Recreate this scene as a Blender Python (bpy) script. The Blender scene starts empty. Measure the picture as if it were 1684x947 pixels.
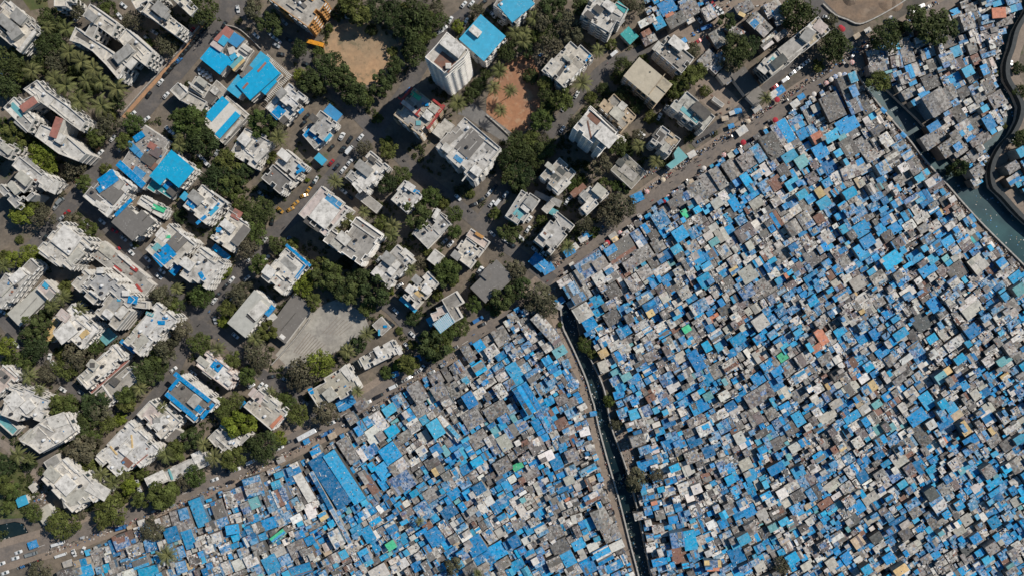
import bpy, math, random, time
import numpy as np
from mathutils import Vector, noise as mnoise
random.seed(7); RND = random.Random(11)
T0 = time.time()
S = 540.0/1684; H = 360.0; CX, CY = 842.0, 473.5
SC = bpy.context.scene; COL = SC.collection
def W(px, py, z=0.0):
    k = S*(1-z/H); return ((px-CX)*k, (CY-py)*k)
TX = [0, 280, 560, 840, 1120, 1384]; TY = [0, 220, 440, 660]
def tp(t, x, y):                       # tile reading -> photo pixel
    r, c = t; s = 3.947 if r < 4 else 3.2997
    return (TX[c-1]+x/s, TY[r-1]+y/s)
def ts(t): return 3.947 if t[0] < 4 else 3.2997

# ------------------------------------------------------------------ palette
PAL = dict(W=(.56,.53,.48), w=(.63,.60,.555), g=(.37,.345,.31), G=(.165,.152,.138), D=(.10,.092,.084), B=(.001,.215,.48),
  b=(.045,.225,.42), C=(.045,.33,.51), Q=(.006,.32,.56), T=(.13,.34,.36), P=(.15,.118,.115), R=(.20,.105,.075), O=(.50,.20,.12),
  Y=(.56,.40,.19), N=(.06,.45,.22), L=(.42,.40,.345), J=(.28,.255,.225), y=(.50,.26,.09), k=(.03,.03,.033), r=(.36,.05,.045),
  t=(.42,.33,.23), p=(.50,.42,.38), e=(.33,.14,.11), c=(.50,.47,.42), S=(.50,.50,.50), E=(.30,.29,.27), i=(.045,.30,.30), M=(.085,.09,.085), z=(.42,.36,.265))
CNAME = dict(W='off-white', w='white', g='light grey', G='grey', D='dark grey', B='bright blue', b='faded blue', C='pale blue',
  Q='vivid sky blue', T='pale teal', P='purplish brown', R='rusty brown', O='orange', Y='yellow', N='green', L='pale greenish grey',
  J='speckled', y='ochre', k='black', r='red', t='tan', p='pinkish', e='brick red', c='cream', S='silver', E='mid grey', i='teal', M='very dark', z='beige')

# ------------------------------------------------------------------ materials
def newmat(name):
    m = bpy.data.materials.new(name); m.use_nodes = True
    nt = m.node_tree; nt.nodes.clear()
    out = nt.nodes.new('ShaderNodeOutputMaterial'); b = nt.nodes.new('ShaderNodeBsdfPrincipled')
    nt.links.new(b.outputs[0], out.inputs[0]); return m, nt, b
class NT:
    def __init__(s, nt): s.nt = nt
    def n(s, t, **kw):
        o = s.nt.nodes.new(t)
        for k, v in kw.items(): setattr(o, k, v)
        return o
    def l(s, a, b): s.nt.links.new(a, b)
    def noise(s, vec, scale, detail=4, rough=.55, off=0):
        o = s.n('ShaderNodeTexNoise'); o.inputs['Scale'].default_value = scale; o.inputs['Detail'].default_value = detail
        o.inputs['Roughness'].default_value = rough
        if off:
            a = s.n('ShaderNodeVectorMath', operation='ADD'); a.inputs[1].default_value = (off, off*.7, off*.3); s.l(vec, a.inputs[0]); vec = a.outputs[0]
        s.l(vec, o.inputs['Vector']); return o.outputs['Fac']
    def ramp(s, f, pts, interp='LINEAR'):
        r = s.n('ShaderNodeValToRGB'); r.color_ramp.interpolation = interp
        e = r.color_ramp.elements
        while len(e) < len(pts): e.new(.5)
        for q, (p, c) in zip(e, pts):
            q.position = p; q.color = (c, c, c, 1) if isinstance(c, (int, float)) else (*c, 1)
        s.l(f, r.inputs[0]); return r.outputs[0]
    def mix(s, f, a, b, mode='MIX'):
        m = s.n('ShaderNodeMix', data_type='RGBA', blend_type=mode)
        for sock, v in ((m.inputs[0], f), (m.inputs[6], a), (m.inputs[7], b)):
            if isinstance(v, (int, float)): sock.default_value = v
            elif isinstance(v, tuple): sock.default_value = (*v, 1) if len(v) == 3 else v
            else: s.l(v, sock)
        return m.outputs[2]
    def math(s, op, a, b=0.0):
        m = s.n('ShaderNodeMath', operation=op)
        for sock, v in ((m.inputs[0], a), (m.inputs[1], b)):
            if isinstance(v, (int, float)): sock.default_value = v
            else: s.l(v, sock)
        return m.outputs[0]
    def pos(s): return s.n('ShaderNodeNewGeometry').outputs['Position']
    def bump(s, h, bsdf, st=.4, d=.1):
        b = s.n('ShaderNodeBump'); b.inputs['Strength'].default_value = st; b.inputs['Distance'].default_value = d
        s.l(h, b.inputs['Height']); s.l(b.outputs[0], bsdf.inputs['Normal'])

def mat_attr(name, lo=.75, hi=1.2, sc=.5, rough=.85, stain=.5, stcol=(.10,.09,.08), speck=0.0, pale=0.0, junk=False, bump=.3, spec=.3):
    m, nt, b = newmat(name); t = NT(nt); P = t.pos()
    at = t.n('ShaderNodeAttribute', attribute_name='col')
    c = at.outputs['Color']
    f = t.noise(P, sc, 6, .65); c = t.mix(1.0, c, t.ramp(f, [(.3, lo), (.7, hi)]), 'MULTIPLY')
    if pale:                          # sun-bleached / replaced patches
        f2 = t.noise(P, .55, 5, .7, 31); mk = t.math('MULTIPLY', t.ramp(f2, [(.50, 0.0), (.62, 1.0)]), pale)
        c = t.mix(mk, c, (.25, .30, .36))
    if stain:
        f3 = t.noise(P, .35, 8, .72, 77); c = t.mix(t.math('MULTIPLY', t.ramp(f3, [(.50, 0.0), (.66, 1.0)]), stain), c, stcol)
    if speck:
        v = t.n('ShaderNodeTexVoronoi'); v.inputs['Scale'].default_value = 1.1; t.l(P, v.inputs['Vector'])
        mk = t.ramp(v.outputs['Distance'], [(.20, 1.0), (.26, 0.0)])
        sel = t.ramp(t.noise(P, .22, 3, .6, 13), [(.52, 0.0), (.60, 1.0)])
        c = t.mix(t.math('MULTIPLY', t.math('MULTIPLY', mk, sel), speck), c, (.62, .60, .58))
    if junk:
        v = t.n('ShaderNodeTexVoronoi'); v.inputs['Scale'].default_value = .95; t.l(P, v.inputs['Vector'])
        sx = t.n('ShaderNodeSeparateColor'); t.l(v.outputs['Color'], sx.inputs[0])
        jc = t.ramp(sx.outputs[0], [(0, (.70,.67,.62)), (.38, (.12,.11,.10)), (.50, (.46,.40,.34)), (.60, (.035,.035,.035)), (.74, (.50,.48,.46)), (.86, (.07,.22,.48)), (.93, (.30,.15,.10))], 'CONSTANT')
        nf = t.ramp(t.noise(P, .8, 3, .6, 5), [(.38, 0.0), (.46, 1.0)])
        al = at.outputs['Alpha']
        c = t.mix(t.math('MULTIPLY', al, nf), c, jc)
    t.l(c, b.inputs['Base Color']); b.inputs['Roughness'].default_value = rough
    b.inputs['Specular IOR Level'].default_value = spec
    if bump: t.bump(t.noise(P, 1.6, 5, .7, 3), b, bump, .15)
    return m
def mat_flat(name, col, rough=.6, metal=0.0, var=.15, sc=1.0, spec=.4):
    m, nt, b = newmat(name); t = NT(nt); P = t.pos()
    f = t.noise(P, sc, 5, .6)
    c = t.mix(1.0, tuple(col), t.ramp(f, [(.3, 1-var), (.7, 1+var)]), 'MULTIPLY')
    t.l(c, b.inputs['Base Color']); b.inputs['Roughness'].default_value = rough; b.inputs['Metallic'].default_value = metal
    b.inputs['Specular IOR Level'].default_value = spec
    return m
M = {}
M['slab'] = mat_attr('concrete_roof', .70, 1.16, .38, .9, .72, (.13,.12,.105), bump=.25)
M['wall'] = mat_attr('painted_wall', .84, 1.08, .4, .85, .28, (.20,.17,.13), bump=.15)
M['sheet'] = mat_attr('sheet_roof', .86, 1.1, .5, .6, .18, (.10,.09,.08), speck=.3, bump=.2)
M['shack'] = mat_attr('shack_roof', .76, 1.24, .7, .8, .40, (.09,.085,.08), speck=.85, junk=True, bump=.5)
M['tarp'] = mat_attr('tarpaulin', .72, 1.22, .8, .55, .16, (.02,.07,.16), speck=.4, pale=.3, junk=True, bump=.6, spec=.15)
M['shackwall'] = mat_attr('shack_wall', .6, 1.2, .9, .9, .45, (.08,.07,.06), bump=.3)
M['glass'] = mat_flat('window_glass', (.03,.045,.05), .15, 0, .1, .5, .6)
M['dark'] = mat_flat('dark_rubber', (.02,.02,.021), .7)
M['bark'] = mat_flat('bark', (.12,.09,.065), .9, 0, .3, 3)
M['metal'] = mat_flat('dull_metal', (.33,.34,.35), .45, .4)
M['skin'] = mat_flat('skin', (.19,.10,.065), .6); M['hair'] = mat_flat('hair', (.015,.012,.01), .6)

# ------------------------------------------------------------------ mesh builder
class MB:
    def __init__(s): s.v = []; s.f = []; s.m = []; s.c = []
    def quad(s, pts, col=(.5,.5,.5,0), mi=0):
        i = len(s.v); s.v.extend(pts); s.f.append(tuple(range(i, i+len(pts)))); s.m.append(mi)
        s.c.append(col if len(col) == 4 else (*col, 0.0))
    def prism(s, poly, z0, z1, col, mi=0, top=True, bottom=False, topcol=None, topmi=None, sides=True):
        n = len(poly)
        if sides:
            for i in range(n):
                a, b = poly[i], poly[(i+1) % n]
                s.quad([(a[0],a[1],z0), (b[0],b[1],z0), (b[0],b[1],z1), (a[0],a[1],z1)], col, mi)
        if top: s.quad([(p[0],p[1],z1) for p in poly], topcol or col, mi if topmi is None else topmi)
        if bottom: s.quad([(p[0],p[1],z0) for p in reversed(poly)], col, mi)
    def box(s, x, y, z0, sx, sy, sz, ang=0, col=(.5,.5,.5), mi=0):
        c, q = math.cos(ang), math.sin(ang)
        P = [(x+u*c-v*q, y+u*q+v*c) for u, v in ((-sx/2,-sy/2),(sx/2,-sy/2),(sx/2,sy/2),(-sx/2,sy/2))]
        s.prism(P, z0, z0+sz, col, mi, True, True)
    def cyl(s, x, y, z0, r, h, n=10, col=(.5,.5,.5), mi=0, r2=None, cap=True):
        r2 = r if r2 is None else r2
        A = [(x+r*math.cos(2*math.pi*i/n), y+r*math.sin(2*math.pi*i/n), z0) for i in range(n)]
        B = [(x+r2*math.cos(2*math.pi*i/n), y+r2*math.sin(2*math.pi*i/n), z0+h) for i in range(n)]
        for i in range(n):
            j = (i+1) % n; s.quad([A[i], A[j], B[j], B[i]], col, mi)
        if cap: s.quad(B, col, mi)
    def tube(s, a, b, r, n=6, col=(.5,.5,.5), mi=0, r2=None):
        a, b = Vector(a), Vector(b); d = (b-a).normalized(); u = d.orthogonal().normalized(); w = d.cross(u); r2 = r if r2 is None else r2
        A = [tuple(a+(u*math.cos(2*math.pi*i/n)+w*math.sin(2*math.pi*i/n))*r) for i in range(n)]
        B = [tuple(b+(u*math.cos(2*math.pi*i/n)+w*math.sin(2*math.pi*i/n))*r2) for i in range(n)]
        for i in range(n):
            j = (i+1) % n; s.quad([A[i], A[j], B[j], B[i]], col, mi)
        s.quad(B, col, mi); s.quad(A[::-1], col, mi)
    def mesh(s, name, mats, org=(0,0,0), smooth=False):
        me = bpy.data.meshes.new(name)
        ox, oy, oz = org; mats = mats if isinstance(mats, (list, tuple)) else [mats]
        me.from_pydata([(v[0]-ox, v[1]-oy, v[2]-oz) for v in s.v], [], s.f)
        for m in mats: me.materials.append(m)
        me.polygons.foreach_set('material_index', s.m)
        a = me.color_attributes.new('col', 'FLOAT_COLOR', 'CORNER')
        buf = []
        for f, c in zip(s.f, s.c): buf.extend(list(c)*len(f))
        a.data.foreach_set('color', buf)
        if smooth: me.polygons.foreach_set('use_smooth', [True]*len(me.polygons))
        me.update(); return me
    def build(s, name, mats, parent=None, org=(0,0,0), smooth=False):
        if not isinstance(mats, (list, tuple)): mats = [mats]
        o = bpy.data.objects.new(name, s.mesh(name, mats, org, smooth)); COL.objects.link(o)
        if parent is not None: o.parent = parent
        else: o.location = org
        return o
def empty(name, loc, rz=0):
    o = bpy.data.objects.new(name, None); COL.objects.link(o); o.location = loc; o.rotation_euler = (0,0,rz); o.empty_display_size = .3; return o
THINGS = []        # (obj, px, py, phrase, category, group)
def reg(o, px, py, phrase, cat, group=None):
    THINGS.append([o, px, py, phrase, cat, group]); return o
def structure(o): o['kind'] = 'structure'; return o
def copy_tree(o, parent=None):
    c = o.copy(); COL.objects.link(c)
    if parent is not None: c.parent = parent
    for ch in o.children: copy_tree(ch, c)
    return c
def area(p):
    return .5*sum(p[i][0]*p[(i+1)%len(p)][1]-p[(i+1)%len(p)][0]*p[i][1] for i in range(len(p)))
def ccw(p): return p if area(p) > 0 else p[::-1]
def inset(p, d):
    n = len(p); out = []
    for i in range(n):
        a, b, c = Vector(p[i-1]), Vector(p[i]), Vector(p[(i+1) % n])
        e1, e2 = (b-a).normalized(), (c-b).normalized()
        n1, n2 = Vector((-e1.y, e1.x)), Vector((-e2.y, e2.x)); m = n1+n2
        L = m.length
        if L < 1e-3: out.append(tuple(b+n1*d)); continue
        m /= L; k = d/max(.45, m.dot(n1)); out.append(tuple(b+m*k))
    return out
def pip(x, y, poly):
    c = False; n = len(poly); j = n-1
    for i in range(n):
        xi, yi = poly[i]; xj, yj = poly[j]
        if (yi > y) != (yj > y) and x < (xj-xi)*(y-yi)/(yj-yi)+xi: c = not c
        j = i
    return c
SKYS, SUNS, EXPO = .062, 4.9, 0.0
# ------------------------------------------------------------------ ground, water, roads
CAN1L = [(921,492),(923,503),(927,536),(935,554),(946,577),(957,602),(967,627),(975,655),(978,663),(985.5,699),(997.6,745),(1009.7,787),(1022,830),(1037,890),(1052,947),(1066,1005),(1082,1060)]
CAN1R = [(934,490),(941,506),(949,531),(954,554),(968,587),(981,612),(992,640),(997.6,669),(1005,705),(1019,742),(1034,787),(1046,833),(1058,890),(1070,947),(1084,1005),(1100,1060)]
CAN2L = [(1404,113),(1424.5,144),(1442,167),(1467.6,197.6),(1495,229),(1526,268),(1556,301),(1587,336.5),(1625,377),(1684,435),(1760,512),(1850,600)]
ISLE = [(1415,108),(1436,126),(1457.5,147),(1484,172),(1511,198),(1528,218),(1546,240),(1571,268),(1590,292),(1604,312),(1609.5,309),(1613,291),(1620,271),(1622,256),(1617,238),(1640,220),(1658,177),(1637,152),(1633.5,111),(1640,84),(1652,51),(1672,15),(1683,0),(1700,-40),(1730,-110)]
EAST = [(1746,-110),(1716,-40),(1692,0),(1683,20),(1665,51),(1657,81),(1649,106),(1650,132),(1665,157),(1673,177),(1670,198),(1657.6,223),(1642,240),(1627,266),(1623,288),(1627,309),(1640,321),(1663,347),(1684,367),(1770,440),(1860,530)]
POND = [(-60,865),(0,862),(24,857),(39,860),(48,878),(42,890),(30,897),(12,888),(-60,884)]
hole1 = [W(*p) for p in CAN1L] + [W(*p) for p in reversed(CAN1R)]
hole2 = [W(*p) for p in CAN2L] + [W(*p) for p in reversed(EAST)] + [W(*p) for p in reversed(ISLE)]
hole3 = [W(*p) for p in POND]
from mathutils.geometry import tessellate_polygon
def ground_mesh():
    outer = [(-4000,-4000),(4000,-4000),(4000,4000),(-4000,4000)]
    loops = [[Vector((x, y, 0)) for x, y in L] for L in (outer, hole1, hole2, hole3)]
    tris = tessellate_polygon(loops); pts = [p for L in loops for p in L]
    me = bpy.data.meshes.new('ground')
    fs = []
    for t in tris:
        a, b, c = (pts[i] for i in t)
        fs.append(t if (b-a).cross(c-a).z > 0 else t[::-1])
    me.from_pydata([tuple(p) for p in pts], [], fs); return me
def mat_ground():
    m, nt, b = newmat('compound_ground'); t = NT(nt); P = t.pos()
    f = t.noise(P, .035, 6, .6)
    c = t.ramp(f, [(.34, (.075,.068,.06)), (.47, (.13,.108,.085)), (.58, (.175,.14,.105)), (.70, (.10,.09,.08))])
    f2 = t.noise(P, .5, 8, .7, 9); c = t.mix(1.0, c, t.ramp(f2, [(.3, .68), (.7, 1.28)]), 'MULTIPLY')
    f3 = t.noise(P, .12, 6, .65, 40); c = t.mix(t.ramp(f3, [(.58, 0.0), (.68, .7)]), c, (.07,.085,.035))
    t.l(c, b.inputs['Base Color']); b.inputs['Roughness'].default_value = .95; t.bump(f2, b, .3, .15); return m
def mat_surf(name, c1, c2, s1=.08, s2=.8, stain=None, rough=.92, amt=.6):
    m, nt, b = newmat(name); t = NT(nt); P = t.pos()
    c = t.mix(t.ramp(t.noise(P, s1, 5, .6), [(.38, 0.0), (.62, 1.0)]), c1, c2)
    f2 = t.noise(P, s2, 8, .7, 9); c = t.mix(1.0, c, t.ramp(f2, [(.3, .78), (.7, 1.18)]), 'MULTIPLY')
    if stain: c = t.mix(t.ramp(t.noise(P, .22, 7, .7, 55), [(.52, 0.0), (.64, amt)]), c, stain)
    t.l(c, b.inputs['Base Color']); b.inputs['Roughness'].default_value = rough; t.bump(f2, b, .2, .08); return m
M['ground'] = mat_ground()
M['asphalt'] = mat_surf('asphalt', (.085,.078,.074), (.115,.104,.097), stain=(.16,.135,.112))
M['asphalt2'] = mat_surf('main_road_asphalt', (.15,.128,.112), (.195,.160,.132), stain=(.11,.098,.09), amt=.7)
M['lane'] = mat_surf('packed_dirt_lane', (.21,.165,.13), (.26,.205,.16), stain=(.13,.115,.10))
M['brickpave'] = mat_surf('brick_paving', (.40,.22,.115), (.33,.19,.11), .3, 1.5)
M['path'] = mat_surf('worn_path', (.25,.20,.16), (.18,.15,.125), .15, 1)
M['dug'] = mat_surf('dug_earth', (.22,.15,.10), (.15,.11,.08), .12, .7, (.30,.23,.17), amt=.5)
M['sand'] = mat_surf('sandy_playground', (.40,.25,.14), (.27,.20,.125), .05, .35, (.15,.125,.075), amt=.85)
M['redsoil'] = mat_surf('red_soil', (.34,.165,.085), (.26,.135,.08), .06, .5, (.38,.27,.17), amt=.6)
M['court'] = mat_surf('bare_concrete_court', (.36,.335,.29), (.27,.25,.22), .10, .6, (.20,.185,.165), amt=.7)
M['paving'] = mat_surf('grey_paving', (.17,.16,.15), (.145,.14,.135), .15, .8)
M['grass'] = mat_surf('scrub_grass', (.055,.075,.02), (.10,.095,.035), .12, .9, (.15,.12,.07), amt=.8)
M['kerb'] = mat_flat('canal_concrete', (.34,.32,.29), .9, 0, .3, .8)
M['marking'] = mat_flat('road_marking_paint', (.45,.44,.42), .8, 0, .3, 2)
def mat_water(nm, c1, c2):
    m, nt, b = newmat(nm); t = NT(nt); P = t.pos()
    c = t.mix(t.ramp(t.noise(P, .05, 5, .6), [(.4, 0.0), (.65, 1.0)]), c1, c2)
    t.l(c, b.inputs['Base Color']); b.inputs['Roughness'].default_value = .3; b.inputs['Specular IOR Level'].default_value = .35
    t.bump(t.noise(P, .9, 3, .6), b, .12, .1); return m
M['water'] = mat_water('creek_water', (.005,.036,.045), (.022,.078,.084))
M['darkwater'] = mat_water('shade_dark_water', (.004,.014,.019), (.018,.030,.030))  # canal's shade is put into this near-black tone; the pond shares it
g = bpy.data.objects.new('ground', ground_mesh()); COL.objects.link(g); g.data.materials.append(M['ground']); structure(g)
def flat(name, pts, z, mat, world=False):
    b = MB(); P = ccw([W(*p) for p in pts] if not world else pts); b.quad([(x, y, z) for x, y in P]); return structure(b.build(name, mat))
def smooth_line(pts, step=6):
    out = []
    P = [pts[0]]+list(pts)+[pts[-1]]
    for i in range(1, len(P)-2):
        p0, p1, p2, p3 = (np.array(q[:2], float) for q in P[i-1:i+3]); n = max(1, int(np.linalg.norm(p2-p1)/step))
        for k in range(n):
            t = k/n; out.append(tuple(.5*((2*p1)+(-p0+p2)*t+(2*p0-5*p1+4*p2-p3)*t*t+(-p0+3*p1-3*p2+p3)*t**3)))
    out.append(tuple(pts[-1][:2])); return out
def ribbon(name, pts, width, z, mat, thick=0, kind='structure'):
    L = [Vector(W(*p)) for p in smooth_line(pts)]; w = width*S/2; A = []; Bp = []
    for i, p in enumerate(L):
        d = (L[min(i+1, len(L)-1)]-L[max(i-1, 0)]).normalized(); nrm = Vector((-d.y, d.x)); A.append(p+nrm*w); Bp.append(p-nrm*w)
    b = MB()
    for i in range(len(L)-1):
        b.quad([(*Bp[i], z), (*Bp[i+1], z), (*A[i+1], z), (*A[i], z)])
        if thick:
            b.quad([(*Bp[i], z-thick), (*Bp[i+1], z-thick), (*Bp[i+1], z), (*Bp[i], z)]); b.quad([(*A[i+1], z-thick), (*A[i], z-thick), (*A[i], z), (*A[i+1], z)])
    if thick:
        for i, s_ in ((0, 1), (-1, -1)): b.quad([(*A[i], z-thick), (*Bp[i], z-thick), (*Bp[i], z), (*A[i], z)][::s_])
    o = b.build(name, mat)
    if kind: o['kind'] = kind
    return o
# water sheets and canal banks
for nm, hl, dz in (('canal_water', hole1, -2.4), ('creek_water', hole2, -1.8), ('pond_water', hole3, -1.2)):
    b = MB(); b.quad([(x, y, dz) for x, y in ccw(hl)]); structure(b.build(nm, M['water' if nm == 'creek_water' else 'darkwater']))
    b = MB(); P = ccw(hl)
    for i in range(len(P)):
        a, c = P[i], P[(i+1) % len(P)]; b.quad([(*c, dz-1), (*a, dz-1), (*a, 0), (*c, 0)])
    structure(b.build(nm.replace('water', 'bank'), M['kerb']))
def off(pts, dx, dy=0): return [(x+dx, y+dy) for x, y in pts]
# roads
MAINROAD = [(-80,945),(0,915),(100,886),(200,850),(300,812),(400,768),(500,716),(600,662),(700,598),(800,545),(850,515),(900,470),(960,420),(1040,352),(1120,293),(1200,240),(1290,180),(1370,128),(1450,76),(1530,30),(1600,-10),(1680,-50)]
ribbon('main_road_verge', MAINROAD, 50, .02, M['lane'])
ribbon('main_road', MAINROAD, 27, .06, M['asphalt2'])
STREETS = {
 'street_north': ([(430,-60),(392,-2),(357,40),(323,82),(291,120),(259,157),(230,192),(182,252),(140,305),(108,345),(72,390),(40,420),(-40,480)], 26),
 'street_diagonal': ([(360,10),(405,20),(480,75),(530,125),(590,190),(625,225),(690,288),(760,345),(820,395),(870,432),(910,462)], 22),
 'street_middle': ([(700,95),(660,160),(620,210),(572,258),(535,305),(484,355),(440,392),(415,430),(380,460),(350,498),(315,545),(288,600),(262,645),(225,690)], 24),
 'street_south': ([(312,530),(364,552),(400,588),(438,622),(480,648),(515,690)], 20),
 'street_west': ([(128,322),(177,372),(218,417),(258,455),(300,497),(330,525)], 22),
 'street_upper': ([(1130,10),(1090,50),(1058,84),(997,112),(961,152),(929,190),(900,224),(868,268),(838,305),(800,352),(785,372)], 22),
 'street_top': ([(810,-40),(770,13),(742,38),(715,70),(690,110)], 16),
 'street_court': ([(600,480),(640,505),(672,540),(690,570),(705,600)], 20),
 'street_corner': ([(-40,500),(0,522),(30,560),(80,600),(120,640),(160,665),(210,690)], 18),
 'lane_upper': ([(1140,240),(1180,205),(1235,165),(1290,118),(1330,95)], 12),
 'street_right_top': ([(1310,-40),(1345,10),(1385,50),(1400,80)], 26)}
for i, (k, (pts, w)) in enumerate(STREETS.items()): ribbon(k, pts, w, .085+.012*i, M['asphalt'])
ribbon('brick_footpath', [(345,28),(333,44),(301,85),(279,109),(240,152),(203,194)], 6, .26, M['brickpave'], .2)
ribbon('walled_path', [(322,45),(291,80),(266,107),(229,147),(193,188)], 11, .05, M['path'])
ribbon('brick_footpath', [(165,240),(150,262),(132,288),(122,300)], 5, .26, M['brickpave'], .2)
ribbon('canal_lane', [(905,500),(918,535),(933,575),(946,610),(960,645),(972,690),(982,735),(996,785),(1010,830),(1027,885),(1044,947),(1060,1005)], 15, .05, M['lane'])
ribbon('creek_lane', [(1395,125),(1420,155),(1452,196),(1486,238),(1517,276),(1550,312),(1580,345),(1618,385),(1678,445),(1740,510)], 9, .05, M['lane'])
ribbon('canal_east_path', [(1012,690),(1024,720),(1036,755),(1040,790)], 18, .05, M['path'])
ribbon('creek_east_path', [(1700,20),(1680,60),(1668,95),(1668,125),(1680,150),(1690,180),(1680,225),(1655,250),(1642,280),(1646,305),(1670,330),(1700,365),(1760,420)], 17, .05, M['lane'])
ribbon('creek_edge_lane', [(-40,722),(0,727),(20,742),(45,765),(65,790)], 12, .05, M['path'])
flat('sand_playground', [(592,38),(620,40),(648,62),(660,85),(650,108),(636,122),(618,138),(596,142),(572,130),(548,112),(535,92),(530,65),(545,48),(568,38)], .03, M['sand'])
flat('red_soil_ground', [(835,100),(872,88),(892,130),(890,170),(868,212),(848,228),(800,188),(800,165),(812,130)], .03, M['redsoil'])
flat('concrete_court', [(533,500),(560,490),(600,518),(608,540),(582,562),(545,582),(478,606),(448,600),(446,591),(511,515)], .03, M['court'])
def stripes():
    for k in range(8):
        f = k/7; x0, y0 = 483+f*26, 579+f*10; x1, y1 = 508+f*26, 546+f*20
        ribbon('worn_stripe', [(x0, y0), ((x0+x1)/2, (y0+y1)/2), (x1, y1)], 1.1, .045, M['path'])
    for k in range(6):
        f = k/5; x0, y0 = 530+f*28, 548+f*3; x1, y1 = 556+f*26, 520+f*12
        ribbon('worn_stripe', [(x0, y0), ((x0+x1)/2, (y0+y1)/2), (x1, y1)], .7, .045, M['path'])
stripes()
flat('paved_yard', [(778,170),(846,222),(838,240),(800,216),(765,192),(752,188)], .04, M['paving'])
flat('tan_lot', [(1138,132),(1170,126),(1200,150),(1230,182),(1205,205),(1180,190),(1150,165)], .03, M['lane'])
flat('excavation_ground', [(1345,-60),(1352,5),(1372,22),(1395,30),(1412,40),(1440,28),(1480,4),(1560,-60)], .05, M['dug'])
flat('scrub_field', [(-60,735),(0,742),(30,762),(52,800),(55,850),(20,852),(-60,858)], .03, M['grass'])
flat('lawn', [(30,-10),(75,-10),(80,12),(50,18)], .03, M['grass'])
flat('shed_yard', [(1060,-60),(1340,-60),(1330,60),(1240,80),(1190,110),(1120,60),(1070,60)], .025, M['lane'])
flat('paved_yard', [(430,560),(470,600),(420,625),(395,580)], .04, M['path'])
# slum floor (alleys between the shacks)
SL1 = [(918,462),(935,440),(1000,400),(1045,362),(1120,306),(1200,254),(1290,194),(1350,154),(1390,130),(1402,138),(1440,187),(1470,222),(1500,259),(1525,290),(1560,330),(1590,363),(1630,403),(1684,458),(1750,525),(1750,1010),(1092,1010),(1076,947),(1064,902),(1055,842),(1044,803),(1052,775),(1052,739),(1030,700),(1017,680),(1009,640),(998,617),(984,585),(961,541),(943,515)]
SL2 = [(40,1010),(100,947),(121,933),(151,901),(182,886),(212,871),(260,853),(298,841),(325,826),(371,804),(401,795),(437,774),(477,762),(510,753),(531,741),(559,722),(578,701),(599,680),(618,670),(661,647),(689,634),(697,622),(735,607),(763,589),(766,576),(796,553),(829,533),(841,515),(856,506),(870,499),(888,513),(910,541),(922,572),(934,607),(945,632),(957,658),(966,700),(978,745),(988,785),(1001,820),(1014,862),(1034,925),(1050,1010)]
SL3 = [(1422,90),(1440,82),(1485,60),(1530,40),(1561,17),(1582,0),(1580,-50),(1710,-60),(1672,10),(1650,45),(1637,80),(1631,110),(1634,150),(1655,177),(1638,216),(1614,234),(1617,258),(1611,285),(1605,304),(1574,260),(1550,231),(1515,190),(1487,163),(1459,138),(1431,106)]
SL4 = [(1770,215),(1684,238),(1667,255),(1660,285),(1680,318),(1770,385)]
for p in (SL1, SL2, SL3, SL4): flat('alley_ground', p, .045, M['paving'])
# canal parapets: things of their own
M['darkwall_shade'] = mat_flat('dark_wall_shadowed', (.035,.04,.042), .8, 0, .3, .8)  # dark concrete, darkened further to paint in the wall's shadow on the water
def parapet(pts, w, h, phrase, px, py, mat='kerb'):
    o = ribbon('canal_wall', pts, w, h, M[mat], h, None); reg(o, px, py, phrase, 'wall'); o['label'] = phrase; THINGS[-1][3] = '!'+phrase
parapet(off(CAN1L, -1.6), 2.4, 1.2, 'long pale concrete wall between the canal and the dirt lane', 970, 650)
parapet(off(CAN1R, 1.6)[4:], 2, .9, 'concrete wall on the right bank of the narrow dark canal', 1010, 690)
parapet([(x-1.5, y+1.5) for x, y in CAN2L], 2.2, 1.1, 'concrete wall between the big slum and the upper right creek', 1530, 275)
parapet([(x+3.5, y) for x, y in EAST], 7, 2.6, 'thick dark wall, its shadow painted in, curving along the far creek bank', 1640, 150, 'darkwall_shade')
parapet([(448,599),(470,575),(490,552),(512,522)], 1.5, 1.6, 'white boundary wall beside the bare concrete court', 480, 560)
parapet([(1352,8),(1372,26),(1392,34),(1412,41),(1440,30),(1475,10),(1500,-8)], 2, 1.2, 'curved concrete wall round the excavation at the top', 1412, 40)
parapet([(329,44),(297,83),(274,109),(236,150),(199,192)], 1.2, 1.3, 'long compound wall beside the brick footpath at top left', 260, 130)
parapet([(800,190),(825,212),(846,232)], 1.8, 1.0, 'low wall between the red soil ground and paved yard', 822, 210)
parapet([(372,43),(392,48),(410,62),(430,82)], 1.2, 1.4, 'curved white wall round the yard of the blue roofed sheds', 400, 52)
def mounds():
    r = random.Random(4); b = MB()
    for k in range(9):
        x, y = W(r.uniform(1362, 1480), r.uniform(-30, 14)); R_ = r.uniform(2, 5); H_ = r.uniform(.6, 1.8); n = 12; prev = None
        for q in range(5):
            f = q/4; ring = [(x+R_*(1-f)*(1+.15*math.sin(3*a+k))*math.cos(a), y+R_*(1-f)*(1+.12*math.cos(2*a+k))*math.sin(a), .06+H_*math.sin(f*1.57)) for a in [2*math.pi*i/n for i in range(n)]]
            if prev:
                for i in range(n): j = (i+1) % n; b.quad([prev[i], prev[j], ring[j], ring[i]])
            prev = ring
    structure(b.build('earth_mounds', M['dug']))
mounds()
# dashes on the main road
for k, (a, c) in enumerate((((60,900),(74,895)),((180,858),(192,853)),((300,812),(312,807)),((420,758),(431,752)),((560,684),(571,678)),((655,630),(664,623)),((760,566),(770,560)))):
    ribbon('lane_dash', [a, c], .7, .08, M['marking'])
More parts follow.
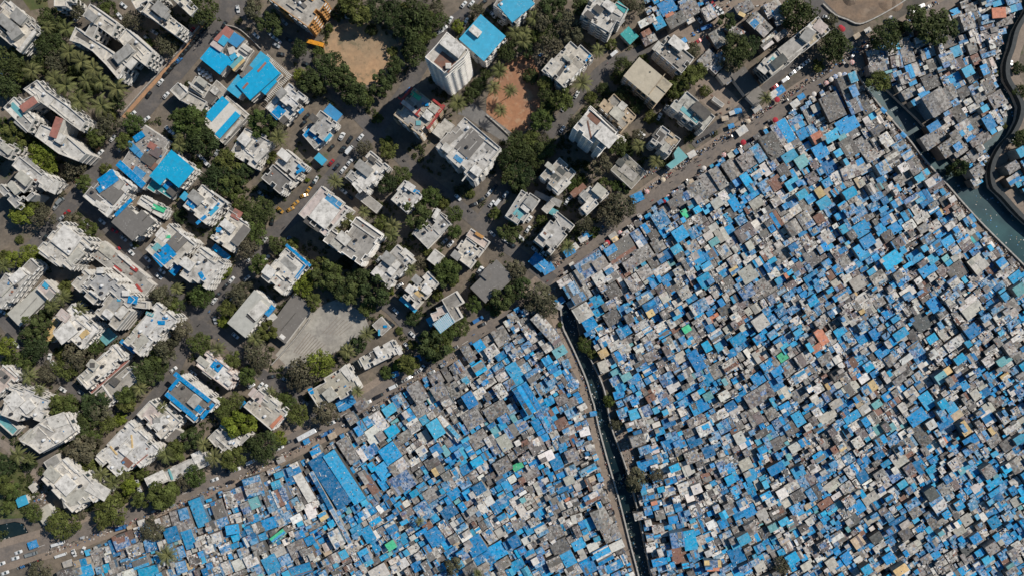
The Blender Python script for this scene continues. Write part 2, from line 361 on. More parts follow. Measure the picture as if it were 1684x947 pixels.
# ------------------------------------------------------------------ buildings
def window_mesh():
    b = MB(); wc = (.62,.60,.56)
    b.box(0, .03, 0, 1.5, .14, 1.35, 0, wc, 0); b.quad([(.62,.115,.12),(-.62,.115,.12),(-.62,.115,1.2),(.62,.115,1.2)], mi=1)
    b.box(0, .115, .1, .06, .03, 1.1, 0, wc, 0)
    b.box(0, .3, 1.45, 1.9, .6, .09, 0, (.66,.64,.60), 0)
    return b.mesh('window', [M['wall'], M['glass']])
def balcony_mesh(col):
    b = MB()
    b.box(0, .6, -.12, 2.5, 1.2, .14, 0, col, 0); b.box(0, 1.15, .02, 2.5, .12, .95, 0, col, 0)
    b.box(-1.2, .58, .02, .1, 1.05, .95, 0, col, 0); b.box(1.2, .58, .02, .1, 1.05, .95, 0, col, 0)
    b.quad([(.9,.03,.03),(-.9,.03,.03),(-.9,.03,2.15),(.9,.03,2.15)], mi=1)
    return b.mesh('balcony', [M['wall'], M['glass']])
def tank_mesh(col):
    b = MB()
    b.cyl(0,0,.25,.75,1.15,14,col); b.cyl(0,0,1.4,.75,.25,14,col,0,.3); b.cyl(0,0,0,.8,.25,8,(.4,.38,.35)); return b.mesh('water_tank', M['wall'])
WIN = window_mesh(); BAL = {}; TANK = {'k': tank_mesh((.03,.03,.035)), 'w': tank_mesh((.6,.6,.6)), 'B': tank_mesh(PAL['B'])}
STAT = dict(win=0, bal=0)
def shade(c, f): return tuple(min(.85, x*f) for x in c)
def rect_px(x, y, w, h, ang):
    a = math.radians(-ang); c, q = math.cos(a), math.sin(a)
    return [(x+u*c-v*q, y+u*q+v*c) for u, v in ((-w/2,-h/2),(w/2,-h/2),(w/2,h/2),(-w/2,h/2))]
def rectify(P):
    """square the outline up to the two main directions of the house"""
    n = len(P); sx = sy = 0
    for i in range(n):
        a, b = P[i], P[(i+1) % n]; L = math.hypot(b[0]-a[0], b[1]-a[1]); f = math.atan2(b[1]-a[1], b[0]-a[0]); sx += L*L*math.cos(4*f); sy += L*L*math.sin(4*f)
    th = math.atan2(sy, sx)/4; c, q = math.cos(th), math.sin(th)
    Q = [(x*c+y*q, -x*q+y*c) for x, y in P]; E = []
    for i in range(n):
        a, b = Q[i], Q[(i+1) % n]; dx, dy = b[0]-a[0], b[1]-a[1]
        if math.hypot(dx, dy) < 1.0: continue
        E.append(('h', (a[1]+b[1])/2, a, b) if abs(dx) > abs(dy) else ('v', (a[0]+b[0])/2, a, b))
    out = []; m = len(E)
    for i in range(m):
        e, f = E[i], E[(i+1) % m]
        if e[0] != f[0]: out.append((f[1], e[1]) if e[0] == 'h' else (e[1], f[1]))
        else:
            j = ((e[3][0]+f[2][0])/2, (e[3][1]+f[2][1])/2)
            if abs(e[1]-f[1]) < .7: continue
            if e[0] == 'h': out += [(j[0], e[1]), (j[0], f[1])]
            else: out += [(e[1], j[1]), (f[1], j[1])]
    R_ = [(x*c-y*q, x*q+y*c) for x, y in out]
    if len(R_) < 4 or not (.75 < area(R_)/max(1e-6, area(P)) < 1.3): return P
    return R_
def articulate(P, r):
    """shrink a little and cut light-well notches into the long sides"""
    P = inset(P, .45); out = []; n = len(P)
    for i in range(n):
        a, b = Vector(P[i]), Vector(P[(i+1) % n]); L = (b-a).length; out.append(tuple(a))
        if L > 8.5 and r.random() < .75:
            d = (b-a)/L; nr = Vector((-d.y, d.x)); k = 2 if L > 17 else 1
            for j in range(k):
                wd = r.uniform(1.8, 3.6); dp = r.uniform(1.0, 2.3); c0 = L*((j+.5)/k)+r.uniform(-.18, .18)*L/k
                p0, p1 = a+d*(c0-wd/2), a+d*(c0+wd/2)
                out += [tuple(p0), tuple(p0+nr*dp), tuple(p1+nr*dp), tuple(p1)]
    return out
def poly_rand_in(P, r, k=20):
    xs = [p[0] for p in P]; ys = [p[1] for p in P]; Q = inset(P, 1.2)
    for _ in range(k):
        x, y = r.uniform(min(xs), max(xs)), r.uniform(min(ys), max(ys))
        if pip(x, y, Q): return x, y
    return None
NOORTHO = ('long curved white block', 'curved pale block with two', 'white pentagonal block', 'round tan forecourt', 'small dark green oval', 'sheds with vivid', 'pale turquoise sheet', 'tall white tower', 'house roof striped', 'flat grey white roof wedge')
def building(tile, phrase, masses, h=12, wall='w', extras=(), name='apartment_building', cat='building', parapet=.8, win=True, balc=.25, junk=1.0, tanks=2, group=None, smat='slab', patches=3, seed=None, label=None, ortho=True):
    r = random.Random(hash(phrase) % 9999 if seed is None else seed); r = random.Random(sum(map(ord, phrase)))
    ms = []
    for m in masses:
        pts, hh, rc = m[0], (m[1] if len(m) > 1 and m[1] else h), (m[2] if len(m) > 2 else 'W')
        wc = m[3] if len(m) > 3 else wall
        P = ccw([W(*tp(tile, x, y), hh) for x, y in pts])
        if not phrase.startswith(NOORTHO):
            P = rectify(P)
            if parapet > 0 and hh > 7 and abs(area(P)) > 90: P = articulate(P, r)
        ms.append((P, hh, rc, wc))
    cx = sum(p[0] for p in ms[0][0])/len(ms[0][0]); cy = sum(p[1] for p in ms[0][0])/len(ms[0][0])
    root = empty(name, (cx, cy, 0)); org = (cx, cy, 0); nwin = 0
    tone = r.choice([.62, .74, .84, .9, .95, 1.0, 1.05]); tw = r.uniform(-.04, .06); tint = (1+tw*.6, 1, 1-tw)
    for mi, (P, hh, rc, wc) in enumerate(ms):
        wcol = shade(PAL[wc], .82 if wc in 'Ww' and 'tower' not in phrase and 'tall white' not in phrase else 1.28 if wc == 'w' else 1); tf = tone*r.uniform(.94, 1.06) if rc in 'WwLgcS' and smat == 'slab' else 1; rcol = tuple(v*tf*k2 for v, k2 in zip(PAL[rc], tint)); ang0 = math.atan2(P[1][1]-P[0][1], P[1][0]-P[0][0])
        if hh > 12 and mi: hh += .013*mi
        b = MB(); b.prism(P, 0, hh, wcol, 0, top=False)
        nfl = max(1, int(round(hh/3.1))); fh = hh/nfl
        b.build('wall', M['wall'], root, org)
        if nfl > 1:
            Po = inset(P, -.32)
            for k in range(1, nfl):
                b = MB(); z = k*fh; b.prism(Po, z-.06, z+.06, shade(wcol, 1.03), 0, top=False)
                for i in range(len(P)):
                    j = (i+1) % len(P); b.quad([(*Po[i], z+.06), (*Po[j], z+.06), (*P[j], z+.06), (*P[i], z+.06)], wcol)
                b.build('floor_ledge', M['wall'], root, org)
        # roof and parapet
        ph = parapet if hh > 5 else parapet*.4
        if ph > 0:
            Pi = inset(P, .28); b = MB(); zr = hh-ph
            pc = shade(wcol, 1.04)
            for i in range(len(P)):
                j = (i+1) % len(P)
                b.quad([(*P[i], hh), (*P[j], hh), (*Pi[j], hh), (*Pi[i], hh)], pc); b.quad([(*Pi[j], zr-.05), (*Pi[i], zr-.05), (*Pi[i], hh), (*Pi[j], hh)], pc)
            b.build('parapet', M['wall'], root, org)
        else: Pi = inset(P, -.25); zr = hh+.1
        b = MB()
        if ph > 0: b.quad([(*p, zr) for p in Pi], rcol)
        else:                                  # thin sheet roof with an overhang
            b.prism(Pi, zr-.22, zr, rcol, 0, True, True)
        A = abs(area(P))
        if ph > 0 and patches and A > 60:
            for q in range(patches):
                c = poly_rand_in(P, r)
                if not c: continue
                f = r.choice([.5,.66,.78,.88,1.1,1.14]); sw, sh = r.uniform(2.5, 9), r.uniform(2, 6.5)
                R_ = [(c[0]+u*math.cos(ang0)-v*math.sin(ang0), c[1]+u*math.sin(ang0)+v*math.cos(ang0)) for u, v in ((-sw/2,-sh/2),(sw/2,-sh/2),(sw/2,sh/2),(-sw/2,sh/2))]
                if all(pip(x, y, Pi) for x, y in R_): b.prism(R_, zr, zr+.05+.012*q, shade(rcol, f))
            for q in range(int(A/70)+1):      # low upstand ribs
                c = poly_rand_in(P, r)
                if c:
                    a2 = ang0+(math.pi/2 if r.random() < .5 else 0); Lr = r.uniform(2, 6)
                    e = [(c[0]+s_*Lr/2*math.cos(a2), c[1]+s_*Lr/2*math.sin(a2)) for s_ in (-1, 1)]
                    if all(pip(x, y, Pi) for x, y in e): b.box(c[0], c[1], zr, Lr, .28, r.uniform(.4, .9), a2, shade(rcol, 1.15))
        b.build('roof', M[smat], root, org)
        # auto roof furniture
        if ph > 0 and A > 70 and junk > 0:
            b = MB(); nj = int(A/30*junk)
            for _ in range(nj):
                c = poly_rand_in(P, r, 4)
                if not c: continue
                jc = r.choice([(.62,.6,.57),(.62,.6,.57),(.10,.095,.09),(.2,.18,.16),(.3,.28,.25),(.45,.4,.33),(.05,.2,.4),(.28,.13,.09)])
                s_ = r.uniform(.3, 1.0); b.box(c[0], c[1], zr, s_, s_*r.uniform(.4, 1.6), r.uniform(.15, .9), ang0+r.choice([0, .3, 1.2]), jc)
            if b.f: o = b.build('rooftop_clutter', M['wall'], root, org); o['kind'] = 'stuff'
        if ph > 0 and A > 120 and hh > 6:
            for _ in range(tanks if mi == 0 else 1):
                c = poly_rand_in(P, r)
                if c:
                    o = bpy.data.objects.new('water_tank', TANK[r.choice(['k','w','w','k'])]); COL.objects.link(o); o.parent = root; o.location = (c[0]-cx, c[1]-cy, zr)
        # windows and balconies on walls that the view can catch
        if win:
            n = len(P)
            for i in range(n):
                a, c = Vector(P[i]), Vector(P[(i+1) % n]); L = (c-a).length
                if L < 2.6: continue
                d = (c-a)/L; nrm = Vector((d.y, -d.x)); mid = (a+c)/2; rr = mid.length
                if nrm.dot(-mid)/max(rr, 1) < .18 or rr*hh/H*nrm.dot(-mid)/max(rr, 1) < 1.1: continue
                nb = max(1, int(L/3.0)); rot = math.atan2(d.y, d.x)+math.pi
                kinds = [r.random() < balc for _ in range(nb)]
                for fl in range(nfl):
                    for k in range(nb):
                        if nwin > 70: break
                        p = a+d*(L*(k+.5)/nb); t_ = p+nrm*.5; z = fl*fh
                        if any(Q is not P and h2 > z+2 and pip(t_.x, t_.y, Q) for Q, h2, _, _ in ms): continue
                        if kinds[k] and fl > 0:
                            kk = wc
                            if kk not in BAL: BAL[kk] = balcony_mesh(shade(PAL[kk], 1.05))
                            o = bpy.data.objects.new('balcony', BAL[kk]); o.location = (p.x-cx, p.y-cy, z+.08); STAT['bal'] += 1
                        else:
                            o = bpy.data.objects.new('window', WIN); o.location = (p.x-cx, p.y-cy, z+.95); STAT['win'] += 1
                        # mesh faces +Y outward: rotate so +Y = normal
                        o.rotation_euler = (0, 0, math.atan2(nrm.y, nrm.x)-math.pi/2); COL.objects.link(o); o.parent = root; nwin += 1
    hm = ms[0][1]-(parapet if parapet > 0 and ms[0][1] > 5 else -.1)
    for q, e in enumerate(extras):
        x, y, w, hgt, ang, dz, c = e[:7]; nm = e[7] if len(e) > 7 else ('stairhead' if dz > 1.2 else 'roof_panel')
        z0 = hm if len(e) < 9 else e[8]
        P = ccw([W(*tp(tile, *p), z0+dz) for p in rect_px(x, y, w, hgt, ang)])
        b = MB(); tarp = c in 'BbCQTi'
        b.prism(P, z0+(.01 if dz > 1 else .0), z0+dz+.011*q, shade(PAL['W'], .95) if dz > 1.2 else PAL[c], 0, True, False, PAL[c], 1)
        if dz > 1.5:
            Po = inset(P, -.22); b.prism(Po, z0+dz+.02+.011*q, z0+dz+.16+.011*q, PAL[c], 1, True, True)
        if nm == 'roof_panel': nm = 'roof_tarpaulin' if c in 'Bb' else nm
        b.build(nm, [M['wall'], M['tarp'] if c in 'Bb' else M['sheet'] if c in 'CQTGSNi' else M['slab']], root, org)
    X, Y = tp(tile, sum(p[0] for p in masses[0][0])/len(masses[0][0]), sum(p[1] for p in masses[0][0])/len(masses[0][0]))
    reg(root, X, Y, '!'+(label or phrase), cat, group)
    return root
b1 = building
a11, a12, a13, a14, a15, a16 = (1,1),(1,2),(1,3),(1,4),(1,5),(1,6)
b1(a11, 'pale concrete block with stepped roof at the top left corner', [([(45,15),(240,175),(185,265),(125,345),(30,265),(-60,200),(-80,80)], 13, 'W')], extras=[(120,110,90,70,-40,2.2,'E'),(40,150,120,60,-40,2.6,'E'),(25,205,60,60,-40,.1,'M'),(95,215,80,60,35,2.4,'E'),(90,65,110,60,-40,.08,'W'),(175,270,25,170,-38,.7,'W')], balc=.7)
b1(a11, 'long curved white block around a dark slot courtyard, fins facing the brick footpath', [([(585,25),(760,150),(725,240),(640,175),(535,105)], 13, 'W'), ([(590,150),(640,165),(600,255),(545,225)], 13, 'E'), ([(490,175),(590,250),(700,320),(770,375),(815,425),(765,515),(690,425),(600,335),(520,285),(450,265)], 13, 'W'), ([(820,185),(990,335),(945,430),(860,365),(765,255)], 13, 'W'), ([(760,345),(820,285),(880,330),(820,405)], 13.6, 'E')],
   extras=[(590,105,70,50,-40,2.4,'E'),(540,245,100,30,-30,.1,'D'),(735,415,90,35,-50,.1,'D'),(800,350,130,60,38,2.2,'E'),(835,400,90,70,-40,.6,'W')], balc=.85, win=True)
b1(a11, 'pale block cut by the top edge left of the curved white block', [([(330,-30),(470,-30),(450,12),(410,55),(370,30)], 13, 'W')], balc=.7)
b1(a11, 'white institutional block with finned end beside the north street at the top', [([(905,75),(975,0),(1130,115),(1180,170),(1145,245),(1085,200)], 13, 'W'), ([(820,5),(1000,-70),(1080,-20),(975,0),(905,70)], 13, 'W'), ([(1080,-40),(1200,-40),(1290,60),(1240,110),(1110,0)], 13, 'W')], extras=[(1040,60,90,70,-40,2.4,'E'),(1070,95,50,40,-40,2.2,'E'),(1010,70,90,50,-40,.1,'D')], balc=.9)
b1(a11, 'curved pale block with two brick red roof huts below the coconut palms', [([(240,520),(300,590),(440,690),(555,790),(520,850),(450,800),(350,725),(240,650),(150,580)], 13, 'W'), ([(90,630),(225,770),(180,860),(20,700)], 13, 'W'), ([(150,650),(240,610),(260,650),(160,720)], 12.6, 'E'), ([(265,810),(430,885),(560,1000),(510,1050),(380,1000),(225,885)], 13, 'W'), ([(370,770),(415,785),(370,900),(315,890)], 13.4, 'E')],
   extras=[(185,680,110,45,35,2.2,'e'),(365,830,45,130,-20,2.4,'e'),(155,800,110,80,-40,.08,'E'),(110,715,110,35,-45,.08,'T'),(400,740,200,6,-40,.5,'W'),(390,900,50,60,-30,2,'W')], balc=.8)
a21,a22,a23,a24,a25,a26 = (2,1),(2,2),(2,3),(2,4),(2,5),(2,6)
b1(a21, 'angled pale block with zigzag ends left of the small street garden', [([(130,140),(265,260),(375,300),(300,370),(205,325),(150,280),(65,200)], 12, 'W'), ([(65,300),(140,230),(215,295),(180,385),(110,390),(40,330)], 12, 'E'), ([(0,320),(60,360),(210,400),(240,415),(75,465),(-30,360)], 12, 'E')], extras=[(200,210,130,50,-45,.08,'E'),(150,290,90,60,-40,2.2,'L'),(90,355,80,40,-50,1.8,'L'),(320,330,120,90,-25,.5,'W')], balc=.8)
b1(a21, 'pale block with balconies at the left edge under a yellow green tree', [([(-60,-10),(0,20),(100,90),(70,180),(0,150),(-80,90)], 12, 'W')], extras=[(40,100,70,40,-40,2,'L'),(20,130,30,30,0,1,'E')], balc=.7)
# top centre
b1(a12, 'large ochre walled block with pale roof cut by the top edge', [([(630,-20),(885,192),(1015,30),(960,-60),(700,-80)], 14, 'g', 'y')], wall='y', extras=[(840,15,100,25,-40,.8,'G')], balc=.35, patches=3)
b1(a12, 'sheds with vivid blue, pink and light blue sheet roofs beside the north street', [([(365,172),(410,205),(372,262),(338,240),(315,275),(285,258)], 8.5, 'e', 'p'), ([(405,207),(480,256),(430,308),(374,270)], 7.5, 'b'), ([(290,258),(345,240),(372,268),(325,335),(260,290)], 8.1, 'p'), ([(262,303),(412,395),(388,428),(372,420),(322,482),(198,382)], 7, 'Q'), ([(385,290),(470,280),(530,322),(500,358),(450,445),(412,430),(372,380),(330,330)], 5, 'W')],
   parapet=0, smat='sheet', name='shed_cluster', cat='shed', extras=[(345,265,50,60,-35,.25,'C'),(432,405,95,22,45,2.2,'T','roof_panel',5),(445,425,95,14,45,2.0,'Y','roof_panel',5),(410,370,40,30,35,2.3,'C','roof_panel',5),(360,315,30,40,30,1.5,'D','roof_panel',5),(400,330,40,40,20,2,'W','roof_panel',5),(490,315,60,20,-35,1.9,'c','roof_panel',5),(475,335,60,14,-35,1.5,'c','roof_panel',5)], win=False)
b1(a12, 'complex of big sky blue sheet roofs with a grey square and two red strips', [([(625,395),(710,468),(530,645),(412,545)], 8, 'Q'), ([(585,338),(650,385),(575,465),(518,430)], 7.6, 'C'), ([(440,488),(510,542),(438,640),(373,580)], 7, 'C'), ([(510,428),(568,470),(515,538),(455,492)], 7.8, 'G'), ([(655,530),(705,470),(690,530),(620,610),(580,590)], 6.5, 'Q')], parapet=0, smat='sheet', name='market_hall', cat='hall', win=False,
   extras=[(594,437,80,14,48,.15,'e','roof_strip',8.1),(488,558,50,14,48,.15,'e','roof_strip',8.1)])
# striped pergola: slats
def pergola(tile, a, b_, c, n, h, phrase):
    A, B_, C_ = (Vector(W(*tp(tile, *q), h)) for q in (a, b_, c)); root = empty('pergola', (A.x, A.y, 0)); org = (A.x, A.y, 0)
    f = MB()
    for p in (A, B_, C_, B_+C_-A): f.cyl(p.x, p.y, 0, .15, h-.2, 8, PAL['W'])
    f.build('post_frame', M['wall'], root, org)
    s = MB(); L = (C_-A)
    for k in range(n):
        o = A+(B_-A)*((k+.5)/n); m = o+L/2; s.box(m.x, m.y, h-.2, L.length, (B_-A).length/n*.5, .2, math.atan2(L.y, L.x), PAL['c'])
    s.build('slat_panel', M['wall'], root, org); reg(root, *tp(tile, *a), '!'+phrase, 'pergola')
pergola(a12, (630,352), (775,475), (612,372), 18, 3.6, 'white slatted pergola strip along the diagonal street by the blue hall')
pergola(a12, (775,475), (610,650), (795,490), 20, 3.6, 'white slatted pergola between the blue hall and a white house')
b1(a12, 'grey white house with a raised roof terrace left of the parked row', [([(-5,585),(50,538),(115,600),(62,655)], 9, 'W'), ([(110,588),(232,662),(205,725),(65,655)], 8, 'c'), ([(160,488),(268,560),(215,640),(122,580)], 7, 'c')], win=True, extras=[(55,585,60,50,-40,.08,'E'),(200,530,70,40,-38,1.4,'L'),(165,570,120,12,-36,1.2,'W'),(255,635,60,60,-40,2.4,'D','roof_panel',4),(290,590,40,40,-40,3,'W','roof_panel',4)])
b1(a12, 'flat grey white roof wedge behind the parked row of white cars', [([(300,520),(375,590),(320,648),(268,560)], 4, 'g')], parapet=.3, win=False, junk=.2)
b1(a12, 'house roof striped in turquoise, white and turquoise sheets', [([(340,635),(460,738),(312,912),(218,790)], 7, 'W')], parapet=0, smat='sheet', win=False, name='striped_shed', cat='shed', extras=[(303,708,170,62,48,.25,'Q','roof_panel',7.1),(372,812,200,44,48,.25,'Q','roof_panel',7.1)])
b1(a12, 'narrow white house along the striped turquoise roof', [([(370,625),(505,745),(470,800),(440,765),(455,735),(345,640)], 5, 'W'), ([(460,740),(500,770),(340,925),(310,912)], 5.5, 'c')], win=False, extras=[(420,830,130,18,50,1,'c'),(400,850,130,12,50,1.2,'W')])
b1(a12, 'white house with blue tarpaulin on its lower terrace right of the blue hall', [([(755,515),(888,632),(797,728),(702,655),(738,600)], 9, 'w'), ([(690,612),(760,660),(800,730),(738,815),(622,700)], 7, 'W')], extras=[(700,730,85,62,45,.25,'B','roof_tarpaulin',6.4),(850,722,40,20,45,.3,'B'),(718,605,60,40,45,2.2,'E'),(735,780,50,40,45,1.2,'D','roof_panel',6.3)])
b1(a12, 'white roofed house with a blue shed roof on its street side', [([(965,700),(1092,800),(1070,830),(985,925),(905,850),(925,790)], 9, 'w'), ([(925,780),(980,920),(960,960),(850,905),(860,850)], 7, 'W')], extras=[(940,890,120,30,-45,.3,'B','roof_tarpaulin',6.4),(1022,893,60,28,45,.3,'C'),(930,770,50,40,-40,2.0,'D'),(890,865,70,30,45,.3,'B','roof_tarpaulin',6.4)])
b1(a12, 'small blue sheet roof shed beside the curving car park', [([(1042,680),(1112,745),(1082,788),(990,722)], 4.5, 'b')], parapet=0, smat='sheet', win=False, name='shed', cat='shed')
b1(a22, 'cluster of white flat roofs south of the striped turquoise roof', [([(425,20),(490,-20),(640,25),(655,60),(595,160),(550,235),(475,195),(360,110),(440,75)], 9, 'W')], extras=[(480,38,70,60,-40,2.2,'w'),(590,140,30,110,-45,1.6,'c'),(570,60,140,40,50,.08,'E'),(515,130,80,6,-40,.6,'w'),(440,95,30,30,0,1,'D')], junk=1.6)
b1(a22, 'house half grey sheet roof and half cluttered white terrace', [([(670,190),(790,305),(718,402),(578,290)], 12, 'G'), ([(750,95),(885,200),(835,290),(790,305),(680,185)], 11, 'W')], junk=1.6, patches=0, extras=[(850,225,60,20,-40,.3,'b'),(835,245,40,20,30,.4,'B'),(740,140,80,50,-40,1.8,'w'),(800,330,70,30,40,.4,'W','roof_panel',7)], smat='slab')
b1(a22, 'shed with pale blue awning beside the middle street', [([(965,128),(1015,172),(985,205),(935,160)], 4, 'C')], parapet=0, smat='sheet', win=False, name='shed', cat='shed')
b1(a22, 'large pinkish white block with a solar panel array on its roof', [([(980,338),(1168,480),(1130,540),(1000,668),(818,522)], 16, 'p')], balc=.5, junk=.2, tanks=0, patches=0, extras=[(1000,520,150,130,52,1.6,'w','raised_terrace'),(930,590,130,50,-35,.08,'D'),(1055,445,110,55,-35,.6,'b','solar_array'),(1100,560,170,12,50,.7,'W'),(1070,590,150,10,50,.7,'W')])
b1(a22, 'white flat block with a blue rimmed parapet near the diagonal street', [([(750,732),(885,850),(800,980),(720,1050),(580,925),(640,860)], 12, 'W')], extras=[(830,790,210,18,-41,.5,'B'),(850,890,120,20,55,.5,'B'),(640,895,70,60,-35,2,'w'),(770,850,110,45,-40,.08,'E'),(690,830,120,6,48,.6,'w')])
b1(a22, 'white house with big pale roof and blue tarpaulins near the middle street end', [([(195,722),(360,850),(240,1010),(140,960),(35,930),(120,830)], 11, 'w')], extras=[(110,845,80,60,-35,2,'w'),(40,870,100,50,50,.5,'B','roof_tarpaulin',5),(205,925,60,25,-60,.4,'B'),(230,800,150,5,-38,.5,'W')])
b1(a22, 'white house with grey and blue patched lower terrace', [([(215,325),(355,445),(320,520),(230,580),(65,482),(130,400)], 10, 'W')], extras=[(280,500,75,26,45,.4,'C'),(135,460,60,35,-40,.6,'B'),(165,415,90,60,-40,1.8,'E'),(200,560,80,20,40,.5,'B'),(95,410,50,50,-40,.9,'C','roof_panel',5),(330,420,120,12,-35,1.2,'W')], junk=1.7)
b1(a22, 'narrow house with sheet roof and brick red corner beside the tree row', [([(370,490),(450,520),(510,610),(400,770),(240,680),(320,585)], 9.5, 'W')], extras=[(455,660,140,55,52,1.4,'G'),(430,525,60,60,-30,.6,'e'),(375,600,90,50,-38,1.6,'w'),(315,625,35,30,0,.8,'B'),(330,770,130,40,-40,.5,'B','roof_tarpaulin',3),(420,520,30,90,45,.4,'D')])
b1(a23, 'pale grey concrete block with stepped stair tower near two palms', [([(110,550),(280,650),(230,740),(130,845),(0,790),(-125,690),(-70,630),(0,640)], 14, 'g')], extras=[(20,680,80,60,-40,2.4,'W'),(-30,720,70,40,-40,1.6,'L'),(200,600,200,8,-35,.9,'w'),(140,620,200,8,-35,.6,'W')], balc=.3)
b1(a23, 'white house with flat annex roof beside the middle street', [([(190,110),(330,210),(250,300),(160,390),(30,280),(100,210)], 12, 'w')], extras=[(150,225,110,60,-38,1.8,'E'),(205,165,50,30,-38,1.3,'D'),(155,310,150,80,40,.5,'w'),(75,280,70,70,-38,.1,'E')])
b1(a23, 'low white annex slab in front of the white house by two palms', [([(170,395),(272,462),(232,525),(90,400),(130,375)], 4, 'g')], parapet=.3, win=False, junk=.3)
b1(a23, 'cluttered white block with a small blue tarpaulin by the large green tree', [([(410,290),(540,400),(500,440),(420,520),(325,430),(360,370)], 11, 'W')], junk=2, extras=[(490,375,45,22,-20,.4,'B'),(450,345,60,40,-35,1.8,'w'),(400,400,100,5,50,.6,'w')])
b1(a23, 'white L shaped house between green trees and two parked cars', [([(650,500),(710,580),(620,710),(555,742),(445,632),(560,600)], 8, 'W'), ([(600,490),(700,530),(680,560),(590,610),(545,590)], 7, 'G')], extras=[(620,520,30,70,-30,1.4,'w'),(500,650,60,50,-35,.1,'E')], junk=1.4)
b1(a23, 'white house with many small roof boxes above the blue walled block', [([(365,715),(485,820),(420,890),(310,1010),(185,905),(280,810)], 11, 'w')], extras=[(310,810,80,60,-38,2,'E'),(360,850,50,50,-38,1.5,'W'),(330,890,50,50,-38,1.2,'w'),(240,905,60,70,50,.6,'w'),(430,790,80,60,-40,.08,'W')], junk=1.8)
b1(a23, 'tiny square white roof between trees and the parking lane', [([(610,745),(670,800),(620,860),(560,820)], 5, 'W')], parapet=.5, win=False, name='small_house', cat='house')
b1(a23, 'pale house with a pinkish terrace near the street junction', [([(830,665),(930,760),(850,872),(700,790),(790,690)], 8, 'W'), ([(845,620),(970,700),(935,752),(815,660)], 6, 'p')], junk=1.8, extras=[(750,790,60,50,-38,1.5,'E'),(900,660,60,20,-30,1,'y','roof_panel',5.4)])
b1((3,3), 'plain dark grey sheet roof hall near the street junction', [([(960,-30),(1040,-40),(1115,75),(1015,165),(1000,160),(945,222),(845,140),(910,60)], 8, 'G')], parapet=0, smat='sheet', win=False, name='sheet_roof_hall', cat='hall', extras=[(942,48,55,45,-40,1.0,'G')])
# centre north
def tower():
    b1(a13, 'tall white tower block, the highest building, with dotted penthouse roof', [([(690,208),(830,325),(800,370),(675,475),(548,372),(625,290)], 40, 'w')], balc=0, junk=0, tanks=0, patches=0,
       extras=[(728,300,150,75,-38,3.0,'w','penthouse'),(680,405,120,90,-38,.1,'R'),(765,215+60,60,10,-50,1,'g'),(700,430,30,30,0,1.6,'W')])
tower()
b1(a13, 'block with a smooth pale blue roof and white roof box', [([(910,98),(1070,240),(930,393),(773,258)], 13, 'C')], parapet=0, smat='sheet', balc=.4, extras=[(875,203,72,42,-40,1.8,'w'),(890,238,18,18,-40,.6,'M')])
b1(a13, 'block with pale blue roof framed in grey at the top edge', [([(975,10),(1090,-80),(1290,-20),(1184,110),(1140,158),(1040,95)], 12, 'g')], extras=[(1140,30,150,190,-50,.95,'C','sheet_roof')], balc=.5)
b1(a13, 'terraced block with red roof edges and small roof garden', [([(475,565),(668,708),(600,790),(510,890),(343,750),(390,670)], 15, 'c', 't')], wall='t', balc=.4, junk=1.2, extras=[(425,672,130,9,-38,1.0,'r'),(462,722,120,9,-38,1.0,'r'),(505,725,9,40,-38,1.0,'r'),(400,660,9,40,-38,1.0,'r'),(445,695,110,22,-38,1.6,'p'),(618,760,190,20,55,.55,'r'),(628,670,90,14,-38,.6,'r'),(430,610,110,14,52,.6,'r'),(565,750,50,50,-38,1.6,'w'),(605,705,60,50,-38,1.5,'L'),(470,800,110,50,-35,.08,'E'),(490,625,70,30,-35,.2,'N'),(505,800,30,30,0,.5,'T'),(560,680,22,18,0,.7,'B')])
b1(a23, 'big white block with a grey sunken hall roof, the widest one', [([(815,-105),(930,-10),(1042,85),(990,170),(872,328),(780,240),(612,85),(700,-20)], 18, 'w')], balc=.4, junk=1.6, extras=[(840,65,170,120,50,.5,'G','hall_roof'),(880,240,60,50,-38,2,'w'),(690,95,55,45,-38,2,'W'),(765,165,60,30,-38,.3,'b'),(720,20,60,150,-50,.5,'J'),(835,250,150,8,52,.6,'W'),(960,60,160,6,-38,.6,'W')])
b1(a23, 'low guard house with pale roofs by the corner of the widest block', [([(905,245),(940,260),(880,325),(862,300)], 3.5, 'W')], parapet=.2, win=False, name='small_house', cat='house')
# upper middle right
b1(a14, 'stepped white terraced block at the top with long side facade', [([(520,-30),(690,-10),(775,75),(700,150),(640,215),(510,150),(462,85)], 15, 'W')], balc=.6, junk=1.8, extras=[(570,60,60,40,-38,1.5,'D'),(640,40,80,50,-38,2,'w'),(720,50,90,40,-40,.2,'i'),(600,160,100,80,-38,.08,'c'),(690,120,100,50,-40,.08,'E'),(510,100,60,40,-40,1,'D')])
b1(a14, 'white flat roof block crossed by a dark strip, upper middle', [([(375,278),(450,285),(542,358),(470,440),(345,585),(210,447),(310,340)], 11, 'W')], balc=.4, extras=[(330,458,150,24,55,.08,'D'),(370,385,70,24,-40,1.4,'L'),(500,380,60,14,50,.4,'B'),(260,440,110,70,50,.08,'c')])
b1(a14, 'beige sheet roofed block in clean rectangles, upper middle right', [([(835,380),(1047,550),(945,672),(733,493)], 13, 'z','t')], parapet=0, smat='sheet', balc=.3, extras=[(998,553,75,70,-39,.5,'z'),(950,548,170,5,52,.35,'t'),(905,468,8,8,0,.3,'D')])
b1(a14, 'white roof block covered in debris with a white roof box', [([(1000,228),(1060,235),(1140,300),(1184,388),(1110,492),(1010,400),(940,335)], 12, 'J')], balc=.3, junk=3.5, extras=[(1080,283,100,60,-38,2.2,'w'),(960,310,60,70,-40,.3,'c')])
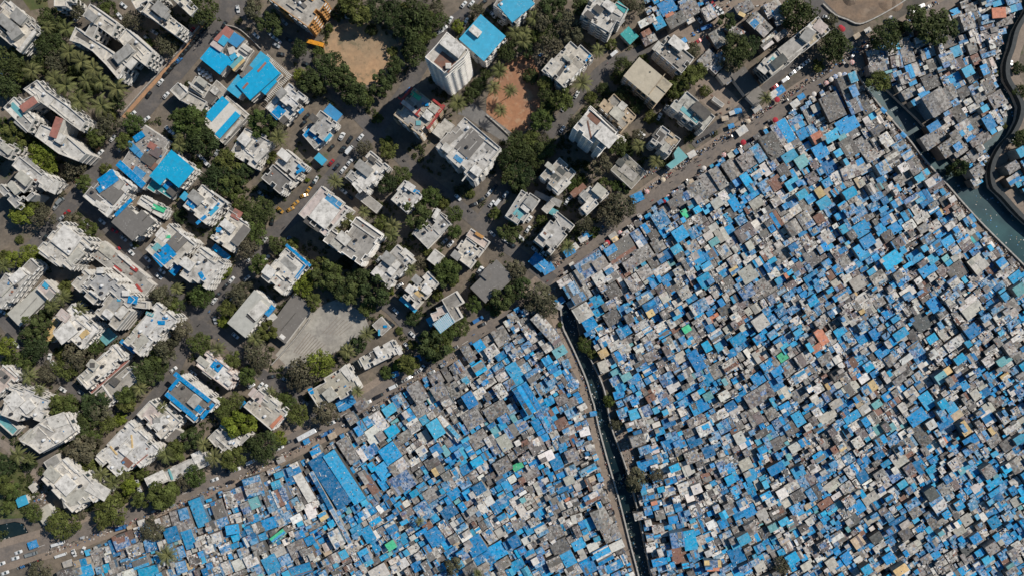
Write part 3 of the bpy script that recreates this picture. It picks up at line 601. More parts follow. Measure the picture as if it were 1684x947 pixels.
b1(a14, 'sand coloured block with three roof rooms', [([(680,615),(820,745),(735,852),(660,780),(560,688)], 11, 'c','t')], balc=.4, extras=[(690,740,60,80,50,1.8,'L'),(620,690,80,60,-38,.1,'t'),(760,760,70,70,50,.1,'t'),(725,690,50,50,-38,1.4,'c')])
b1(a14, 'tall white block with long shaded wall and white penthouse', [([(510,698),(565,740),(690,865),(592,985),(560,960),(480,890),(390,840)], 26, 'w','w')], balc=.1, junk=.3, tanks=0, patches=0, extras=[(620,890,120,90,-40,2.8,'w','penthouse'),(540,770,90,45,-40,.12,'R'),(510,840,10,130,12,.2,'R'),(475,780,60,40,50,1.0,'W')])
b1(a14, 'small rounded white annex right of the tall white block', [([(690,870),(740,890),(755,925),(720,945),(670,920)], 6, 'w')], win=False, parapet=.3, junk=.2, name='small_house', cat='house')
b1(a14, 'low white sheet roof between the sand coloured and tall white blocks', [([(515,690),(560,720),(700,850),(685,865),(540,735)], 9, 'g')], win=False, parapet=.2, junk=.2, name='small_house', cat='house')
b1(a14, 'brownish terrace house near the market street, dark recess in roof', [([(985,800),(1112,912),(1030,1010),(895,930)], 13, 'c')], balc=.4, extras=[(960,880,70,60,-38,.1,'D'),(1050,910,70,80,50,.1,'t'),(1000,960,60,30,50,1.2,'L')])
b1(a24, 'pale turquoise sheet roof shed beside the main road', [([(1088,90),(1145,152),(1042,228),(1015,205),(1070,165),(1060,130)], 5, 'T')], parapet=0, smat='sheet', win=False, name='shed', cat='shed')
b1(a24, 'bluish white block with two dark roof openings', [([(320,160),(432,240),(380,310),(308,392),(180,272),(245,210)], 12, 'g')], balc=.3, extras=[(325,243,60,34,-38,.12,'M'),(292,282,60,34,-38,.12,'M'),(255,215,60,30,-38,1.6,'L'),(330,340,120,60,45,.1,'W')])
b1(a24, 'grey white block with rounded balconies left of a bare brown tree', [([(575,320),(645,385),(600,440),(495,525),(438,485),(475,455),(450,400),(510,335),(545,352)], 12, 'W')], balc=.6, extras=[(575,370,80,60,-40,2,'L'),(480,400,60,50,-40,.6,'E'),(540,440,130,8,50,.6,'w')])
b1(a24, 'clean white rectangular roof with tan parapet above the market corner', [([(303,502),(425,590),(265,792),(143,690)], 13, 'w','c')], balc=.4, junk=.15, patches=0, extras=[(225,655,52,48,-40,1.6,'w'),(222,648,16,8,-40,1.8,'R'),(345,615,18,18,0,.5,'D'),(300,560,90,8,-60,.4,'W')])
b1(a24, 'white house of stepped roofs beside the street junction', [([(62,370),(125,375),(185,420),(150,515),(70,570),(38,600),(-35,535),(5,450)], 11, 'w')], junk=1.4, extras=[(130,450,70,60,-40,1.8,'E'),(100,480,60,50,-40,1.5,'w'),(50,520,60,50,-40,.1,'T'),(80,410,80,8,45,.6,'W')])
b1(a24, 'tiny white oblong roof above the clean white rectangular block', [([(252,430),(290,460),(238,520),(194,492)], 4.5, 'w')], parapet=.3, win=False, junk=.3, name='small_house', cat='house')
b1(a24, 'teal grey shed roof behind the tiny white oblong roof', [([(160,380),(260,410),(335,440),(310,480),(290,460),(230,440),(215,450)], 3.6, 'E'), ([(268,485),(310,505),(290,530),(245,520)], 3.2, 'T')], parapet=0, win=False, name='shed', cat='shed')
b1(a24, 'ruined pale concrete slab with a square hole by the main road', [([(762,142),(892,260),(780,350),(650,248),(690,170)], 4.5, 'L')], parapet=.3, win=False, junk=1.2, patches=3, extras=[(712,188,50,45,-38,.5,'M'),(760,250,130,60,-38,.06,'g')])
b1(a24, 'wavy rusty sheet roof behind the rounded balcony block', [([(420,345),(480,335),(490,350),(420,410),(385,400)], 3.5, 'R')], parapet=0, smat='sheet', win=False, name='shed', cat='shed')
b1(a15, 'grey terraced block beside the tan lot, glassy lower roofs', [([(45,603),(130,650),(215,770),(150,862),(60,790),(-90,700),(-30,640)], 13, 'L')], balc=.4, junk=1.5, extras=[(130,720,120,60,-42,1.8,'D'),(60,750,150,30,-40,.1,'T'),(20,790,150,40,-40,.1,'E','roof_panel',8)])
b1(a15, 'long white block with beige terraces behind the main road', [([(840,140),(892,103),(982,200),(920,245),(840,300),(755,215)], 15, 'z'), ([(755,215),(840,300),(708,412),(622,332)], 13.5, 'g')], balc=.5, junk=2.2, extras=[(905,175,80,70,-38,.9,'p'),(845,195,70,60,-38,.6,'w'),(710,325,130,110,38,.12,'g'),(800,260,100,60,38,.1,'E'),(820,230,60,80,-38,1.8,'E'),(750,340,230,8,38,.6,'W')])
b1(a15, 'narrow tan topped block with a dark gridded shaded facade', [([(510,398),(620,335),(705,412),(590,502)], 15, 'c','E')], wall='E', balc=.7, extras=[(545,430,70,90,-38,.1,'c'),(605,400,60,40,-40,.1,'T'),(640,400,60,100,-50,1.4,'M')])
b1(a15, 'low grey sheds under the dark gridded facade', [([(330,500),(410,430),(500,560),(420,620)], 4, 'D'), ([(235,490),(300,440),(345,500),(280,550)], 3.6, 'G'), ([(425,625),(500,565),(560,620),(485,700)], 3.3, 'G')], parapet=0, smat='sheet', win=False, name='shed', cat='shed', group=None)
# lower left quarter
b1(a21, 'sheet roofed house with a bright blue sloping roof panel by the street trees', [([(590,335),(720,240),(800,290),(872,340),(800,440),(750,512),(690,540),(525,412)], 10, 'W')], smat='sheet', junk=1.5, extras=[(700,300,115,85,35,1.2,'B','roof_tarpaulin'),(625,385,110,90,-38,.5,'G'),(730,390,100,110,-40,.8,'G'),(770,330,50,60,-35,.9,'g'),(655,470,90,40,-30,.6,'W'),(650,360,40,40,35,1.3,'B')])
b1(a21, 'ruin strewn with blue tarpaulins beside the vivid blue roof', [([(850,20),(940,-30),(1090,20),(1090,110),(1000,240),(940,360),(860,330),(770,200),(850,110)], 5, 'J')], parapet=.3, smat='shack', win=False, junk=6, patches=0, name='ruined_house', cat='ruin', extras=[(850,265,220,40,-42,1.6,'B'),(905,135,120,36,-40,.6,'b'),(900,20,70,40,35,.8,'B'),(960,170,90,60,-35,.9,'D'),(900,255,80,50,-35,.5,'b'),(1010,120,70,60,-30,.8,'P'),(985,80,50,40,-30,.8,'e'),(1000,215,60,50,-35,.6,'R'),(860,90,90,40,-45,1,'b')])
b1(a21, 'large vivid sky blue flat roof with a notch at its lower corner', [([(1108,98),(1260,240),(1155,348),(1090,285),(1035,325),(980,285)], 10, 'Q')], parapet=0, smat='sheet', balc=.3, name='blue_roof_hall', cat='hall')
b1(a21, 'teal shaded annex below the vivid sky blue roof', [([(985,295),(1035,330),(1088,290),(1150,350),(1110,420),(1010,370),(940,370)], 6, 'i')], parapet=.2, win=False, junk=.8, extras=[(1075,325,80,50,-40,1,'B'),(1115,375,60,50,-40,1.2,'D')], name='annex', cat='house')
b1(a21, 'plain grey sheet roof house in the middle of the left quarter', [([(815,472),(890,528),(920,500),(1010,575),(905,655),(860,682),(722,580)], 10, 'G')], parapet=0, smat='sheet', balc=.3, extras=[(800,480,150,22,45,.4,'B'),(960,530,5,100,-45,.3,'D')])
b1(a21, 'pale terraced house with a green awning', [([(920,388),(1085,500),(1050,555),(1000,530),(880,460)], 8, 'W')], junk=1.3, extras=[(1030,485,85,32,-22,.8,'N'),(960,450,120,8,-35,.8,'w')])
b1(a21, 'mixed roof house with a bright blue lower half', [([(1095,585),(1190,640),(1290,700),(1240,770),(1150,860),(1060,872),(935,745),(1040,640)], 9, 'W')], junk=1.2, smat='slab', extras=[(1065,790,130,95,40,.4,'B'),(1150,700,110,90,45,.5,'G'),(1020,740,60,50,-40,.1,'T'),(1060,660,90,70,-38,.1,'w'),(1090,670,30,20,0,.3,'N'),(1215,680,130,10,-38,.8,'w')])
b1(a21, 'large white block with pale raised roof slab by the left street', [([(390,570),(470,620),(605,700),(560,770),(480,870),(385,880),(235,737),(320,650)], 13, 'W')], balc=.5, junk=1.3, extras=[(430,690,150,140,-38,1.2,'w','raised_terrace'),(330,790,150,70,-35,.1,'c'),(490,800,120,60,45,.5,'L'),(550,720,120,10,-38,.8,'w')])
a31,a32,a33,a34,a35,a36 = (3,1),(3,2),(3,3),(3,4),(3,5),(3,6)
b1(a31, 'huge white complex of joined roofs with two round water tanks', [([(590,50),(640,0),(740,60),(860,160),(870,215),(835,270),(720,170),(640,212),(545,112)], 15, 'S'), ([(540,0),(592,45),(545,112),(640,210),(608,245),(510,168),(462,108)], 14, 'W'), ([(715,168),(858,265),(840,330),(750,400),(690,370),(603,285)], 14, 'c'), ([(870,215),(970,225),(930,260),(850,260)], 12, 'W')], balc=.4, junk=.7, extras=[(860,207,60,50,-10,.5,'B'),(745,240,110,60,52,.3,'E'),(700,300,60,40,-38,1.6,'w'),(650,20,40,30,0,1.6,'w','round_tank'),(815,165,40,30,0,1.6,'w','round_tank'),(610,170,70,12,-40,.8,'w'),(770,210,20,14,0,.6,'C'),(790,290,80,50,50,.6,'W')])
b1(a21, 'long low white terrace with dark red strips beside the west street', [([(660,700),(760,770),(960,935),(1000,1000),(930,1040),(850,980),(700,880),(590,790)], 5, 'W')], parapet=.4, win=False, junk=2.0, patches=4, extras=[(760,880,60,22,-35,.6,'r'),(870,875,50,22,-35,.6,'r'),(690,760,110,60,-38,.4,'L'),(820,830,140,8,-40,.9,'w'),(800,920,170,8,-40,.9,'w'),(900,1000,60,14,-50,.5,'r')], name='terrace_building')
b1(a31, 'white block with blue scraps on the roof and blue rimmed lower side', [([(1012,235),(1165,318),(1100,410),(1000,480),(912,588),(795,482),(880,365)], 12, 'w')], balc=.4, junk=2.2, extras=[(1045,355,45,25,0,.6,'B'),(1070,325,30,16,0,.6,'B'),(970,300,50,20,-20,.5,'T'),(890,470,120,110,-38,.08,'L'),(925,470,50,40,-50,.06,'T'),(990,400,100,10,50,.8,'w'),(830,510,120,26,-38,.6,'B','roof_tarpaulin',6)])
b1(a31, 'white pitched roof villa with a round tan forecourt', [([(480,240),(560,300),(642,400),(545,522),(445,490),(350,412),(395,350),(385,285)], 11, 'w')], balc=.3, extras=[(425,420,130,90,38,1.6,'w','raised_terrace'),(545,430,60,35,40,.6,'Y'),(410,310,80,60,-38,.6,'p'),(540,370,130,8,-38,.6,'W'),(470,340,90,10,40,.8,'W')], name='villa', cat='house')
b1(a31, 'round tan forecourt platform beside the pitched roof villa', [([(350,320),(388,350),(345,412),(385,455),(350,485),(300,480),(262,455),(255,435),(290,390)], 3, 'Y')], parapet=.3, win=False, junk=.2, name='forecourt_platform', cat='platform')
b1(a31, 'white angular house on the left edge beside pale roof strips', [([(65,50),(140,0),(205,50),(150,110),(60,235),(0,255),(-90,220),(-60,90)], 10, 'W'), ([(140,0),(200,-60),(260,0),(205,50)], 8, 'g')], junk=1.2, extras=[(110,60,100,60,40,1.2,'w'),(60,130,160,10,45,.8,'L')])
b1(a31, 'long pale greenish grey strip roofs on the left', [([(235,140),(300,208),(235,270),(135,375),(42,300),(130,225)], 5, 'L')], parapet=0, smat='sheet', win=False, name='sheet_roof_house', cat='house', extras=[(185,250,5,160,-42,.25,'E')])
b1(a31, 'small white house with a square blue roof panel on the left', [([(290,88),(372,158),(320,218),(228,128)], 8, 'p')], win=False, extras=[(296,115,38,32,-35,.6,'C'),(325,175,50,45,-38,.1,'E')], name='small_house', cat='house')
b1(a31, 'long white house along a brick red terrace, left one of the pair', [([(725,500),(760,505),(822,570),(700,700),(560,782),(485,715),(580,640),(600,600)], 9, 'w')], extras=[(600,630,60,50,-38,1.6,'L'),(600,630,26,24,0,2,'D'),(550,705,100,60,40,.1,'L'),(680,560,130,8,42,.6,'w'),(770,540,8,100,35,.8,'w')])
b1(a31, 'brick red terrace strip between two long white houses', [([(828,585),(840,600),(600,822),(572,800)], 4, 'e')], parapet=.3, win=False, junk=.5, name='terrace', cat='terrace')
b1(a31, 'long white house along a brick red terrace, right one of the pair', [([(828,640),(890,728),(820,790),(690,908),(610,822),(720,730)], 7, 'W')], extras=[(740,740,50,50,-38,1.2,'D'),(690,800,8,100,35,.6,'w'),(830,680,100,8,45,.7,'w')])
b1(a31, 'pinkish white house on the left edge below the corner street', [([(0,630),(50,632),(135,702),(50,800),(-60,860),(-90,760)], 8, 'p')], balc=.3, extras=[(60,670,120,8,-40,.6,'w'),(10,700,100,60,-40,.1,'G')])
b1(a31, 'white block with rows of ribbed balconies at the lower left edge', [([(65,790),(155,768),(230,810),(320,868),(290,960),(120,1010),(20,960),(0,880)], 11, 'w')], balc=1.0, junk=1.4, extras=[(90,860,100,100,40,.6,'w'),(180,900,80,70,40,1.2,'w')])
a41,a42,a43,a44,a45,a46 = (4,1),(4,2),(4,3),(4,4),(4,5),(4,6)
b1(a41, 'teal stained little house at the left edge below the ribbed block', [([(-60,80),(0,70),(40,85),(90,150),(70,190),(0,120)], 6, 'T')], win=False, name='small_house', cat='house')
b1(a41, 'white pentagonal block with finned north side in the lower left', [([(245,90),(355,62),(410,160),(330,220),(215,282),(160,240),(108,215),(170,150)], 12, 'w')], balc=.8, extras=[(235,170,110,80,40,.1,'g'),(150,190,90,50,40,.1,'L'),(310,105,100,70,20,.5,'W'),(250,140,90,6,-30,.6,'w')], junk=.6)
b1(a41, 'big white block with a square raised roof beside the worn footpath', [([(330,320),(400,345),(430,400),(590,490),(500,548),(370,587),(290,500),(215,415)], 14, 'w')], balc=.7, junk=1.0, extras=[(357,452,90,85,-45,1.2,'w','raised_terrace'),(280,395,80,60,-40,.8,'L'),(410,520,150,80,15,.06,'L'),(530,480,120,70,-30,.6,'W'),(380,350,100,10,-45,.8,'w')])
b1(a41, 'wide white block with rust streaked roof, crane lines and red corner', [([(690,108),(780,165),(862,262),(770,362),(720,340),(690,390),(612,402),(520,292),(570,230)], 11, 'w')], balc=.4, extras=[(615,265,60,8,-50,.4,'Y'),(715,215,8,70,5,.3,'Y'),(678,262,50,50,-40,1.4,'w'),(690,330,60,40,-40,.1,'R'),(560,310,70,60,40,.1,'W'),(760,320,100,6,40,.6,'e')], junk=.8)
b1(a41, 'white block with a small grey annex roof near the blue rimmed block', [([(800,8),(880,20),(985,100),(930,170),(862,202),(800,140),(733,62)], 10, 'w')], balc=.4, extras=[(870,120,90,50,40,.8,'w'),(820,70,70,80,-40,.1,'p'),(850,100,40,30,0,.8,'E')])
b1(a41, 'grey sheet annex roof beside the white block, lower left', [([(905,128),(985,165),(945,232),(880,200)], 5, 'G')], parapet=0, smat='sheet', win=False, name='annex', cat='house')
b1(a42, 'long low white house beside the main road, lower left', [([(185,268),(208,340),(110,390),(0,440),(-130,470),(-115,420),(0,370)], 6, 'W')], win=False, junk=1.6, extras=[(-80,420,110,60,25,.6,'w'),(150,300,60,60,25,.6,'w'),(0,395,8,60,20,.8,'T')])
b1(a42, 'white stepped house with a cyan roof patch under a yellow green tree', [([(292,100),(370,180),(430,178),(440,200),(370,240),(290,288),(192,206),(240,150)], 8, 'w')], junk=1.3, extras=[(334,184,24,20,-35,.5,'Q'),(300,130,50,40,-40,.2,'T'),(290,230,110,8,-40,.6,'W'),(345,215,60,40,-35,.4,'w')])
b1(a32, 'tan white block with brick red corner terrace and blue tarpaulins', [([(565,785),(640,830),(760,935),(735,985),(655,1060),(590,1010),(470,900)], 10, 'c')], balc=.4, extras=[(640,870,160,50,-40,.1,'L'),(690,1000,100,30,45,.5,'O'),(460,885,60,40,40,.5,'B','roof_tarpaulin',5),(560,830,100,60,-38,.3,'p')])
b1(a32, 'grey roofed block with a bright blue rim all round', [([(62,700),(150,740),(305,880),(255,950),(130,985),(-20,880),(-28,800)], 11, 'G')], patches=1, extras=[(140,775,290,26,-38,.9,'B','blue_parapet_cover'),(30,750,110,22,50,.9,'B','blue_parapet_cover'),(70,900,260,26,-40,.9,'B','blue_parapet_cover'),(240,930,120,24,50,.9,'B','blue_parapet_cover'),(155,865,70,60,50,1.6,'g'),(185,915,60,40,-38,.4,'B')])
b1(a32, 'white roofed block with a square royal blue tarpaulin, dark red rim', [([(235,540),(330,605),(455,700),(375,800),(270,720),(153,630)], 10, 'w', 'p')], extras=[(302,635,66,58,-38,.5,'B'),(210,610,80,40,-38,.8,'L'),(375,745,40,30,-38,1.4,'w'),(250,680,80,50,-38,.1,'L')], junk=1.3)
b1(a32, 'pale green grey sheet roof house with white raised section', [([(540,148),(615,195),(640,235),(590,330),(485,452),(370,350),(470,250)], 10, 'L')], parapet=0, smat='sheet', balc=.2, extras=[(570,278,120,75,45,1.1,'W','raised_roof'),(645,278,75,38,52,.5,'B','roof_tarpaulin',9),(525,325,70,24,-40,.3,'D'),(660,325,60,40,40,.4,'W','roof_panel',5)])
b1(a32, 'wide dark grey sheet roof between the green grey house and the court', [([(790,190),(880,200),(902,282),(742,492),(640,400),(700,300)], 5, 'G')], parapet=0, smat='sheet', win=False, name='sheet_roof_hall', cat='hall', extras=[(727,448,36,26,-38,.3,'w'),(765,350,5,150,-40,.2,'D')])
b1(a33, 'white block with a light blue side wall above the small canopy shed', [([(570,20),(642,100),(560,190),(490,278),(392,185),(480,100)], 11, 'w','c')], extras=[(560,145,60,50,-38,1.4,'w'),(495,80,50,60,50,1,'E'),(450,140,50,50,-38,1,'w'),(515,165,60,50,-40,.1,'Y'),(438,240,135,26,-40,.4,'C','roof_panel',7)])
b1(a33, 'cross shaped grey white block with a blue and white chequered solar roof', [([(740,165),(782,190),(785,225),(750,262),(790,320),(745,350),(690,290),(665,200)], 13, 'g'), ([(620,262),(682,238),(702,288),(640,315),(640,335),(605,345),(590,320)], 12, 'p')], balc=.3, extras=[(585,350,60,40,-60,1,'C','roof_panel',6)])
def solar():
    t = a33; c = [(700,285),(747,350),(650,425),(598,365)]; h = 12.6
    P = [Vector(W(*tp(t, *p), h)) for p in c]; o = P[0]; root = empty('solar_canopy', (o.x, o.y, 0)); org = (o.x, o.y, 0)
    b = MB(); Pc = ccw([tuple(p) for p in P]); b.prism(inset(Pc, .4), 0, h-.3, PAL['g'], 0, True); b.build('wall', M['wall'], root, org)
    u, v = P[3]-P[0], P[1]-P[0]; bb = MB(); b2 = MB()
    bb.prism(Pc, h-.25, h, PAL['w'], 0, True, True); bb.build('canopy_deck', M['wall'], root, org)
    nu, nv = 11, 7
    for i in range(nu):
        for j in range(nv):
            q = []
            for du, dv in ((.12,.1),(.62,.1),(.62,.9),(.12,.9)): p = o+u*((i+du)/nu)+v*((j+dv)/nv); q.append((p.x, p.y))
            b2 = b2; b2.prism(ccw(q), h+.02, h+.12, PAL['C'])
    b2.build('solar_panel_grid', M['sheet'], root, org)
    reg(root, *tp(t, 670, 355), '!chequered blue and white solar canopy on the cross shaped block', 'solar canopy')
solar()
b1(a33, 'white E shaped house by the main road with dark roof well', [([(325,470),(360,500),(395,550),(250,630),(152,662),(113,590),(215,528),(225,520)], 8, 'w')], extras=[(205,565,50,40,-38,.3,'D'),(245,545,40,70,30,1.4,'w'),(160,600,90,50,30,.06,'L'),(380,540,30,50,30,.6,'w'),(300,550,100,60,30,.06,'W')])
b1(a33, 'tiny shed with white and blue canopy beside the court', [([(260,325),(342,390),(262,432),(198,372)], 3.5, 'J')], parapet=.2, smat='shack', win=False, junk=1, extras=[(290,380,24,16,0,.3,'B'),(250,420,12,40,0,.4,'C')], name='shed', cat='shed')
b1(a32, 'grey white ribbed block between the pale tree and the main road', [([(1100,625),(1160,640),(1200,720),(1240,790),(1100,860),(960,895),(905,840),(888,800),(1000,740)], 9, 'L')], extras=[(1035,820,70,70,40,2,'L'),(1000,815,50,60,40,.06,'M'),(912,800,30,40,20,.4,'B'),(1150,680,100,50,-50,.6,'W')])
b1(a33, 'small dark green oval roof shed beside the E shaped house', [([(80,610),(105,598),(135,630),(125,658),(90,640)], 3.5, 'M')], parapet=0, win=False, name='shed', cat='shed')
b1(a41, 'corrugated pale sheet shed beside the dark pond', [([(255,562),(305,622),(240,672),(192,600)], 3.8, 'L')], parapet=0, smat='sheet', win=False, name='shed', cat='shed')
b1(a41, 'pale blue roof hut in the scrub field at lower left', [([(85,525),(125,512),(162,540),(150,560),(100,568)], 2.8, 'C')], parapet=0, smat='sheet', win=False, name='hut', cat='hut')
b1(a41, 'low shaded shed with pale roof edge above the square raised roof', [([(230,330),(300,290),(340,330),(265,365)], 4, 'E')], parapet=.3, win=False, name='shed', cat='shed')
b1(a41, 'small pale slab hut beside the worn footpath', [([(150,460),(180,450),(205,475),(180,488)], 2.8, 'W')], parapet=0, win=False, name='hut', cat='hut')
b1(a14, 'teal roofed low shed left of the debris covered block', [([(715,225),(760,180),(805,215),(830,240),(770,285)], 4, 'i')], parapet=0, smat='shack', win=False, name='shed', cat='shed')
b1(a15, 'small grey metal hut in the tan lot', [([(215,628),(285,678),(265,698),(198,650)], 2.6, 'E')], parapet=.2, win=False, junk=1, name='hut', cat='hut')
b1(a13, 'low cream garage beside the terraced red edged block', [([(680,780),(745,810),(700,870),(640,890),(590,865),(640,800)], 4, 'c')], parapet=.3, win=False, junk=.6, name='garage', cat='garage')
b1(a31, 'bluish shed roof between two white blocks, left quarter', [([(640,450),(700,400),(760,430),(740,470),(680,490)], 4, 'T')], parapet=0, win=False, name='shed', cat='shed')
print('buildings', time.time()-T0, STAT)
# ------------------------------------------------------------------ shacks of the slums
ANG = [(1000,430,33),(1250,300,34),(1450,200,33),(1600,450,37),(1250,550,35),(1100,640,30),(1060,720,18),(1075,850,12),(1200,860,27),(1400,850,35),(1640,850,34),(1500,600,36),(1350,430,33),(980,530,30),
 (200,900,18),(330,830,18),(420,850,22),(540,790,30),(640,750,35),(800,600,33),(900,600,32),(950,760,24),(1000,900,27),(750,850,34),(880,880,30),(700,680,33),(1440,110,14),(1520,100,18),(1600,150,30),(1650,60,14),(1580,230,35),(1520,180,33)]
def angf(x, y):
    sw = sa = 0
    for a, b, c in ANG:
        w = 1/((x-a)**2+(y-b)**2+200)**1.3; sw += w; sa += w*c
    return sa/sw
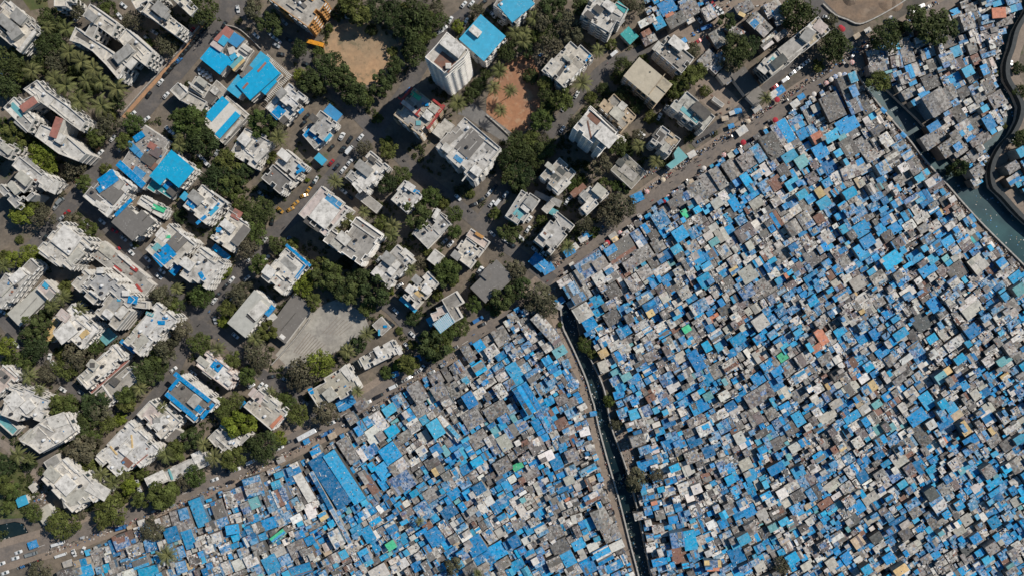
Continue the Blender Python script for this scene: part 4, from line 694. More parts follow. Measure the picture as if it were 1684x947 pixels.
# traced roofs: tile, then  x y w h colour [angle] in tile readings
TR = {
(1,6): "205 370 70 90 J;268 370 60 100 J 10;325 325 60 55 g;355 400 90 110 P 10;378 385 28 110 b 10;235 440 110 60 G;420 330 75 160 G;470 330 45 90 b;545 350 50 60 B;520 272 80 65 G;585 332 45 60 W;440 400 60 30 W;465 460 80 80 B;515 460 45 45 B;510 400 45 60 D;355 497 80 45 b;410 510 65 60 J;590 425 60 70 G;650 450 70 40 B;690 385 80 90 b;745 335 62 48 C;690 262 85 85 D;740 245 55 85 D;787 262 50 60 W;850 312 60 65 G;720 432 35 35 W;765 415 65 65 P;817 397 55 55 B;875 388 55 60 R;825 465 65 58 C;742 500 80 50 B;760 543 70 45 B;860 505 75 45 G;932 455 45 60 B;960 410 55 50 p;970 520 50 45 W;515 535 45 65 g;578 530 100 85 D;530 600 85 65 B;490 657 80 45 B;440 605 90 60 G;620 665 140 140 G;700 605 90 90 G;555 732 105 60 J;600 822 85 48 B;790 605 70 60 D;865 582 65 60 b;900 632 65 60 G;752 652 50 50 W;822 662 45 28 W;862 702 75 45 W;932 703 42 35 C;985 742 38 48 W;950 560 75 70 G;1010 645 95 90 G;760 745 60 110 D;795 830 85 80 B;830 880 70 70 B;870 790 75 75 D;960 795 65 90 B;680 865 60 80 J;630 890 100 100 G;740 885 70 90 G;900 905 130 65 G;1020 85 82 65 O 4;1110 52 50 55 C;945 128 85 50 b;940 172 80 35 b;880 102 50 55 b;930 60 75 45 G;820 140 75 100 J;840 60 75 70 G;960 217 105 50 G;1058 142 100 50 G;1118 20 60 38 W;870 20 75 38 G;1000 272 80 55 J;902 252 50 50 W;815 225 40 35 C;882 333 55 55 D;950 342 85 55 G;760 150 50 60 W;1040 210 60 30 b;850 400 30 40 D;1010 345 50 30 J",
(2,6): "600 30 150 90 G;700 90 120 90 G;705 30 45 60 J;760 100 90 80 G;830 20 90 45 b;870 135 90 70 G;810 170 60 50 W;880 250 70 70 G;870 310 50 50 g;1150 330 60 60 C;1120 300 80 60 g;1170 120 50 60 C;1110 220 80 60 G;130 212 55 95 B;372 82 85 55 b;430 140 70 55 b;290 42 60 80 W;150 72 85 110 G;200 142 85 65 J;270 222 75 75 b;350 267 48 38 B;400 222 55 55 W;400 292 105 75 G;507 290 55 45 C;488 322 45 35 W;600 322 105 85 P;612 372 70 55 b;600 462 85 55 G;680 430 80 60 b;600 492 65 40 B;540 420 85 100 B;462 432 100 55 b;55 390 72 55 Q;312 352 55 38 W;357 357 48 45 B;360 450 58 48 B;422 530 55 55 B;290 560 65 48 B;387 570 58 55 B;350 612 90 60 B;252 622 65 65 B;130 622 100 80 B;170 700 80 70 B;302 662 65 60 D;370 712 75 60 b;210 742 80 80 b;130 780 65 55 B;325 820 120 85 Q;382 790 50 50 Q;270 842 45 38 Q;592 812 65 55 C;542 746 38 35 C;480 802 100 70 B;560 882 110 70 B;642 642 75 48 B;692 702 75 50 B;620 722 80 50 B;562 690 70 60 b;797 692 80 48 W;737 762 55 48 W;820 732 75 50 P;862 682 48 45 i;867 770 55 48 b;950 782 60 48 R;1000 780 85 55 g;890 842 95 100 L;815 800 60 130 G;972 882 65 65 b;1042 842 55 60 B;660 882 75 55 P;760 632 75 75 J;832 562 70 55 B;702 602 55 45 W;600 602 75 55 g;520 542 85 55 W;440 602 75 55 W;162 542 85 55 G;92 562 70 55 J;210 472 75 50 b;40 502 55 65 B;60 862 65 50 W;20 832 55 50 b;682 562 75 45 b;702 490 75 38 R;1082 882 55 55 g;1112 922 75 55 B",
(1,4): "935 60 60 55 W;1015 50 100 85 B;960 150 70 75 B;1075 130 120 75 D;885 140 110 45 W;880 215 80 50 R;900 255 90 60 P;1160 40 80 90 G;830 190 60 60 D;960 80 70 70 J;1130 10 80 40 J",
(1,5): "60 60 110 90 G;182 85 80 90 G;60 130 60 50 W;395 95 80 42 Y -28;410 50 110 70 G;510 160 90 150 G 45;515 245 90 90 G 45;600 60 110 90 J;640 130 70 60 W;550 40 80 80 g;350 200 120 50 J -30;402 207 42 35 B 0;245 250 90 110 G 30;230 265 60 40 S -50;15 110 60 60 G;175 390 110 90 G 45;235 430 90 60 W 45;265 370 60 60 b;300 490 90 90 G 42;580 250 110 40 W 38;650 230 90 40 p 38;560 290 90 50 D 38;10 300 60 70 w;20 30 90 50 G;1085 545 110 110 D;1112 655 80 165 b;1035 650 42 120 B;985 695 120 160 D;1080 812 135 90 B;905 792 100 50 W;860 742 110 100 G;750 800 75 80 B;790 870 60 60 B;665 860 110 150 J;975 885 82 58 C;1010 842 48 45 C;885 895 65 65 O;1120 862 90 90 G;1150 780 60 60 G;560 900 80 80 G;500 930 70 60 G;1090 900 60 50 b;850 840 55 60 b;930 840 60 60 J;480 940 40 40 C;1090 480 0 0 D",
(2,4): "715 760 185 125 G;520 850 185 120 b;895 612 78 76 J;860 782 115 85 G;975 557 85 105 b;1022 592 45 55 B;830 680 55 110 b;1060 626 55 48 W;960 722 75 75 G;930 660 75 70 D;1100 652 85 80 B;1080 756 55 55 C;1165 457 48 55 C;1132 522 45 60 N;1160 560 60 60 J;650 872 85 55 W;660 932 85 50 W;1150 842 65 65 J;870 902 75 75 g;982 882 105 45 W;1000 792 90 55 B;1090 902 55 55 g;1002 502 60 60 G;1140 402 75 55 b;1170 740 50 55 J;780 852 75 55 G;790 912 80 60 D;1042 702 75 55 J;410 922 60 70 G;780 700 60 60 b;1060 450 60 60 G;560 925 70 50 J",
(2,5): "705 147 85 58 C;785 182 78 65 T;905 117 85 85 B;975 25 70 48 C;800 12 70 45 B;1023 128 42 38 C;1090 90 80 120 D;1160 182 55 85 B;740 257 58 55 W;665 290 65 58 b;730 327 85 60 C;785 396 68 50 C;420 297 48 75 Q;350 342 72 72 g;590 80 100 160 D;500 130 65 110 b;600 200 60 70 J;500 262 88 45 W;550 235 45 80 w;335 240 85 140 G;430 175 110 90 G;540 125 35 130 W;245 290 65 140 G;175 325 75 140 G;110 378 90 130 G;50 398 80 80 b;72 456 66 46 C;105 496 42 40 Q;166 491 48 42 C;232 452 62 60 L;290 422 45 90 W;345 457 50 80 B;490 452 72 52 L;450 412 52 38 B;590 492 70 60 D;665 492 70 55 G;620 440 65 50 W;700 415 85 50 W;722 452 58 36 B;620 320 85 85 R;548 340 80 75 b;578 382 70 50 J;930 452 78 58 C;972 492 80 55 b;1095 392 72 48 C;1095 242 110 95 P 20;1010 292 80 75 J;960 212 75 80 B;950 322 58 48 B;810 562 75 105 J;690 552 65 48 g;620 560 55 110 R;630 657 56 54 W;730 612 75 90 G;785 642 78 56 B;860 622 58 65 b;700 690 75 55 J;540 642 68 75 J;500 592 75 75 b;592 612 55 48 B;420 642 120 80 P;215 612 55 45 L;262 655 70 80 L;217 702 58 42 T;175 662 50 45 L;130 612 55 48 B;90 642 70 65 b;70 732 75 80 J;112 802 75 80 B;190 782 75 70 B;280 762 65 70 g;330 702 55 55 W;725 776 65 60 b;760 882 75 80 P;850 812 80 110 G;650 790 100 90 G;560 782 65 65 g;440 832 65 60 W;500 832 58 48 B;600 836 55 55 Q;420 902 90 85 L;600 906 68 55 W;545 932 55 45 W;930 602 75 55 J;1000 602 55 50 W;940 682 85 80 g;920 742 68 45 B;840 732 75 55 J;1030 762 100 75 J;1060 832 90 75 G;1100 872 78 48 W;1080 712 55 38 T;1150 662 75 100 B;1080 562 55 75 b;1100 502 75 60 b;1142 572 70 55 J;970 622 60 60 b;900 552 55 55 R;1160 762 55 75 B;50 852 70 60 W;200 932 95 45 B;345 890 55 48 Y;810 470 50 120 G;740 500 60 50 W;870 200 60 60 J;850 290 70 60 P;230 520 70 60 J;290 560 70 70 J;390 560 60 60 b;900 380 40 60 Y;960 380 40 60 t",
(3,3): "905 510 60 75 B;830 555 60 110 G;770 640 65 120 b;740 660 60 90 G;820 690 90 90 G;790 770 90 60 D;940 560 50 60 W;900 650 75 65 Q;1060 400 50 70 W;1095 370 45 70 b;1120 320 55 60 G;1140 390 60 40 b;1010 480 50 90 b;1040 440 90 100 G;1030 650 70 60 b;1055 700 80 60 W;1110 650 85 95 B;1145 800 95 130 B;1100 755 60 60 b;960 740 80 50 W;905 815 75 60 W;940 840 30 30 B;840 860 70 90 B;1040 570 60 40 B;1100 530 60 60 b;1140 560 80 60 J;1170 620 60 50 G;990 640 60 60 J;620 720 80 70 G 30;640 800 90 90 G;740 800 80 100 G;500 810 90 130 G;550 890 70 110 W;430 815 35 30 B;580 840 50 70 i;320 920 80 60 C;380 860 70 80 b;480 900 70 100 G;690 870 60 60 D;1040 800 60 90 J;1070 840 50 55 B;1020 890 120 80 G;1110 910 60 60 b;890 900 90 60 G;730 920 60 50 J;630 930 60 50 G;960 470 60 60 G;1160 470 40 60 b;1080 480 70 50 J;690 690 40 90 D",
(3,4): "395 140 80 75 b;345 92 80 50 W;455 112 55 190 g;578 75 78 76 W;662 60 66 64 W;468 290 105 95 L;440 197 85 50 b;557 217 66 62 B;520 242 36 45 B;512 362 80 75 B;660 322 92 85 D;800 102 80 100 g;700 195 65 75 J;690 262 90 60 G;660 152 80 75 D;852 130 75 50 b;920 92 55 62 B;1007 80 58 46 B;870 192 100 50 b;900 242 75 45 B;1005 190 58 60 L;1080 222 58 42 W;1045 130 70 70 G;905 292 48 42 Y;830 332 55 48 B;850 372 110 50 g;885 402 58 55 B;980 380 90 50 W;990 422 80 36 B;1020 482 58 52 B;1145 398 48 38 N;1100 490 80 70 W;1152 542 55 60 B;612 482 66 62 W;682 500 85 45 W;600 556 55 52 Y;690 576 54 66 B;642 612 42 45 W;600 642 58 75 L 20;740 522 70 55 W;750 652 70 50 J;680 732 65 55 b;702 822 66 48 B 18;780 862 75 55 b;915 572 72 62 G;940 578 38 38 B;900 662 78 50 B;910 722 75 36 B;1015 722 82 75 b;1060 772 85 55 w;1000 842 90 90 G;950 795 60 40 W;1100 582 75 55 L;1150 672 55 38 W;1120 702 58 40 B;1040 640 60 55 J;1130 872 85 55 B;880 912 78 55 b;940 862 70 55 b;590 400 70 60 J;840 520 70 50 W;790 590 50 50 J;225 388 72 200 g 42;240 516 62 48 W;88 292 40 40 b;300 482 75 80 G;320 542 80 60 T;362 626 46 62 b 22;235 602 48 46 B;282 560 55 60 b;270 652 58 55 B;70 452 68 48 b;112 522 66 62 b;60 572 80 50 W;90 652 62 55 b;142 702 80 70 b;200 782 70 75 b;255 730 60 55 b;97 752 44 42 w;120 790 48 44 Y;185 872 58 46 Y;390 742 90 100 J;445 860 55 48 B 20;468 902 48 38 W;35 690 75 150 B;105 850 100 190 B;330 852 75 55 G;400 872 65 55 G;250 862 55 50 B;285 930 60 38 R;190 640 50 50 J",
(3,5): "155 80 85 70 Q;435 42 100 90 L;382 120 58 48 b;617 140 66 58 W;555 120 100 105 G;430 160 80 70 b;730 100 100 50 J;855 215 68 52 Q;800 172 46 38 B;702 182 64 50 b;747 210 55 52 W;650 280 58 54 B;515 356 88 74 L;560 278 48 36 b;735 267 75 48 b;745 350 56 56 W;772 382 52 44 C;912 442 52 112 O;882 522 66 40 O;1025 416 58 48 Q;215 325 70 40 O;357 325 58 54 W;395 290 38 28 P;40 395 48 38 N;170 510 44 58 Q;330 556 58 44 B;515 566 86 76 L;610 530 56 54 G;662 576 54 46 N;510 460 74 54 B;100 602 72 130 B;370 466 84 60 B;320 632 100 70 J;240 662 100 90 G;170 607 70 36 W;175 722 60 80 B;225 750 50 60 B;370 722 72 44 B;500 722 74 70 B;620 752 74 75 B;622 666 74 60 B;560 790 84 80 G;670 812 74 70 L;780 702 66 58 W;800 592 100 75 g;940 590 90 60 G;1015 596 48 44 w;967 626 50 36 W;1020 692 72 55 D;840 662 60 50 b;890 782 55 50 W;910 872 80 55 b;865 845 50 42 L;960 832 66 60 b;1105 785 95 75 L;1115 775 70 18 C;1178 712 56 50 w;1100 622 72 60 R;30 872 74 55 B;120 902 110 75 B;175 836 54 44 T;280 830 72 48 W;345 900 62 46 B;390 832 66 50 B;470 852 95 95 G;230 442 84 70 W;60 202 58 36 B;120 252 110 75 W;185 210 44 42 p;122 322 64 56 J;285 272 70 60 D;262 312 62 50 B;1150 100 80 80 L;1165 132 45 48 B;1050 182 74 62 P;900 122 55 52 b;970 252 55 48 b;600 202 64 55 P;700 452 60 50 b;642 482 72 44 B;592 432 54 44 B;770 822 95 80 G;60 20 60 60 J;75 68 45 40 p;200 40 60 60 J;310 450 55 55 B;640 40 70 40 L;840 80 70 60 B;900 30 60 50 b",
(3,6): "430 160 92 58 w;462 192 66 24 B;140 130 54 46 B;602 237 74 84 B;565 292 56 44 Q;655 300 66 54 b;742 110 72 90 b;845 112 64 46 p;950 102 95 70 b;1160 142 66 54 T;835 257 125 115 L;975 240 64 44 w;1010 267 80 52 P;850 407 80 72 B;520 352 105 110 M;385 430 92 54 Q;470 452 55 90 D;585 462 56 50 Q;495 547 85 125 b;740 486 135 60 W;405 562 72 40 B;420 592 82 36 w;430 622 80 40 R;175 640 60 50 Q;145 710 66 50 w;380 692 140 70 E;325 762 66 46 W;300 832 62 50 B;450 817 72 72 L;530 752 100 66 B;650 712 72 54 T;687 670 50 44 Y;770 592 72 50 Q;845 582 54 60 B;970 542 80 52 J;1040 612 55 50 T;1030 402 56 50 b;1110 362 80 42 b;1045 320 90 75 J;850 690 80 36 b;905 660 38 36 B;1000 682 70 46 B;1110 802 48 44 w;790 752 50 80 B;560 862 70 100 B;660 882 55 54 Q;715 912 62 60 B;590 562 54 50 w;650 545 55 52 W;130 202 70 50 w;30 72 55 45 W;110 82 72 72 g;300 292 70 54 b;240 72 90 80 G;320 142 54 44 D;350 102 64 45 B;750 22 115 90 G;550 22 64 50 B;962 12 54 50 B;1020 52 54 48 W;1130 62 80 55 B;930 812 70 50 B;870 822 54 60 L;230 888 58 38 T;310 250 60 60 J;80 330 80 60 J;1100 250 90 100 G;690 190 70 60 J;620 130 50 40 b;90 690 60 60 R;40 600 50 50 b;240 620 70 60 J;320 600 60 60 G;260 400 60 50 g;1130 930 50 40 J;760 650 50 45 W;1010 870 60 50 G;60 780 90 70 L;70 778 60 16 C;1060 750 80 50 J",
(4,1): "660 762 84 84 R 20;620 790 44 86 B 20;540 842 76 84 G 20;445 872 90 36 t 16;700 722 40 46 W;460 922 84 60 B 18;522 900 50 70 C 18;830 772 84 70 b 15;805 922 105 50 Q 15;760 872 76 50 B;930 722 74 70 B;950 642 54 100 b 15;890 650 60 56 G;650 882 72 70 G;350 932 80 36 D 15;580 812 48 66 W 20;870 860 60 70 J;720 810 60 60 J;600 930 60 40 G;975 812 40 60 B;700 935 60 40 W",
(4,2): "450 460 92 100 b 17;590 397 56 36 C 20;577 452 46 38 C 20;650 402 62 90 B 22;620 490 52 80 b;590 522 52 90 W 25;542 540 50 110 b 25;275 550 56 50 B 20;330 532 54 86 J 15;360 632 62 42 W 18;222 672 56 42 g 18;155 602 62 150 B 20;60 642 100 115 G 16;270 612 62 150 G 20;380 502 64 76 b 20;610 622 92 88 g 25;702 572 46 38 W 30;545 657 92 56 B 20;480 682 56 46 g 20;335 692 66 46 B 10;435 752 74 56 B 25;582 730 82 30 N 38;585 812 76 54 L 25;682 636 54 40 w 28;548 882 76 90 B 28;790 276 54 44 g 28;680 362 52 70 W 25;725 460 40 170 w 30;790 440 35 260 T 30;870 575 24 420 W 29;870 430 95 290 B 33;945 410 70 300 B 33;965 265 60 140 G 33;935 190 40 56 B 25;830 622 46 40 Y 30;762 592 54 80 w 22;870 692 54 44 L 28;860 782 54 44 p 25;440 862 66 60 W 25;370 882 54 54 w 25;100 742 54 105 B 20;150 682 54 50 B 20;12 712 40 56 B 15;705 912 115 50 B 18;700 722 54 46 B 25;760 752 40 46 B;170 752 54 40 J;240 742 70 50 W 18;60 900 54 56 b 15;900 850 62 52 G;900 742 60 90 W;690 800 90 80 G;750 830 60 60 J;620 860 56 52 b;300 800 60 60 J;200 800 60 50 W;300 900 60 60 b;50 820 56 56 B;480 800 60 60 G;400 820 60 56 g;800 820 55 50 b;130 860 60 50 J;230 870 60 50 J",
(4,3): "270 50 62 54 C;215 122 60 130 W;185 182 92 88 w;580 142 44 150 W 42;270 282 92 88 B;232 372 74 76 B;260 446 74 44 Q;335 435 135 100 G;320 352 105 60 G;115 512 56 62 C;45 400 70 200 B;165 452 40 180 B;60 250 46 120 B;272 546 48 38 B;130 610 48 44 W;265 636 72 36 W;450 592 78 92 b;585 596 78 64 B;545 442 46 44 B;615 502 64 50 B;697 502 56 50 B;752 472 62 54 B;680 366 62 40 B;660 326 46 34 Q;625 430 80 56 J;500 502 96 60 G;500 332 72 54 D;530 372 56 44 Y;520 262 54 54 B;455 190 56 54 L;420 232 72 44 W;440 266 46 44 c;770 354 52 48 W;885 94 56 42 B;845 50 120 80 G;715 92 96 90 G;750 202 96 76 G;890 222 62 80 L;815 212 54 54 W;850 256 54 52 b;860 420 48 44 B;710 612 72 74 G;762 582 70 56 b;800 542 54 46 w;655 682 66 34 W;680 730 64 46 w;735 782 90 96 B;785 865 95 76 B;850 812 90 76 B;880 882 72 52 G;940 662 54 44 G;880 352 80 70 G;512 732 76 90 B;475 680 50 46 R;210 930 96 66 L;700 912 64 46 D;465 890 46 50 b;130 832 46 54 B;90 702 54 54 B;275 780 46 36 N;240 800 36 34 w;330 752 70 54 B;400 800 56 46 W;500 832 70 56 g;960 352 54 36 N;960 472 54 54 b;200 782 56 60 B;150 720 56 80 B;110 20 60 50 G;350 20 56 60 b;430 40 70 80 G;400 130 60 60 W;640 200 60 60 J;930 40 60 60 b;930 160 70 60 b;60 90 50 60 G;100 180 60 80 G;130 280 60 70 W;60 800 56 56 J;300 870 56 50 W",
(4,4): "85 62 100 110 B;200 112 56 100 b;380 230 48 36 b 25;400 162 54 46 w 15;195 297 76 44 w 25;270 382 56 54 B;245 332 54 54 B;330 382 56 60 b 25;165 462 66 70 g;190 426 38 44 w;207 456 42 28 B;270 462 56 60 B;420 372 96 36 b 28;372 450 54 54 c 28;410 502 66 42 w 28;440 522 84 50 b 28;470 472 50 50 c;400 566 64 42 g;360 636 54 42 c 15;160 606 56 54 B;240 536 54 36 b;100 610 66 36 W;490 632 84 100 G 25;545 716 90 76 G 25;575 782 76 44 w 25;235 706 92 72 G 28;270 792 92 76 D 25;310 852 62 70 B 28;240 882 74 60 g 25;345 916 86 50 g 25;420 892 74 80 B 28;375 862 46 46 W 28;370 772 66 56 B 25;450 792 54 50 w 25;500 832 84 76 B 28;560 892 94 40 B 28;430 662 46 64 B 25;90 752 54 42 w;20 762 54 56 B;45 662 74 52 G;20 466 36 36 B;110 392 90 56 G;40 352 54 34 N 22;140 240 80 74 P;40 890 70 56 B;150 862 62 54 b;100 692 46 54 B;670 66 54 42 C 18;730 52 56 56 b;710 112 64 50 g 20;690 212 74 54 G 18;860 112 64 46 B;808 162 46 36 B;870 222 96 60 b 28;730 262 64 44 b 18;780 260 46 36 p 20;740 342 96 62 B 18;690 342 18 66 B;800 312 54 46 b;832 360 54 44 W;890 360 54 36 Q 24;865 430 54 36 B;745 592 40 46 b;960 642 56 36 W 20;970 752 64 100 Q 12;905 752 70 76 b 10;915 830 84 90 R 10;950 890 64 50 Q 12;810 870 74 36 B 15;880 640 46 36 B 10;930 230 36 36 B;760 790 50 50 J 10;840 800 50 60 J 10;800 690 60 40 J 10;930 600 60 40 b;960 360 60 80 L;940 160 60 60 G;610 60 60 50 b;650 130 50 40 G;860 490 60 40 b;940 470 60 60 W;970 520 40 40 w;700 620 60 40 J;30 540 60 50 W;330 60 56 50 b;280 120 60 60 R;60 130 60 60 b;330 290 60 60 G;260 230 56 50 b;290 200 60 40 G",
(4,5): "130 42 74 72 B;60 82 54 54 b;95 102 64 52 J;270 26 56 42 B;75 216 74 50 B;55 162 82 44 G;250 206 56 44 b;190 80 62 36 W;232 62 44 42 W;410 96 72 62 G;350 222 74 48 w;445 262 54 38 B;600 142 76 66 D;635 92 50 70 B;665 222 42 38 B;620 250 54 42 L;795 80 96 46 L;745 145 50 46 B;930 82 84 44 B;945 130 72 42 W;980 172 50 70 P;840 12 64 42 L;960 222 54 50 W;750 300 60 50 B;810 352 66 54 b;720 360 54 46 W;680 420 92 78 P;760 402 62 56 B;730 492 90 70 b;640 380 60 56 B;830 450 92 50 L;880 420 66 52 b;785 552 72 46 R;850 512 56 36 w;870 550 50 42 B;700 560 56 30 t;600 462 72 42 g;640 510 84 56 G;560 410 54 34 B;520 362 82 42 B;350 342 64 54 L;270 426 44 38 Q;240 350 80 90 J;85 472 52 46 w;160 500 70 36 W;440 612 56 54 L;525 602 84 50 D;580 550 54 44 L;490 540 56 46 W;460 512 54 34 B;410 422 70 46 c;500 682 50 38 T;560 652 46 34 C;530 702 54 34 W;615 722 56 36 B;560 752 54 34 t;620 582 46 46 b;345 746 60 50 C;430 792 54 42 B;165 667 50 42 w;310 602 56 64 B;370 592 64 60 B;130 742 84 50 B;45 642 46 30 w;45 742 50 46 Q 14;170 880 82 38 Y 4;180 907 76 24 O 4;25 890 62 46 Q 10;300 832 74 80 B 24;605 852 66 54 Q;680 892 56 38 L;820 882 54 54 L;900 852 56 46 B;970 742 50 50 p;850 742 74 56 G;890 652 38 28 w;430 892 54 54 L;940 710 50 44 P;990 862 36 36 w;230 662 50 40 B;400 280 50 80 R;20 620 60 60 b;60 300 70 60 J;150 270 60 60 B;220 290 60 60 g;130 150 80 60 W;490 60 60 60 G;520 230 60 60 D;540 120 60 60 b;380 400 60 60 B;300 490 50 60 b;80 590 60 60 J;20 450 40 60 G;380 690 60 60 G;460 710 60 60 D;250 740 60 60 b;780 780 60 50 J;700 790 60 50 g;900 590 80 60 J;970 590 50 60 G",
(4,6): "410 82 96 66 B;432 182 56 120 D;490 126 48 42 w;560 110 84 42 B;570 152 84 34 b;600 236 54 38 B;700 212 74 44 B;690 262 60 46 b;770 190 46 54 b;830 212 66 52 G;795 86 54 70 w;900 116 68 34 B;925 142 84 36 W;965 206 54 42 C;900 232 70 54 D;895 362 42 46 Q;945 345 60 70 G;205 292 56 38 B;215 212 54 44 B;370 222 54 66 b;335 176 46 36 w;280 392 54 74 b;320 322 76 42 L;375 370 50 56 P;110 402 54 60 B;160 522 82 50 L;215 500 60 30 w;285 492 54 46 W;330 452 46 34 C;385 552 72 44 b;312 662 92 50 B;270 702 60 50 b;165 636 66 44 L;90 572 56 60 B;210 792 70 42 g;190 742 60 46 M;100 860 42 38 w;30 850 54 54 B;140 910 46 44 Q;325 916 74 40 Y;430 352 50 74 B;530 562 74 84 b;515 652 74 64 G;570 612 44 40 B;480 620 60 60 D;640 562 46 40 B;740 462 70 44 w;870 472 54 44 b;830 652 54 54 B;730 742 54 46 B;750 822 44 38 B;610 750 44 44 b;510 832 44 38 B;460 852 60 36 G;900 740 60 54 b;400 600 60 54 G;350 720 60 56 D;430 700 70 60 J;560 720 60 60 W;640 700 60 50 L;680 640 50 50 L;710 560 50 50 b;790 560 60 56 J;740 380 60 50 G;620 440 60 60 J;620 340 60 56 g;680 340 50 40 C;560 470 60 60 G;490 500 60 60 M;850 560 56 50 W;900 620 56 50 b;940 440 50 50 g;950 540 50 44 L;960 620 50 46 L;800 380 60 60 G;870 300 50 46 J;40 310 60 56 b;60 370 70 60 J;120 320 60 56 B;210 400 60 44 G;30 470 60 60 g;40 540 60 54 J;60 650 70 56 M;40 730 60 56 P;90 760 60 60 t;190 860 60 56 b;260 850 60 46 B;380 800 60 50 g;420 770 60 50 L;600 840 60 50 J;680 800 60 50 M;820 800 60 50 G;880 830 56 46 b;580 910 60 46 D;700 930 60 40 B"}
X0, Y0, RS = -60, -60, 1.0; NX, NY = 1860, 1130
OCC = np.zeros((NY, NX), bool); OWN = OCC
def gp(px, py, z): k = 1-z/H; return (CX+(px-CX)*k, CY+(py-CY)*k)
def ipx(gx, gy, z): k = 1-z/H; return (CX+(gx-CX)/k, CY+(gy-CY)/k)
def cells(cx, cy, w, h, ang, sh=0.0):
    a = math.radians(-ang); c, q = math.cos(a), math.sin(a)
    nu, nv = max(2, int(w/1.0)+1), max(2, int(h/1.0)+1)
    u, v = np.meshgrid(np.linspace(-w/2+sh, w/2-sh, nu), np.linspace(-h/2+sh, h/2-sh, nv))
    X = (cx+u*c-v*q-X0).astype(int); Y = (cy+u*q+v*c-Y0).astype(int)
    return np.clip(Y, 0, NY-1), np.clip(X, 0, NX-1)
SHK = []     # dict(gx,gy,w,h,ang,z,c,src)
rs = random.Random(5)
def hgt(w, h, c):
    z = 2.8+rs.random()**3*3.6+min(2.0, (w*h)**.5*.05)
    if c in 'CQNOYT': z += 1.2
    if c in 'DGM' and w*h > 500: z -= .8
    return max(2.4, z)
ent = []
for t in TR:
    for e in TR[t].split(';'):
        q = e.split()
        if float(q[2]) >= 5: ent.append((t, q))
ent.sort(key=lambda a: -float(a[1][2])*float(a[1][3])/ts(a[0])**2*(4 if max(float(a[1][2]), float(a[1][3])) > 2.3*min(float(a[1][2]), float(a[1][3])) and max(float(a[1][2]), float(a[1][3])) > 90 else 1))
for t, q in ent:
    s = ts(t); x, y = tp(t, float(q[0]), float(q[1])); w, h = float(q[2])/s*1.04, float(q[3])/s*1.04
    ang = float(q[5]) if len(q) > 5 else angf(x, y)+rs.uniform(-1, 1)
    c = q[4]; z = hgt(w, h, c); gx, gy = gp(x, y, z)
    for trial in range(4):
        Y_, X_ = cells(gx, gy, w, h, ang, .5)
        if OCC[Y_, X_].mean() <= .22: break
        w *= .86; h *= .86
    if OCC[Y_, X_].mean() > .36: continue
    OCC[Y_, X_] = True
    SHK.append(dict(gx=gx, gy=gy, w=w, h=h, ang=ang, z=z, c=c, src=1, px=x, py=y))
NTR = len(SHK)
def bigzone(x, y):
    z = 0.0
    if pip(x, y, SL1) and x < 1420:
        d = min(math.hypot(x-a, y-b) for a, b in ((930,470),(975,430),(1020,405),(1060,370),(1120,325),(1170,290),(1220,265),(1270,230),(1320,200),(1360,175),(1395,160),(1420,200)))
        z = max(z, 1-d/62)
    if 1440 < x < 1620 and 110 < y < 310: z = max(z, .55)
    if x < 1000 and y > 560:
        d = min(math.hypot(x-a, y-b) for a, b in ((330,850),(420,800),(500,775),(560,740),(620,690),(660,720),(700,650),(760,620),(690,720),(820,560)))
        z = max(z, 1-d/70)
    return max(0, z)
def blue_p(x, y):
    n = 1.25*mnoise.noise(Vector((x/62, y/62, 3.3)))+.35*mnoise.noise(Vector((x/22, y/22, 9.1)))
    p = .45+.62*n
    if x < 1050 and y > 560: p += .10
    if x > 1400 and y < 320: p -= .06
    if x > 1640 and 200 < y < 400: p += .4
    if 1380 < x < 1560 and 480 < y < 680: p -= .12
    p -= .28*bigzone(x, y)
    return min(.88, max(.05, p))
def pick(x, y):
    if rs.random() < blue_p(x, y): return rs.choices('BbCQT', [44, 38, 6, 5, 4])[0]
    if rs.random() < .7*bigzone(x, y): return rs.choices('GDgJ', [10, 4, 2, 2])[0]
    return rs.choices('GDgWLJPRYtOw', [24, 10, 14, 12, 7, 22, 6, 3.5, .8, 1.0, .6, 5])[0]
FILL = []
def split(u0, v0, u1, v1, out, depth=0, k=1.0):
    w, h = u1-u0, v1-v0
    lim = rs.uniform(11, 24)*k
    if max(w, h) < lim or (w*h < 110*k*k and rs.random() < .7) or min(w, h) < 6.5*k:
        if max(w, h) < 27*k: out.append((u0, v0, u1, v1)); return
    g = 1.1 if depth < 2 else (.35 if rs.random() < .4 else .02)
    f = rs.uniform(.34, .66)
    if w > h*rs.uniform(.85, 1.2):
        m = u0+w*f; split(u0, v0, m-g/2, v1, out, depth+1, k); split(m+g/2, v0, u1, v1, out, depth+1, k)
    else:
        m = v0+h*f; split(u0, v0, u1, m-g/2, out, depth+1, k); split(u0, m+g/2, u1, v1, out, depth+1, k)
